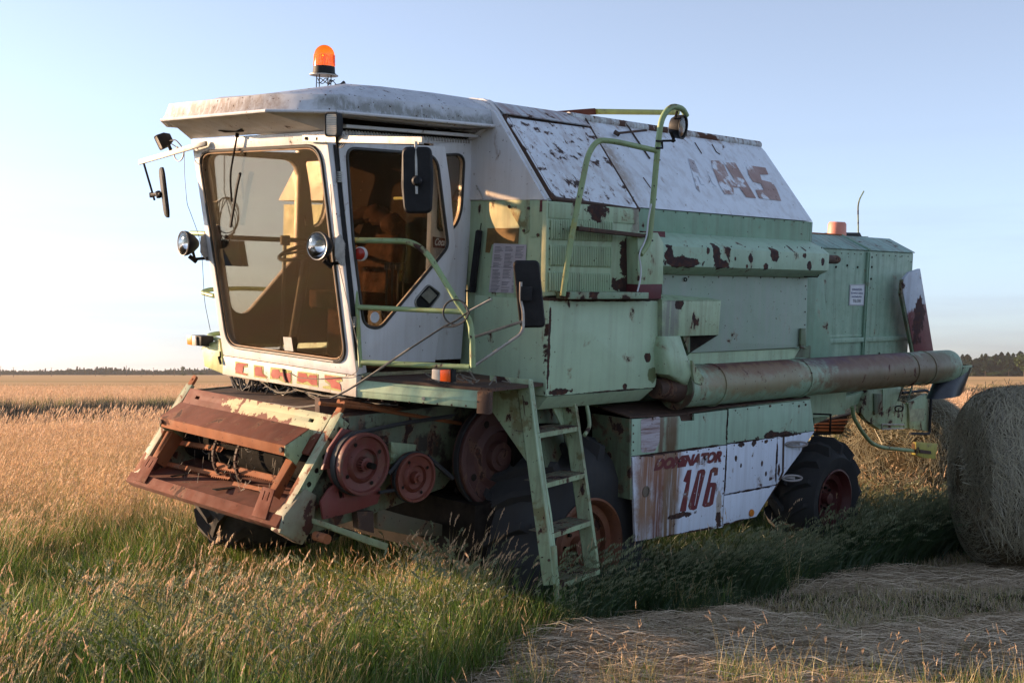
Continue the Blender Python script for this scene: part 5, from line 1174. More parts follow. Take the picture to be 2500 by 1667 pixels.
# outer stringers, cream and mint with rust, each an angle with a row of holes
Mstr = paint('worn cream mint paint', (.33, .36, .23), .55, .75, chipcol=(.22, .08, .04), streak=.5, streakcol=(.25, .10, .05), fade=.5, fadecol=(.24, .32, .22), speck=.8)
for v, s in ((V0 + .02, -1), (V1 - .02, 1)):
    MB().plate([mp(v - .075 * s, -.06), mp(v, -.06), mp(v + .0 * s, LM), mp(v - .075 * s, LM)], -mn_ * .03).build('mouth_stringer', Mstr, H, .004)
    w_ = MB(); hs = []
    base = [mp(v, -.02, 0), mp(v, LM * .68, 0), mp(v, LM * .68, -.05), mp(v, .10, -.12), mp(v, -.02, -.12)]
    for k in range(5):
        c = mp(v, .04 + k * .098, -.045); hs.append([c + md_ * .018 * math.cos(a) + mn_ * .018 * math.sin(a) for a in [2 * math.pi * i / 12 for i in range(12)]])
    w_.plate([mp(v, -.03, 0), mp(v, LM * .70, 0), mp(v, LM * .66, -.09), mp(v, -.03, -.09)], (0, .006 * s, 0), hs)
    w_.build('hole_strip', Mgreen2, H, .001)
    MB().box((mp(v, .0).x + .01, v - .02, -.9), (mp(v, .0).x + .02, v - .015, -.9))
    lug = rnd([mp(v - .07 * s, -.05), mp(v - .07 * s, -.13), mp(v - .02 * s, -.14), mp(v - .015 * s, -.05)], .02, 3)
    lh = [mp(v - .045 * s, -.10) + Vector((0, .010 * math.cos(a), 0)) + md_ * .010 * math.sin(a) for a in [2 * math.pi * i / 10 for i in range(10)]]
    MB().plate(lug, -mn_ * .02, [lh]).build('mounting_lug', Morust, H, .003)
# top plate and hood
MB().plate([mp(V0 + .10, -.03), mp(V1 - .10, -.03), mp(V1 - .12, .26), mp(V0 + .12, .26)], -mn_ * .02, [[mp(V1 - .28 + a, .02 + b) for a, b in ((0, 0), (.05, 0), (.05, .025), (0, .025))], [mp(V0 + .24 + a, .02 + b) for a, b in ((0, 0), (.05, 0), (.05, .025), (0, .025))]]).build('mouth_top_plate', paint('top plate rust', (.17, .04, .018), .75, .2, streak=.2, fade=.5, speck=.6, patches=[(tuple(mp(1.35, .02)), (.3, .45, .045), .7, (.50, .45, .26), .05), (tuple(mp(.9, .03)), (.3, .22, .10), .7, (.45, .45, .28), .05)]), H, .003)
hb0, hb1 = Vector((-1.305, V0 + .17, -.215)), Vector((-1.305, V1 - .17, -.215))
hf0, hf1 = Vector((-1.475, V0 + .185, -.308)), Vector((-1.475, V1 - .185, -.308))
MB().plate([hb0, hb1, hf1, hf0], (0, 0, .006)).build('hood_plate', Mrust, H, .002)
MB().plate([hf0, hf1, hf1 + Vector((.006, 0, -.066)), hf0 + Vector((.006, 0, -.066))], (.008, 0, 0)).build('hood_lip', Morust, H, .002)
for v, s in ((V0 + .185, -1), (V1 - .185, 1)):
    MB().plate([(-1.30, v, -.215), (-1.475, v, -.308), (-1.475, v, -.37), mp(v, .34, -.01), mp(v, .10, -.01)], (0, .006, 0)).build('hood_cheek', Mgreen2, H, .001)
    b_ = MB(); b_.revolve((-1.479, v - .03 * -s * -1 if False else v - .03 * s, -.335), (-1, 0, 0), [(0, .018), (.012, .016), (.012, 0)], 10); b_.build('bolt', Mdrust, H)
    # inner uprights of the mouth and slotted corner plates
    a0, a1 = mp(v - .0 * s, .33, .03), mp(v - .01 * s, LM - .18, .03)
    MB().plate([a0, a0 - Vector((0, .075 * s, 0)), a1 - Vector((0, .055 * s, 0)), a1], -mn_ * .012).plate([a0 - Vector((0, .075 * s, 0)), a1 - Vector((0, .055 * s, 0)), a1 - Vector((0, .055 * s, 0)) - mn_ * .10, a0 - Vector((0, .075 * s, 0)) - mn_ * .10], (0, .006 * s, 0)).build('mouth_upright', Morust, H, .002)
    c0, c1 = mp(v + .01 * s, LM - .20, .05), mp(v + .05 * s, LM - .01, .03)
    sl = []
    for k in (0, 1):
        o_ = .035 + k * .05
        sl.append([c0 + (c1 - c0) * t - Vector((0, (o_ + d) * s, 0)) for t, d in ((.12, 0), (.42, 0), (.42, .010), (.12, .010))])
    MB().plate([c0, c0 - Vector((0, .13 * s, 0)), c1 - Vector((0, .15 * s, 0)), c1], -mn_ * .01, sl).build('slotted_plate', Mrust, H, .001)
# bottom lip: folded edge and floor
MB().loft([[Vector((x, v, z)) for x, z in ((-1.645, -.765), (-1.60, -.700), (-1.56, -.735), (-1.59, -.81))] for v in (V0 + .02, V1 - .02)], False, True, True).build('mouth_lip', Mrust, H, .006)
MB().plate([(-1.60, V0 + .03, -.725), (-1.60, V1 - .03, -.725), (-1.0, V1 - .03, -.62), (-1.0, V0 + .03, -.62)], (0, 0, -.01)).build('mouth_floor', Mrust, H)
# side walls of the housing
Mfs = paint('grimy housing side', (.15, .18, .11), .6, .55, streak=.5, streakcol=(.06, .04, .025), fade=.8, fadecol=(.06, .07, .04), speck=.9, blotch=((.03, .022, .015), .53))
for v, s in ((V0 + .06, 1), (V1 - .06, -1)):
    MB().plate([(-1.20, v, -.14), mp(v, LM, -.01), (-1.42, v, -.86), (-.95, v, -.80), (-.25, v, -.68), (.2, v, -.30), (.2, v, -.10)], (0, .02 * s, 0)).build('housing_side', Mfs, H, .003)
MB().plate([(-1.19, V0 + .08, -.15), (-1.19, V1 - .08, -.15), (.1, V1 - .08, -.10), (.1, V0 + .08, -.10)], (0, 0, -.015)).build('housing_top', Mdrust, H)
MB().plate([(-1.5, V0 + .08, -.80), (-1.5, V1 - .08, -.80), (.1, V1 - .08, -.55), (.1, V0 + .08, -.55)], (0, 0, -.02)).build('housing_floor', Mdrust, H)
MB().box((-.35, V0 + .1, -.62), (-.30, V1 - .1, -.14)).build('housing_back', Mdark, H)
MB().plate([(-1.60, V0 - .0, -.70), (-1.63, V0 - .0, -.80), (-1.46, V0 - .0, -.90), (-1.38, V0 - .0, -.80), (-1.36, V0, -.60), (-1.45, V0, -.55)], (0, .10, 0)).build('corner_block', paint('corner block', (.30, .33, .22), .6, .6, chipcol=(.06, .025, .02), fade=.7, fadecol=(.14, .07, .04), speck=.9), H, .008)
# drum, chains and toothed slats inside
Mblackiron = plain('greasy iron blackened for shade', (.008, .007, .006), .9, var=.5, spec=.08)  # drum blackened for the shade inside the mouth, on top of grease
MB().revolve((-1.12, V0 + .12, -.50), (0, 1, 0), [(0, 0), (0, .13), (V1 - V0 - .24, .13), (V1 - V0 - .24, 0)], 36).build('feed_drum', Mblackiron, H)
for v in (1.48, 1.75):
    c = MB(); ring = [Vector((-1.22 + math.cos(a) * .20, v, -.50 + math.sin(a) * .20)) for a in [2 * math.pi * k / 28 for k in range(29)]]
    for i in range(28):
        m1 = (ring[i] + ring[i + 1]) / 2; d = (ring[i + 1] - ring[i]); c.obox(m1, d * .42, (0, .010, 0), d.cross(Vector((0, 1, 0))).normalized() * .009)
    c.build('feed_chain', Mdrust, H, kind='stuff')
def slat(x0, y0, x1, y1, o, mat, teeth=True, h=.03):
    a, b = on(E, x0, y0, MTH(o)), on(E, x1, y1, MTH(o)); b = Vector((a.x + (b.x - a.x), b.y, b.z)); d = (b - a); L_ = d.length; d.normalize()
    m_ = MB(); m_.plate([a, b, b + md_ * h, a + md_ * h], -mn_ * .006); m_.plate([a, b, b - mn_ * .03, a - mn_ * .03], md_ * .005)
    if teeth:
        n = int(L_ / .022)
        for k in range(n):
            p = a + d * (L_ * (k + .5) / n) + md_ * h; m_.plate([p - d * .007, p + d * .007, p + md_ * .012], -mn_ * .006)
    m_.build('feeder_slat', mat, H)
slat(355, 585, 835, 662, -.10, Morust); slat(830, 590, 1280, 672, -.13, Morust); slat(785, 775, 1245, 880, -.09, Morust, h=.04)
slat(385, 768, 858, 862, -.14, Morust); slat(745, 868, 885, 890, -.12, Morust, h=.015); slat(915, 922, 1210, 985, -.12, Morust, False)
lb = MB()
for x, y in ((730, 662), (768, 668), (880, 812), (925, 820)): lb.revolve(on(E, x, y, MTH(-.085)), mn_, [(0, .018), (.008, .014), (.008, 0)], 8)
lb.build('bolt', Mdark, H)
cw = MB()
for k in range(60):
    p = on(E, R.uniform(400, 1260), R.uniform(500, 1000), MTH(-.06 - R.random() * .08)); q_ = p + Vector((R.uniform(-.05, .05), R.uniform(-.09, .09), R.uniform(-.13, .02)))
    m3_ = (p + q_) / 2 + Vector((0, 0, -.02)); cw.tube([p, m3_, q_], .0012, 3)
cw.build('cobweb', Mcableg, H, kind='stuff')
MB().plate(ons(E, [(745, 985), (980, 958), (975, 968), (780, 997)], ('w', -.69)), (0, 0, .004)).plate(ons(E, [(425, 885), (600, 858), (590, 868), (440, 893)], ('w', -.69)), (0, 0, .004)).build('loose_blade', Mdark, H)

# ------------------------------------------------------------ pulleys, belts, lower arms on the near side
def pulley(c, r, w, mat, belt=True, name='belt_pulley', label=None, hub=.25):
    ax = (0, -1, 0)
    o = MB().revolve(c, ax, [(-w, 0), (-w, r), (-w * .72, r), (-w * .5, r * .93), (-w * .28, r), (0, r), (.006, r * .985), (.006, r * .90), (-.012, r * .86), (-.022, r * .62), (-.004, r * .55), (.004, r * .50), (-.02, r * .46), (-.022, r * hub), (.02, r * hub * .9), (.022, r * hub * .55), (.04, r * hub * .5), (.04, 0)], 48).build(name, mat, H, label=label)
    hl = MB()
    for k in range(4):
        a = k * math.pi / 2 + .5; hl.revolve(Vector(c) + Vector((math.cos(a) * r * .72, .012, math.sin(a) * r * .72)), ax, [(0, r * .07), (-.004 + .006, 0)], 10)
    hl.build('bolt_hole', Mdark, o)
    if belt: MB().revolve(c, ax, [(-w * .68, r * .97), (-w * .68, r * 1.04), (-w * .32, r * 1.04), (-w * .32, r * .97)], 48).build('drive_belt', Mbelt, o)
    return o
P1 = on(F, 290, 740, ('v', .50)); P2 = on(F, 620, 825, ('v', .52)); P3 = on(F, 1150, 690, ('v', .50))
r1p = (on(F, 290, 540, ('v', .50)) - P1).length; r2p = (on(F, 620, 668, ('v', .52)) - P2).length
print('pulleys', P1, r1p, P2, r2p, P3)
pulley(P1, r1p, .13, Mred, label='large red twin pulley beside the feeder mouth'); pulley(P2, r2p, .07, paint('brick red pulley', (.17, .042, .026), .6, .15, fade=.5, speck=.6), label='smaller brick red pulley'); pulley(P3, .36, .09, paint('dark red pulley', (.065, .02, .016), .6, .3, fade=.7, fadecol=(.09, .04, .035), speck=.7), label='big dark red pulley behind the steps', hub=.3)
MB().revolve(P1 + Vector((0, .03, 0)), (0, -1, 0), [(0, .05), (.05, .045), (.05, .02), (.12, .02), (.12, 0)], 16).build('pulley_hub', Mdark, H)
MB().tube(rnd(ons(F, [(170, 600), (235, 540), (330, 522), (520, 480), (840, 432)], ('v', .54)), .1, 4, False), .015, 6).tube(rnd(ons(F, [(240, 560), (380, 510), (860, 425)], ('v', .56)), .1, 4, False), .008, 6).build('drive_belt', Mbelt, H)
MB().tube(ons(F, [(440, 800), (520, 705), (600, 672)], ('v', .55)), .014, 6).tube(ons(F, [(690, 690), (850, 830)], ('v', .55)), .016, 6).tube(ons(F, [(380, 920), (500, 900), (560, 960)], ('v', .56)), .012, 6).build('drive_belt', Mbelt, H)
MB().plate(ons(F, [(10, 980), (60, 900), (100, 870), (390, 890), (388, 935), (370, 990), (210, 1045), (25, 1092)], ('v', .585)), (0, .02, 0), [ons(F, [(120, 905), (150, 905), (160, 950), (130, 955)], ('v', .585))]).build('red_guard', paint('red guard paint', (.14, .022, .018), .55, .2, fade=.5, fadecol=(.17, .04, .035), speck=.6), H, .003)
MB().plate(ons(F, [(150, 510), (230, 530), (120, 620), (100, 760), (20, 775), (60, 640)], ('v', .60)), (0, .02, 0)).build('red_guard', bpy.data.materials['red guard paint'], H, .003)
MB().plate(ons(F, [(460, 598), (620, 615), (612, 660), (520, 700), (455, 740)], ('v', .62)), (0, .03, 0)).build('tensioner_bracket', Mgreen2, H, .003)
MB().plate(ons(F, [(0, 1095), (440, 1245), (430, 1290), (300, 1245), (0, 1130)], ('v', .50)), (0, .08, 0)).build('lower_arm', paint('lower arm paint', (.30, .38, .22), .55, .3, fade=.7, fadecol=(.12, .12, .06), speck=.8), H, .004)
MB().plate(ons(F, [(370, 1015), (560, 1070), (900, 1150), (905, 1200), (560, 1190), (370, 1150)], ('v', .72)), (0, .1, 0)).build('axle_beam', paint('muddy beam paint', (.10, .10, .06), .65, .4, fade=.7, fadecol=(.09, .07, .04), speck=.7), H, .004)
MB().plate(ons(F, [(240, 1040), (345, 1040), (350, 1180), (250, 1150)], ('v', .66)), (0, .06, 0)).build('arm_block', Mdrust, H, .004)
MB().box((-.25, .4, -1.15), (.95, 2.8, -.75)).build('front_axle', Mdark, H)
MB().revolve(on(F, -25, 1195, ('v', .55)), (0, -1, 0), [(0, 0), (0, .03), (.12, .03), (.12, 0)], 16).build('cylinder_end', Morust, H)
# under the cab: frames, hoses, wires
uc = MB(); uc.box((-.50, .86, -.20), (-.1, 2.34, -.03)); uc.build('cab_base', Mdark, H)
fr = MB()
for k in range(5):
    v = .95 + k * .3; fr.plate([(-.72, v, -.03), (-.72, v + .03, -.03), (-.3, v + .03, -.28), (-.3, v, -.28)], (0, 0, -.05))
fr.build('frame_rail', MgreenD, H)
MB().tube(ons(F, [(0, 350), (330, 385), (900, 480)], ('v', .72)), .014, 6).tube(ons(F, [(120, 340), (500, 400), (700, 440)], ('v', .78)), .018, 6).build('rusty_bar', Morust, H)
MB().plate(ons(F, [(0, 318), (240, 322), (1003, 385), (1085, 400), (1040, 450), (900, 500), (180, 470), (0, 420)], ('v', .92)), (0, .05, 0)).build('underside_plate', Mdrust, H)
hs_ = MB()
for k in range(26):
    x0, x1 = sorted((R.uniform(880, 1240), R.uniform(880, 1260))); 
    if x1 - x0 < 60: x1 += 100
    dpt = R.uniform(40, 170); o_ = R.uniform(-.88, -.70)
    ya = 118 + (x0 - 845) * .166; yb = 118 + (x1 - 845) * .166
    pts = [on(E, x0 + (x1 - x0) * t + R.uniform(-8, 8), ya + (yb - ya) * t + dpt * math.sin(math.pi * t) ** .8 * (.6 + .4 * R.random()), ('u', o_)) for t in [i / 9 for i in range(10)]]
    hs_.tube(rnd(pts, .02, 2, False), R.choice((.004, .005, .008, .011)), 6)
hs_.build('hose_bundle', Mcable, H, kind='stuff')
hs_ = MB()
for k in range(22):
    x0 = R.uniform(1100, 1830); x1 = x0 + R.uniform(80, 420); ya = 125 + (x0 - 845) * .166; yb = 125 + (x1 - 845) * .166; dpt = R.uniform(10, 70); o_ = R.uniform(-.9, -.6)
    pts = [on(E, x0 + (x1 - x0) * t, ya + (yb - ya) * t + dpt * math.sin(math.pi * t) + R.uniform(-6, 6), ('u', o_)) for t in [i / 7 for i in range(8)]]
    hs_.tube(rnd(pts, .02, 2, False), R.choice((.003, .004, .006)), 5)
hs_.build('loose_wire', Mcableg, H, kind='stuff')

# ------------------------------------------------------------ wheels
def tyre(c, r, w, rimr, nl, label, out=-1, squash=None, mat=Mrubber, rimmat=None, lean=0, lugh=.045):
    """agricultural wheel, axis along v; outer face at c.y; squash: world height of the ground below which rubber spreads"""
    c = Vector(c); ax = Vector((0, out, 0))
    prof = [(-w, rimr), (-w - .02, rimr + .06), (-w - .03, (rimr + r) / 2), (-w + .02, r - .10), (-w + .10, r - .035), (-w / 2, r - .01), (-.10, r - .035), (-.02, r - .10), (.03, (rimr + r) / 2), (.02, rimr + .06), (0, rimr)]
    m_ = MB().revolve(c, ax, prof, 60)
    def P_(a, h, rr): return c + ax * h + Vector((math.cos(a), 0, math.sin(a))) * rr
    for k in range(nl):
        for side in (0, 1):
            a0 = 2 * math.pi * (k + .5 * side) / nl
            pts_o, pts_i = [], []
            for t in (0, .33, .66, 1):
                h = (-.005 - t * (w * .52)) if side == 0 else (-w + .005 + t * (w * .52))
                aa = a0 + t * .34; da = .055 - .012 * t
                edge = (t == 0)
                top = r + (lugh if not edge else -.02); bot = r - (.06 if not edge else .13)
                pts_o.append([P_(aa - da, h, bot), P_(aa - da * .7, h, top), P_(aa + da * .7, h, top), P_(aa + da, h, bot)])
            m_.loft(pts_o, False, True, True)
    if squash is not None:
        zl = squash; nv = []
        for p in m_.v:
            p = Vector(p); wz = to_world(p).z
            if wz < zl + .30:
                f = max(0, (zl + .30 - wz)) / .30; new = zl - .04 + (max(wz, zl - .6) - (zl - .6)) / .90 * .34 if wz > zl - .6 else zl - .04
                dz = new - wz if wz < zl + .30 else 0
                p = p + WLOC * (max(0, new - wz))
                bul = .10 * min(1, f) * math.sin(min(1, max(0, (new - zl + .04) / .34)) * math.pi)
                p.y += (-bul if (p.y < c.y + w / 2 * 1 if out == -1 else False) else bul)
                p.x += (p.x - c.x) * .15 * min(1, f)
            nv.append(tuple(p))
        m_.v = nv
    o = m_.build('wheel', mat, H, label=label, ang=40)
    rim = MB().revolve(c, ax, [(.0, rimr + .02), (.018, rimr + .03), (.022, rimr + .015), (.0, rimr - .005), (-.05, rimr - .02), (-.055, rimr - .07), (-.10, rimr - .075), (-.13, rimr * .62), (-.10, rimr * .5), (-.10, rimr * .22), (-.04, rimr * .2), (-.03, 0)], 48)
    rim.build('rim', rimmat or Morust, o)
    hb2 = MB()
    for k in range(8):
        a = 2 * math.pi * k / 8; hb2.revolve(c + ax * -.10 + Vector((math.cos(a), 0, math.sin(a))) * rimr * .38, ax, [(0, .016), (.02, .014), (.02, 0)], 6)
    hb2.build('wheel_bolt', Mdark, o)
    return o
WLOC = M3.transposed() @ Vector((0, 0, 1))
wc = on(G5, 690, 1175, ('v', -.02)); wc = Vector((.60, .14, -1.105)); print('front wheel world', to_world(wc))
Mrimo = paint('orange rusted rim', (.19, .065, .025), .65, .3, chipcol=(.06, .025, .02), fade=.7, fadecol=(.12, .04, .03), speck=.8)
tyre(wc, .745, .72, .33, 18, 'flat front wheel beside the steps with orange rim', squash=.0, rimmat=Mrimo, lugh=.035)
wcf = Vector((.22, 3.46, -1.02)); tyre(wcf, .80, .55, .33, 18, 'far front wheel glimpsed below the feeder mouth', out=1, squash=.0, rimmat=Mrimo, mat=Mrubdust, lugh=.04)
rw = on(G6, 1680, 1000, ('v', .30)); rz_ = (on(G6, 1640, 600, ('v', .45)) - on(G6, 1640, 1000, ('v', .45))).length; print('rear wheel', rw, rz_, to_world(rw))
Mrimr = paint('dark red rim', (.10, .018, .016), .55, .2, fade=.7, fadecol=(.08, .02, .02), speck=.6)
tyre(Vector((rw.x, .30, rw.z)), .52, .42, .25, 14, 'rear wheel with dark red rim', rimmat=Mrimr, lugh=.035)
tyre(Vector((rw.x, 2.9, rw.z)), .52, .42, .25, 14, 'far rear wheel', out=1, rimmat=Mrimr, lugh=.035)
MB().box((rw.x - .12, .6, rw.z - .1), (rw.x + .12, 2.6, rw.z + .08)).build('rear_axle', Mdark, H)
# ------------------------------------------------------------ ground
def ground_pt(x, y, z=0.0):
    r = ray(x, y); t = (z - CAMLOC.z) / r.z; return CAMLOC + r * t
NPR = np.random.RandomState(5)
# edge between tall grass and mown straw, as a line on the ground
EDGE = [ground_pt(x, y, 0) for x, y in ((-600, 2900), (300, 2100), (800, 1800), (1060, 1690), (1260, 1620), (1400, 1580), (1500, 1535), (1720, 1520), (1950, 1450), (2100, 1375), (2270, 1335), (2420, 1300), (2700, 1260))]
ex = np.array([p.x for p in EDGE]); ey = np.array([p.y for p in EDGE])
print('edge', list(zip(ex.round(2), ey.round(2))))
def edge_y(x): return np.interp(x, ex, ey)
def gh(x, y):
    """height of the ground"""
    z = .03 * math.sin(x * .9 + .4) * math.cos(y * .7) + .05 * mnoise.noise(Vector((x * .35, y * .35, 3)))
    d = math.hypot(x, y)
    if d > 20: z *= max(0, 1 - (d - 20) / 15)
    if abs(y - 58 - x) < 20 and y > 24: z -= .35 * math.exp(-((y - 58 - x) / 4.5) ** 2)      # shallow ditch
    if y < 14 and x > 0.2: z +=  .06 * math.exp(-((y - 7.6 - .10 * x) / .45) ** 2) + .04 * math.exp(-((y - 9.4 - .0 * x) / .5) ** 2)
    return z
gm = MB()
xs = list(np.concatenate([-np.geomspace(6000, 12, 40), np.linspace(-11, 11, 90), np.geomspace(12, 6000, 40)]))
ys = list(np.concatenate([-np.geomspace(400, 3, 12)[:-1], np.linspace(-2.5, 18, 84), np.geomspace(18.6, 9000, 110)]))
vv = [(x, y, gh(x, y)) for y in ys for x in xs]; nx = len(xs)
ff = [(j * nx + i, j * nx + i + 1, (j + 1) * nx + i + 1, (j + 1) * nx + i) for j in range(len(ys) - 1) for i in range(nx - 1)]
gm.add(vv, ff, True)
def ground_mat():
    m, nt, out = newmat('field ground'); q = NT(nt); tc = q.n('ShaderNodeTexCoord'); P = tc.outputs['Object']
    sp = q.n('ShaderNodeSeparateXYZ'); q.l(P, sp.inputs[0]); x, y = sp.outputs[0], sp.outputs[1]
    n1 = q.noise(q.mapping(P, scale=(.5, .5, 1)), 1.2, 6, .6); n2 = q.noise(P, 9, 8, .65)
    soil = q.mix(n2, (.02, .016, .008), (.06, .045, .022)); 
    green = q.mix(n2, (.02, .03, .008), (.055, .07, .02))
    near = q.mix(q.ramp(n1, .4, .6), green, soil)
    # distance bands, stretched sideways
    yb = q.math('ADD', y, q.math('MULTIPLY', q.math('SUBTRACT', q.noise(q.mapping(P, scale=(.03, .12, 1)), 1, 5, .6), .5), 30))
    nf = q.noise(q.mapping(P, scale=(.02, .09, 1)), 1.3, 8, .7)
    tan = q.mix(q.ramp(nf, .3, .7), (.42, .26, .125), (.56, .38, .20))
    tan = q.mix(q.math('MULTIPLY', q.ramp(q.noise(q.mapping(P, scale=(.25, 1.2, 1)), 1.0, 9, .75), .5, .72), .45), tan, (.21, .16, .06))
    gr = q.ramp(q.noise(q.mapping(P, scale=(.004, .025, 1)), 1.0, 5, .6), .52, .60)
    farc = q.mix(q.math('MULTIPLY', gr, .55), tan, (.17, .17, .055))
    b3 = q.math('MULTIPLY', q.ramp(yb, 80, 92), q.ramp(yb, 125, 100)); farc = q.mix(q.math('MULTIPLY', b3, .75), farc, (.13, .15, .035))
    col = q.mix(q.ramp(y, 22, 40), near, farc)
    b = q.n('ShaderNodeBsdfPrincipled'); q.l(col, b.inputs['Base Color']); b.inputs['Roughness'].default_value = 1; b.inputs['Specular IOR Level'].default_value = .05
    bp = q.n('ShaderNodeBump'); bp.inputs['Distance'].default_value = .03; bp.inputs['Strength'].default_value = .6; q.l(n2, bp.inputs['Height']); q.l(bp.outputs[0], b.inputs['Normal'])
    q.l(b.outputs[0], out.inputs[0]); return m
g = gm.build('ground', ground_mat(), None, off=(0, 0, 0), kind='structure'); tag(g, 'flat field of dry grass reaching to the horizon')

# ------------------------------------------------------------ grass
def blade_mat(name, c0, c1, c2, transl=.35):
    m, nt, out = newmat(name); q = NT(nt)
    oi = q.n('ShaderNodeObjectInfo'); tc = q.n('ShaderNodeTexCoord'); at = q.n('ShaderNodeAttribute'); at.attribute_name = 'tint'
    f = at.outputs['Fac']
    c = q.mix(f, c0, c1); c = q.mix(q.math('MULTIPLY', oi.outputs['Random'], .5), c, c2)
    at2 = q.n('ShaderNodeAttribute'); at2.attribute_name = 'h'
    d = q.n('ShaderNodeBsdfDiffuse'); t = q.n('ShaderNodeBsdfTranslucent'); g_ = q.n('ShaderNodeBsdfGlossy'); g_.inputs['Roughness'].default_value = .5
    q.l(c, d.inputs[0]); q.l(c, t.inputs[0]); g_.inputs[0].default_value = (1, 1, 1, 1)
    m1 = q.n('ShaderNodeMixShader'); m1.inputs[0].default_value = transl; q.l(d.outputs[0], m1.inputs[1]); q.l(t.outputs[0], m1.inputs[2])
    m2 = q.n('ShaderNodeMixShader'); m2.inputs[0].default_value = .04; q.l(m1.outputs[0], m2.inputs[1]); q.l(g_.outputs[0], m2.inputs[2])
    q.l(m2.outputs[0], out.inputs[0]); return m
Mgg = blade_mat('green grass', (.010, .042, .004), (.17, .30, .03), (.15, .19, .03))
Mgt = blade_mat('dry grass', (.34, .25, .10), (.78, .60, .31), (.32, .30, .10))
Mgp = blade_mat('pink seed heads', (.50, .31, .18), (.85, .60, .38), (.48, .34, .17))
Mgf = blade_mat('far pinkish grass', (.50, .33, .20), (.85, .60, .40), (.50, .36, .20))
Mgd = blade_mat('shade band grass', (.018, .018, .012), (.05, .045, .03), (.03, .032, .018), .1)  # darkened so the colour carries a band of shade over the field
Mgs = blade_mat('cut straw', (.34, .255, .165), (.80, .66, .48), (.20, .145, .09), .15)
Mfox = blade_mat('pale bristle heads', (.12, .16, .08), (.24, .27, .14), (.20, .19, .10))
Mdgr = blade_mat('lush dark grass', (.015, .045, .012), (.04, .09, .025), (.05, .075, .02))
class Clump:
    def __init__(s): s.v = []; s.f = []; s.mi = []; s.t = []
    def blade(s, x, y, h, w, lean, az, seg=4, mi=0, curve=1.7, droop=0):
        t = R.random(); o = len(s.v); dx, dy = math.cos(az), math.sin(az); px, py = -dy, dx
        tw = R.uniform(0, 3.14); wx, wy = math.cos(tw), math.sin(tw)
        for k in range(seg + 1):
            u = k / seg; l = lean * h * u ** curve; z = h * u - droop * h * u ** 3; ww = w * (1 - u) ** .7 * .5 + (.0006 if k < seg else 0)
            cx_, cy_ = x + dx * l, y + dy * l
            if k < seg: s.v += [(cx_ - wx * ww, cy_ - wy * ww, z), (cx_ + wx * ww, cy_ + wy * ww, z)]; s.t += [t, t]
            else: s.v.append((cx_, cy_, z)); s.t.append(t)
        for k in range(seg - 1): a = o + 2 * k; s.f.append((a, a + 1, a + 3, a + 2)); s.mi.append(mi)
        a = o + 2 * (seg - 1); s.f.append((a, a + 1, a + 2)); s.mi.append(mi)
        return (x + dx * lean * h, y + dy * lean * h, h * (1 - droop)), (dx, dy)
    def seed(s, base, d, ln, w, mi, n=5, sag=.4, spread=1):
        """a seed head: a spindle of little spikelets along a bending stem"""
        t = R.random(); bx, by, bz = base
        for k in range(n):
            u = (k + .3) / n; x = bx + d[0] * ln * u * sag; y = by + d[1] * ln * u * sag; z = bz + ln * u * (1 - sag * .6 * u) - ln * .1
            ww = w * math.sin(math.pi * min(1, u * .9 + .1)) * spread + .001
            for j in range(2):
                a = R.uniform(0, 6.28); o = len(s.v); l = ln / n * 1.6
                cx_, sy_ = math.cos(a), math.sin(a)
                s.v += [(x, y, z), (x + cx_ * ww, y + sy_ * ww, z + l * .45), (x + d[0] * l * .2, y + d[1] * l * .2, z + l), (x - sy_ * ww * .35, y + cx_ * ww * .35, z + l * .5)]
                s.t += [t] * 4; s.f.append((o, o + 1, o + 2, o + 3)); s.mi.append(mi)
    def build(s, name, mats):
        me = bpy.data.meshes.new(name); me.from_pydata(s.v, [], s.f)
        for m_ in mats: me.materials.append(m_)
        me.polygons.foreach_set('material_index', s.mi)
        a = me.attributes.new('tint', 'FLOAT', 'POINT'); a.data.foreach_set('value', s.t)
        return bpy.data.objects.new(name, me)
MATS = [Mgg, Mgt, Mgp, Mgs, Mfox, Mdgr, Mgd, Mgf]
def G_(a, b): return R.uniform(a, b)
def disc(r): a, d = G_(0, 6.283), r * math.sqrt(R.random()); return math.cos(a) * d, math.sin(a) * d
WIND = .6   # lean towards the right of the picture
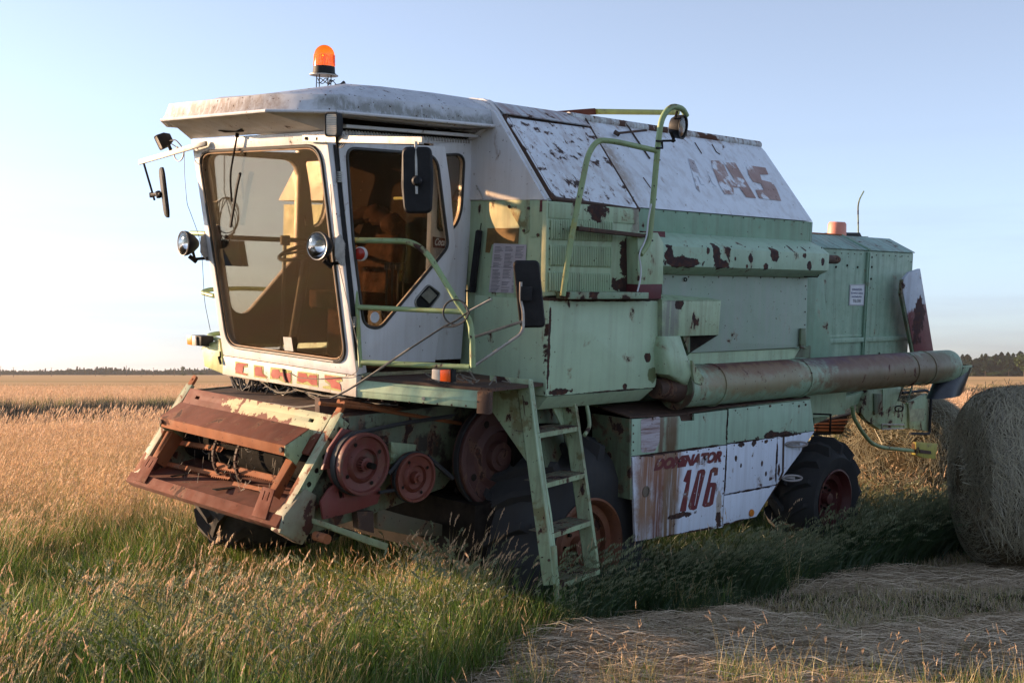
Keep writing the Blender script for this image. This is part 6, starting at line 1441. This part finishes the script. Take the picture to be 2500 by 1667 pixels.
def mk(kind):
    c = Clump()
    if kind == 'green':
        for _ in range(34): x, y = disc(.16); c.blade(x, y, G_(.16, .46), G_(.005, .012), G_(.1, .7), G_(0, 6.28), 4, 0, droop=G_(0, .25))
        for _ in range(6): x, y = disc(.16); c.blade(x, y, G_(.2, .42), G_(.003, .006), G_(.1, .5), G_(0, 6.28), 3, 1)
    if kind == 'mixed':
        for _ in range(24): x, y = disc(.17); c.blade(x, y, G_(.15, .36), G_(.004, .008), G_(.1, .6), G_(0, 6.28), 3, 0, droop=G_(0, .2))
        for _ in range(9): x, y = disc(.17); c.blade(x, y, G_(.2, .48), G_(.003, .006), G_(.1, .5), G_(0, 6.28), 3, 1)
        for _ in range(2): x, y = disc(.17); b, d = c.blade(x, y, G_(.38, .58), .003, G_(.1, .35), G_(-1.2, 1.2), 3, 1); c.seed(b, d, G_(.05, .10), .0045, 2, 5, G_(.2, .9))
    if kind == 'tan':
        for _ in range(22): x, y = disc(.18); c.blade(x, y, G_(.25, .52), G_(.003, .006), G_(.1, .45), G_(-2, 2), 3, 1)
        for _ in range(5): x, y = disc(.18); c.blade(x, y, G_(.15, .35), G_(.004, .007), G_(.1, .5), G_(0, 6.28), 3, 0)
        for _ in range(13): x, y = disc(.18); b, d = c.blade(x, y, G_(.40, .66), .003, G_(.08, .35), G_(-1.2, 1.2), 3, 1); c.seed(b, d, G_(.06, .12), .006, 2, 5, G_(.2, .8))
    if kind == 'heads':
        for _ in range(9): x, y = disc(.14); b, d = c.blade(x, y, G_(.42, .72), .003, G_(.08, .4), G_(-1.0, 1.0), 4, 1); c.seed(b, d, G_(.07, .14), .0065, 2, 7, G_(.2, .9))
        for _ in range(8): x, y = disc(.14); c.blade(x, y, G_(.2, .4), G_(.003, .006), G_(.1, .5), G_(0, 6.28), 3, 1)
    if kind == 'fox':
        for _ in range(26): x, y = disc(.17); c.blade(x, y, G_(.2, .45), G_(.005, .010), G_(.3, 1.0), G_(-1.4, .9), 4, 5, droop=G_(.1, .4))
        for _ in range(5): x, y = disc(.17); b, d = c.blade(x, y, G_(.30, .48), .003, G_(.3, .8), G_(-.9, .6), 4, 5, droop=.1); c.seed(b, d, G_(.07, .11), .009, 4, 7, G_(.8, 1.3))
    if kind == 'lush':
        for _ in range(40): x, y = disc(.18); c.blade(x, y, G_(.2, .45), G_(.005, .011), G_(.2, .9), G_(0, 6.28), 4, 5, droop=G_(.1, .4))
    if kind == 'barley':
        for _ in range(5): x, y = disc(.10); b, d = c.blade(x, y, G_(.38, .55), .004, G_(.1, .4), G_(-1.0, 1.0), 4, 0); c.seed(b, d, .085, .012, 4, 8, .8); 
        for _ in range(8): x, y = disc(.12); c.blade(x, y, G_(.2, .4), .007, G_(.2, .6), G_(0, 6.28), 4, 0)
    if kind == 'stubble':
        for _ in range(46): x, y = disc(.19); c.blade(x, y, G_(.02, .075), G_(.002, .004), G_(0, .9), G_(0, 6.28), 2, R.choice((3, 3, 3, 1, 0)))
        for _ in range(14): x, y = disc(.19); c.blade(x, y, G_(.01, .035), G_(.002, .004), G_(3, 12), G_(0, 6.28), 2, 3, curve=1)
    if kind == 'straw':
        for _ in range(110):
            x, y = disc(.22); a = G_(-.7, .7) + (math.pi if R.random() < .5 else 0); ln = G_(.10, .34); z0 = G_(.0, .10) * (1 - math.hypot(x, y) / .26) + .005; o = len(c.v); t = R.random(); w = G_(.0010, .0022)
            zz = [z0, z0 + G_(.0, .03), z0 - G_(-.01, .03)]; dx, dy = math.cos(a), math.sin(a); bend = G_(-.15, .15)
            for k in range(3):
                u = k / 2 - .5; xx = x + dx * ln * u - dy * bend * ln * (u * u) * 4; yy = y + dy * ln * u + dx * bend * ln * (u * u) * 4
                c.v += [(xx - dy * w, yy + dx * w, zz[k]), (xx + dy * w, yy - dx * w, zz[k] + .002)]; c.t += [t, t]
            for k in range(2): c.f.append((o + 2 * k, o + 2 * k + 1, o + 2 * k + 3, o + 2 * k + 2)); c.mi.append(3)
    if kind == 'weed':
        for _ in range(10):
            x, y = disc(.10); b, d = c.blade(x, y, G_(.25, .5), .005, G_(.1, .5), G_(0, 6.28), 4, 0)
        for _ in range(110):
            x, y = disc(.17); z = G_(.12, .55); o = len(c.v); a = G_(0, 6.28); l = G_(.008, .02); t = R.random()
            c.v += [(x, y, z), (x + l * math.cos(a), y + l * math.sin(a), z + .3 * l), (x + l * 1.4 * math.cos(a + .5), y + l * 1.4 * math.sin(a + .5), z + l), (x + l * math.cos(a + 1.2), y + l * math.sin(a + 1.2), z + l)]
            c.t += [t] * 4; c.f.append((o, o + 1, o + 2, o + 3)); c.mi.append(R.choice((0, 0, 1)))
    if kind == 'far':
        for _ in range(30): x, y = disc(.5); b, d = c.blade(x, y, G_(.28, .48), G_(.010, .018), G_(.1, .4), G_(-2, 2), 2, R.choice((7, 7, 7, 7, 1)))
        for _ in range(14): x, y = disc(.5); b, d = c.blade(x, y, G_(.38, .55), .008, G_(.1, .4), G_(-1, 1), 2, 7); c.seed(b, d, .12, .016, 7, 3, .4)
    if kind == 'fargreen':
        for _ in range(36): x, y = disc(.5); b, d = c.blade(x, y, G_(.4, .75), G_(.014, .025), G_(.1, .4), G_(-2, 2), 2, R.choice((0, 0, 5, 1)))
    if kind == 'ditch':
        for _ in range(44): x, y = disc(.5); c.blade(x, y, G_(.4, .8), G_(.014, .025), G_(.1, .4), G_(-2, 2), 2, 6)
    if kind == 'reed':
        for _ in range(40): x, y = disc(.30); c.blade(x, y, G_(.6, 1.25), G_(.008, .016), G_(.1, .5), G_(-2, 2), 4, R.choice((0, 1, 1, 0)))
    return c
protos = {}
def proto_coll(kind, n=4):
    if kind in protos: return protos[kind]
    cc = bpy.data.collections.new('clumps ' + kind)
    for i in range(n): cc.objects.link(mk(kind).build('clump ' + kind, MATS))
    protos[kind] = cc; return cc
def scatter(name, kind, pts, scl, label, tilt=.12, nproto=4):
    """one object whose points carry instances of small clumps"""
    coll = proto_coll(kind, nproto); n = len(pts)
    if n == 0: return None
    me = bpy.data.meshes.new(name); me.from_pydata([tuple(p) for p in pts], [], [])
    at = me.attributes.new('scl', 'FLOAT', 'POINT'); at.data.foreach_set('value', list(map(float, scl)))
    ar = me.attributes.new('rot', 'FLOAT_VECTOR', 'POINT')
    rr = np.stack([NPR.uniform(-tilt, tilt, n), NPR.uniform(-tilt, tilt, n), NPR.uniform(-1.25, 1.25, n) if kind == 'fox' else NPR.uniform(-.55, .55, n) if kind in ('fox', 'tan', 'heads', 'far', 'straw', 'reed') else NPR.uniform(0, 6.28, n)], 1)
    ar.data.foreach_set('vector', rr.ravel())
    o = bpy.data.objects.new(name, me); COL.objects.link(o); o['kind'] = 'stuff'; o['label'] = label
    ng = bpy.data.node_groups.new(name, 'GeometryNodeTree')
    ng.interface.new_socket('Geometry', in_out='INPUT', socket_type='NodeSocketGeometry'); ng.interface.new_socket('Geometry', in_out='OUTPUT', socket_type='NodeSocketGeometry')
    N = ng.nodes; gi = N.new('NodeGroupInput'); go_ = N.new('NodeGroupOutput'); mp_ = N.new('GeometryNodeMeshToPoints'); ip = N.new('GeometryNodeInstanceOnPoints'); ci = N.new('GeometryNodeCollectionInfo')
    ci.inputs['Collection'].default_value = coll; ci.inputs['Separate Children'].default_value = True; ci.inputs['Reset Children'].default_value = True
    a1 = N.new('GeometryNodeInputNamedAttribute'); a1.data_type = 'FLOAT'; a1.inputs[0].default_value = 'scl'
    a2 = N.new('GeometryNodeInputNamedAttribute'); a2.data_type = 'FLOAT_VECTOR'; a2.inputs[0].default_value = 'rot'
    L = ng.links.new
    L(gi.outputs[0], mp_.inputs[0]); L(mp_.outputs[0], ip.inputs['Points']); L(ci.outputs[0], ip.inputs['Instance']); ip.inputs['Pick Instance'].default_value = True
    L(a1.outputs[0], ip.inputs['Scale']); L(a2.outputs[0], ip.inputs['Rotation']); L(ip.outputs[0], go_.inputs[0])
    md = o.modifiers.new('scatter', 'NODES'); md.node_group = ng
    return o
def field(n, x0, x1, y0, y1): return NPR.uniform(x0, x1, n), NPR.uniform(y0, y1, n)
def inview(x, y, m=1.25, pad=1.0): return np.abs(x) < (y * 1250 / FPX * m + pad)
def N2(x, y, s, o=0): return np.array([mnoise.noise(Vector((a * s, b * s, o))) for a, b in zip(x, y)])
# footprint of the machine, where nothing tall grows through
def undermach(x, y):
    res = np.zeros(len(x), bool)
    for i, (a, b) in enumerate(zip(x, y)):
        l = to_local(Vector((a, b, .3)))
        res[i] = (.0 < l.x < 5.2 and .15 < l.y < 3.0)
    return res
def wheelmask(x, y):
    res = np.zeros(len(x), bool)
    for i, (a, b) in enumerate(zip(x, y)):
        l = to_local(Vector((a, b, .1)))
        res[i] = (-.15 < l.x < 1.25 and (.12 < l.y < .90 or 2.6 < l.y < 3.6)) or (rw.x - .5 < l.x < rw.x + .5 and (.2 < l.y < .8 or 2.4 < l.y < 3.0))
    return res
def put(name, kind, n, box_, cond, s0, s1, label, tilt=.12):
    x, y = field(n, *box_); k = inview(x, y); x, y = x[k], y[k]
    k = cond(x, y); x, y = x[k], y[k]
    k = ~wheelmask(x, y); x, y = x[k], y[k]
    z = np.array([gh(a, b) for a, b in zip(x, y)]) - .01
    sc_ = NPR.uniform(s0, s1, len(x))
    if kind in ('green', 'mixed', 'fox', 'lush', 'heads', 'barley') and name != 'foreground_tufts': sc_ = sc_ * np.clip(.55 + (y - edge_y(x)) * .9, .55, 1.0) * (1 + .35 * N2(x, y, 1.3, 41))
    sc_ = sc_ * (1 - .42 * np.exp(-((x + 1.75) / .9) ** 2 - ((y - 8.9) / 1.3) ** 2))
    return scatter(name, kind, np.stack([x, y, z], 1), sc_, label, tilt)
def tall(x, y, sh=0): return y > edge_y(x) + sh
# lush green patch by the skirts and rear wheel on the shaded side
def foxzone(x, y): return tall(x, y, .02) & (x > .15) & (y < 16)
def leftzone(x, y): return tall(x, y, 0) & ~((x > .35) & (y < 16))
put('green_grass', 'green', 8500, (-6, 2.0, 4.6, 14), lambda x, y: leftzone(x, y) & (N2(x, y, 1.1, 1) > -.16), .5, 1.15, 'green grass growing in front of the harvester')
put('mixed_grass', 'mixed', 3000, (-6, 2.0, 4.6, 14), lambda x, y: leftzone(x, y) & (N2(x, y, .8, 7) < .05), .6, 1.1, 'green and dry grass growing in tufts in front of the harvester')
put('seed_heads', 'heads', 1100, (-6, .6, 4.8, 11), lambda x, y: leftzone(x, y) & (N2(x, y, 1.1, 4) > .12), .5, .95, 'pink brown seed heads standing over the green grass')
put('barley_heads', 'barley', 420, (-2.6, .4, 5.4, 9), lambda x, y: leftzone(x, y), .7, 1.1, 'bristly barley heads below the feeder mouth')
put('weeds', 'weed', 160, (-1.6, .6, 6.4, 9), lambda x, y: leftzone(x, y) & (N2(x, y, .8, 9) > .12), .6, 1.0, 'small leafy weeds near the front wheel')
put('tall_dry_grass', 'tan', 9000, (-14, -.6, 8.4, 26), lambda x, y: (y > 11.2 + 1.5 * N2(x, y, .4, 30)) & ((x < -1.2) | (y > 15)), .7, 1.1, 'tall dry golden grass left of the harvester')
put('dry_grass_patch', 'green', 1500, (-14, -1.5, 9, 26), lambda x, y: (x < -2) & (N2(x, y, .16, 12) > .12), .8, 1.3, 'greener tufts in the dry grass on the left')
put('foxtail_grass', 'fox', 4200, (.1, 5.6, 6.4, 15.5), lambda x, y: foxzone(x, y) & ~undermach(x, y), .65, 1.2, 'dark foxtail grass bending along the skirts of the harvester')
put('lush_grass', 'lush', 4600, (.1, 7.5, 6.4, 17), lambda x, y: foxzone(x, y) , .5, .95, 'lush dark green grass beside the skirts and rear wheel')
put('mixed_verge', 'mixed', 900, (.3, 6.5, 6.8, 15), lambda x, y: foxzone(x, y) & ~undermach(x, y), .6, 1.1, 'odd dry stems among the foxtail grass beside the skirts')
def behind(x, y): return np.array([to_local(Vector((a, b, .3))).x > 5.1 or (to_local(Vector((a, b, .3))).y > 3.3) for a, b in zip(x, y)], bool)
put('sunlit_grass', 'mixed', 2600, (2.0, 9, 11, 22), lambda x, y: tall(x, y, 0) & behind(x, y), .8, 1.3, 'sunlit yellow green grass behind the rear wheel')
put('reeds', 'reed', 260, (2.6, 6.2, 14.5, 19), lambda x, y: (x > .16 * y) & behind(x, y), .6, 1.0, 'tall reeds behind the rear wheel')
def skirt_row():
    pts = []; sc_ = []
    for _ in range(520):
        lx = R.uniform(1.1, 5.9); p = to_world((lx, R.uniform(-.40, .06), -1.4)); pts.append((p.x, p.y, gh(p.x, p.y) - .01)); sc_.append(R.uniform(.55, .95) * (1.45 if lx > 3.3 else 1))
    scatter('skirt_grass', 'fox', pts, sc_, 'taller foxtail grass standing right against the white skirt panels', .12)
skirt_row()
def mown(x, y): return y < edge_y(x) + .12
put('stubble', 'stubble', 9000, (-3.5, 8.5, 4.2, 15), lambda x, y: mown(x, y), .8, 1.4, 'short grey stubble of mown grass in the foreground')
def strawband(x, y): return mown(x, y) & (x > .05) & ((np.abs(y - 7.35 - .13 * (x - 1) + .25 * np.sin(x * 1.1)) < .42) | (np.abs(y - 10.2 - .15 * (x - 3)) < .5) | (N2(x, y, .55, 20) > .18))
put('cut_straw', 'straw', 5200, (0.0, 8.5, 4.8, 14), strawband, .7, 1.3, 'loose cut straw lying in swaths on the ground', .06)
put('foreground_tufts', 'mixed', 150, (-.2, 3.4, 5.4, 7.1), lambda x, y: mown(x, y) & (y < 6.95 - .12 * x), .35, .75, 'sparse dry tufts growing through the straw')
# middle distance, ditch and the shade band in dark grass
put('distant_dry_grass', 'far', 15000, (-44, 46, 22, 110), lambda x, y: (np.abs(y - 57 - x - 1.5 * np.sin(x * .3)) > 8.5), .8, 1.3, 'dry grass of the open field')
put('shade_band_grass', 'ditch', 26000, (-34, 46, 26, 110), lambda x, y: (np.abs(y - 57 - x - 1.5 * np.sin(x * .3)) < 9), .8, 1.2, 'grass darkened as a band of shade along the shallow ditch')
put('green_strip', 'fargreen', 12000, (-34, 46, 34, 130), lambda x, y: (np.abs(y - 72 - x - 3 * np.sin(x * .2)) < 6), .8, 1.15, 'strip of greener grass across the field')

# ------------------------------------------------------------ round bales
def bale(cx_, cy_, r, ln, yaw, label, nst=5200, lit=False, seed=1, tilt=0):
    rr = random.Random(seed); b = empty('hay_bale', (cx_, cy_, gh(cx_, cy_)))
    tag(b, label, 'hay bale', 'round hay bales lying behind and beside the harvester')
    ax = Vector((math.cos(yaw), math.sin(yaw), 0)); sd2 = Vector((-ax.y, ax.x, 0)); up = Vector((0, 0, 1)); cen = Vector((0, 0, r - .03))
    core = MB(); half_ = [(1, 0), (.985, .30), (.95, .60), (.87, .80), (.74, .915), (.55, .975), (.28, .998), (0, 1)]
    prof = [(-ln / 2 * a, r * b) for a, b in half_] + [(ln / 2 * a, r * b) for a, b in reversed(half_[:-1])]
    def h_at(rb):
        for (a0, b0), (a1, b1) in zip(half_, half_[1:]):
            if b0 <= rb / r <= b1: return ln / 2 * (a0 + (a1 - a0) * (rb / r - b0) / (b1 - b0))
        return 0
    def rad_at(h):
        for (h0, r0_), (h1, r1_) in zip(prof, prof[1:]):
            if h0 <= h <= h1 and h1 > h0: return r0_ + (r1_ - r0_) * (h - h0) / (h1 - h0)
        return r
    vs_ = []; nseg, nh = 72, 40; fs = []
    for i in range(nh + 1):
        h = -ln / 2 * math.cos(math.pi * i / nh); rb = rad_at(h)
        for k in range(nseg):
            a = 2 * math.pi * k / nseg; q_ = rb + .025 * mnoise.noise(Vector((math.cos(a) * 2, math.sin(a) * 2, h * 2 + seed * 7))) + .012 * mnoise.noise(Vector((math.cos(a) * 7, math.sin(a) * 7, h * 9)))
            p = cen + ax * h + (sd2 * math.cos(a) + up * math.sin(a)) * q_
            if p.z < .02: p.z = .02
            vs_.append(p)
    for i in range(nh):
        for k in range(nseg): fs.append((i * nseg + k, i * nseg + (k + 1) % nseg, (i + 1) * nseg + (k + 1) % nseg, (i + 1) * nseg + k))
    for i0 in (0, nh):
        c_i = len(vs_); vs_.append(cen + ax * (-ln / 2 if i0 == 0 else ln / 2) * .98)
        for k in range(nseg): fs.append((c_i, i0 * nseg + k, i0 * nseg + (k + 1) % nseg))
    core.add(vs_, fs, True); core.build('bale_core', Mbale, b, off=(0, 0, 0))
    c = Clump()
    def strip(pts, w, nrm_of, t):
        o = len(c.v)
        for i, p in enumerate(pts):
            tan_ = (pts[min(i + 1, len(pts) - 1)] - pts[max(0, i - 1)]); sdv = tan_.cross(nrm_of(p)).normalized() * w
            c.v += [tuple(p - sdv), tuple(p + sdv)]; c.t += [t, t]
        for i in range(len(pts) - 1): c.f.append((o + 2 * i, o + 2 * i + 1, o + 2 * i + 3, o + 2 * i + 2)); c.mi.append(0)
    for _ in range(nst):
        t = rr.random(); w = rr.uniform(.0012, .0028)
        if rr.random() < .72:
            h0 = rr.uniform(-ln / 2 + .02, ln / 2 - .02); a0 = rr.uniform(-.6, math.pi + .6); la_ = rr.uniform(.08, .42); sl_ = rr.gauss(0, .10); lift = rr.uniform(.0, .022) ** 1; pts = []
            curl = rr.uniform(0, .03) if rr.random() < .12 else 0
            for i in range(5):
                u = i / 4; a = a0 + la_ * u; h = h0 + sl_ * (u - .5) + .01 * math.sin(u * 6 + t * 9); rb = rad_at(max(-ln / 2 + .01, min(ln / 2 - .01, h))) + .012 + lift * math.sin(math.pi * u) + curl * (u ** 3) * 3
                pts.append(cen + ax * h + (sd2 * math.cos(a) + up * math.sin(a)) * rb)
            strip(pts, w, lambda p: (p - cen - ax * (p - cen).dot(ax)).normalized(), t)
        else:
            e = 1 if rr.random() < .5 else -1; rb0 = r * math.sqrt(rr.uniform(.02, .9)); a0 = rr.uniform(0, 6.28); la_ = rr.uniform(.1, .5) * r / max(.2, rb0) * .6; dr = rr.gauss(0, .06); pts = []
            for i in range(4):
                u = i / 3; a = a0 + la_ * u; rb = rb0 + dr * u; bul = h_at(rb) - ln / 2 + .008
                pts.append(cen + ax * e * (ln / 2 + bul + rr.uniform(0, .012)) + (sd2 * math.cos(a) + up * math.sin(a)) * rb)
            strip(pts, w, lambda p: ax * e, t)
    for _ in range(int(nst * .02)):      # loose stalks sticking out
        a = rr.uniform(-.2, math.pi + .2); h = rr.uniform(-ln / 2, ln / 2) * .96; d = (sd2 * math.cos(a) + up * math.sin(a)); p = cen + ax * h + d * rad_at(h) * .98; t = rr.random()
        tg = (sd2 * -math.sin(a) + up * math.cos(a)) * rr.choice((-1, 1)); l = rr.uniform(.06, .2); pts = [p, p + d * l * .4 + tg * l * .4 + ax * rr.uniform(-.04, .04), p + d * l * .55 + tg * l * .9 + ax * rr.uniform(-.08, .08) - up * l * .2]
        strip(pts, .0015, lambda p: ax, t)
    me = bpy.data.meshes.new('straw_strands'); me.from_pydata([tuple(v) for v in c.v], [], c.f); me.materials.append(Mbst)
    at = me.attributes.new('tint', 'FLOAT', 'POINT'); at.data.foreach_set('value', c.t)
    link('straw_strands', me, b, kind='stuff')
    return b
Mbale = plain('packed hay', (.13, .10, .06), .95, var=.6, scale=30, spec=.05, bump=1)
Mbst = blade_mat('bale straw', (.22, .20, .15), (.46, .41, .28), (.15, .16, .10), .1)
bc1 = ground_pt(2510, 1388)
def at_depth(x, Y): return (x - CX) / FPX * Y
Yb = 10.6
bale(4.50, 10.95, .79, 1.35, rad(-4), 'big round hay bale cut by the right edge of the frame', 16000, seed=2)
bale(at_depth(2222, 14.4), 14.4, .72, 1.25, rad(60), 'dark round hay bale behind the rear of the harvester', 8000, seed=3)
bale(at_depth(2065, 17.5), 17.5, .66, 1.2, rad(20), 'sunlit round hay bale seen under the tail of the harvester', 7000, seed=4)

# ------------------------------------------------------------ far trees, bushes, poles
def leafmat(name, a, b_):
    m, nt, out = newmat(name); q = NT(nt); at = q.n('ShaderNodeAttribute'); at.attribute_name = 'tint'
    c = q.mix(at.outputs['Fac'], a, b_); d = q.n('ShaderNodeBsdfDiffuse'); q.l(c, d.inputs[0]); t = q.n('ShaderNodeBsdfTranslucent'); q.l(c, t.inputs[0])
    x = q.n('ShaderNodeMixShader'); x.inputs[0].default_value = .2; q.l(d.outputs[0], x.inputs[1]); q.l(t.outputs[0], x.inputs[2]); q.l(x.outputs[0], out.inputs[0]); return m
Mleaf = leafmat('tree leaves', (.025, .045, .022), (.07, .10, .04)); Mleafd = leafmat('conifer needles', (.015, .032, .024), (.04, .065, .04)); Mtrunk = plain('bark', (.10, .075, .055), .9, bump=0)
def crown(c, cx_, cy_, z0, h, w, n, pine, rr, sz):
    lob = [(rr.uniform(-.32, .32), rr.uniform(-.32, .32), rr.uniform(.25, .85), rr.uniform(.22, .36)) for _ in range(7)]
    for _ in range(n):
        if pine:
            u = rr.random() ** .8; r_ = w * (1 - u) * (.75 + .4 * math.sin(u * 22)); a = rr.uniform(0, 6.28); x, y, z = cx_ + math.cos(a) * r_ * rr.random() ** .4, cy_ + math.sin(a) * r_, z0 + h * u
        else:
            l = rr.choice(lob); a, b2 = rr.uniform(0, 6.28), math.acos(rr.uniform(-1, 1)); d = l[3] * rr.uniform(.7, 1.05)
            x = cx_ + (l[0] + d * math.sin(b2) * math.cos(a)) * w * 1.6; y = cy_ + (l[1] + d * math.sin(b2) * math.sin(a)) * w * 1.6; z = z0 + (l[2] * .75 + d * math.cos(b2) * .8) * h
            if z < z0 * .5: z = z0
        s = sz * rr.uniform(.6, 1.4); o = len(c.v); a, e = rr.uniform(0, 6.28), rr.uniform(-.6, .6); t = rr.random()
        dx, dy = math.cos(a) * s, math.sin(a) * s
        c.v += [(x - dx, y - dy, z), (x + dx * .2, y + dy * .2, z - s * .6), (x + dx, y + dy, z + e * s * .4), (x, y, z + s * .8)]; c.t += [t] * 4; c.f.append((o, o + 1, o + 2, o + 3)); c.mi.append(0)
def mesh_from(c, name, mat, parent=None, kind=None):
    me = bpy.data.meshes.new(name); me.from_pydata(c.v, [], c.f); me.materials.append(mat); at = me.attributes.new('tint', 'FLOAT', 'POINT'); at.data.foreach_set('value', c.t)
    return link(name, me, parent, kind=kind)
def tree(px, Y, h, w, pine, label, n=420, seed=0, name='tree'):
    rr = random.Random(seed); x = at_depth(px, Y); b = empty(name, (x, Y, 0)); tag(b, label, 'bush' if name == 'bush' else 'tree', 'trees standing along the horizon' if name != 'bush' else 'bushes dotted along the field edge')
    c = Clump(); crown(c, 0, 0, h * .10 if name == 'bush' else h * .25, h * (.9 if name == 'bush' else .78), w, n, pine, rr, h * .055); mesh_from(c, 'crown', Mleafd if pine else Mleaf, b)
    if name != 'bush': MB().tube([(0, 0, 0), (.1, 0, h * .35), (0, 0, h * .8)], [h * .03, h * .022, h * .006], 6).build('trunk', Mtrunk, b, off=(0, 0, 0))
    return b
# woods: one mass on the left, one on the right
def wood(name, px0, px1, Y, prof, label, n_tree, seed, depth=160):
    rr = random.Random(seed); c = Clump()
    x0, x1 = at_depth(px0, Y), at_depth(px1, Y)
    for i in range(n_tree):
        u = rr.random(); x = x0 + (x1 - x0) * u; y = Y + rr.uniform(0, depth); hp = np.interp(px0 + (px1 - px0) * u, [p[0] for p in prof], [p[1] for p in prof]) / FPX * Y * rr.uniform(.72, 1.08)
        crown(c, x, y, hp * .12, hp * .88, hp * .30, 60, rr.random() < .4, rr, hp * .10)
    # dense undergrowth that closes the foot of the wood
    for i in range(n_tree * 20):
        u = rr.random(); x = x0 + (x1 - x0) * u; y = Y + rr.uniform(0, depth * .6); hp = np.interp(px0 + (px1 - px0) * u, [p[0] for p in prof], [p[1] for p in prof]) / FPX * Y
        s = hp * .13; z = rr.uniform(0, hp * .6); o = len(c.v); t = rr.random(); c.v += [(x - s, y, z), (x, y - s * .5, z - s * .5), (x + s, y, z), (x, y, z + s)]; c.t += [t] * 4; c.f.append((o, o + 1, o + 2, o + 3)); c.mi.append(0)
    w = mesh_from(c, name, Mleafd, None, 'stuff'); w['label'] = label
wood('distant_wood', -900, 560, 1500, [(-900, 12), (-500, 17), (-120, 14), (40, 12), (120, 16), (200, 20), (280, 15), (330, 12), (400, 16), (560, 17)], 'dark low wood along the left horizon', 1400, 3)
wood('distant_wood', 2290, 3500, 760, [(2290, 38), (2350, 46), (2400, 54), (2440, 52), (2480, 56), (2680, 60), (3000, 46), (3500, 52)], 'dark wood along the right horizon', 980, 5, 90)
tree(2500, 700, 12.8, 6.2, False, 'tall leafy tree at the right edge of the horizon', 900, 21)
tree(2462, 735, 11.0, 4.0, True, 'dark conifer just left of the tall leafy tree', 500, 22)
tree(2405, 740, 10.5, 2.6, True, 'dark conifer standing over the right hand wood', 420, 23)
tree(2372, 740, 8.8, 2.2, True, 'narrow conifer over the gap in the right hand wood', 380, 24)
tree(447, 1400, 11, 3, False, 'lone tree rising above the left hand wood', 260, 25)
tree(2365, 640, 2.4, 3.2, False, 'low bush at the field edge right of the auger spout', 300, 26, 'bush')
tree(2425, 650, 3.2, 4.0, False, 'rounded bush at the foot of the right hand wood', 360, 27, 'bush')
tree(452, 900, 3.0, 3.6, False, 'dark bush at the field edge near the cab corner', 300, 28, 'bush')
tree(474, 900, 2.6, 3.4, False, 'second dark bush, against the cab corner', 300, 29, 'bush')
tree(490, 900, 3.0, 3.4, False, 'third dark bush, half behind the cab corner', 300, 33, 'bush')
tree(254, 760, .9, 2.2, False, 'flat dark bush alone in the left field', 240, 30, 'bush')
tree(347, 700, .7, .9, False, 'very small bush alone in the left field', 160, 31, 'bush')
Mpole = plain('weathered pole wood', (.16, .12, .09), .9, bump=0)
for i, (px, top, base, lb) in enumerate(((2, 893, 919, 'leftmost utility pole on the horizon'), (33, 896, 920, 'second utility pole from the left on the horizon'), (126, 897, 919, 'third utility pole from the left on the horizon'), (233, 897, 919, 'utility pole standing over the highest part of the left wood'), (309, 892, 917, 'tallest utility pole, right of the highest part of the left wood'), (375, 897, 918, 'utility pole left of the lone tree'), (426, 897, 918, 'utility pole beside the lone tree'))):
    Y = 1.65 * FPX / (base - HORIZ) ; Y = min(Y, 950); h = (base - top) / FPX * Y
    o = MB().tube([(0, 0, 0), (0, 0, h)], [.16 * h / 6, .11 * h / 6], 8).tube([(-.5, 0, h * .93), (.5, 0, h * .93)], .05, 6).build('utility_pole', Mpole, None, off=(0, 0, 0)); o.location = (at_depth(px, Y), Y, 0)
    tag(o, lb, 'utility pole', 'utility poles along the horizon')

# ------------------------------------------------------------ thin evening haze
hzm, hnt, hout = newmat('evening haze'); pv = hnt.nodes.new('ShaderNodeVolumePrincipled'); pv.inputs['Color'].default_value = (.95, .92, .93, 1); pv.inputs['Density'].default_value = .00008; pv.inputs['Anisotropy'].default_value = 0.2
hnt.links.new(pv.outputs[0], hout.inputs['Volume'])
hb = MB().box((-6500, -600, -1.6), (6500, 9500, 16)); ho = hb.build('haze', hzm, None, off=(0, 0, 0), kind='stuff'); ho['label'] = 'thin evening haze over the fields'
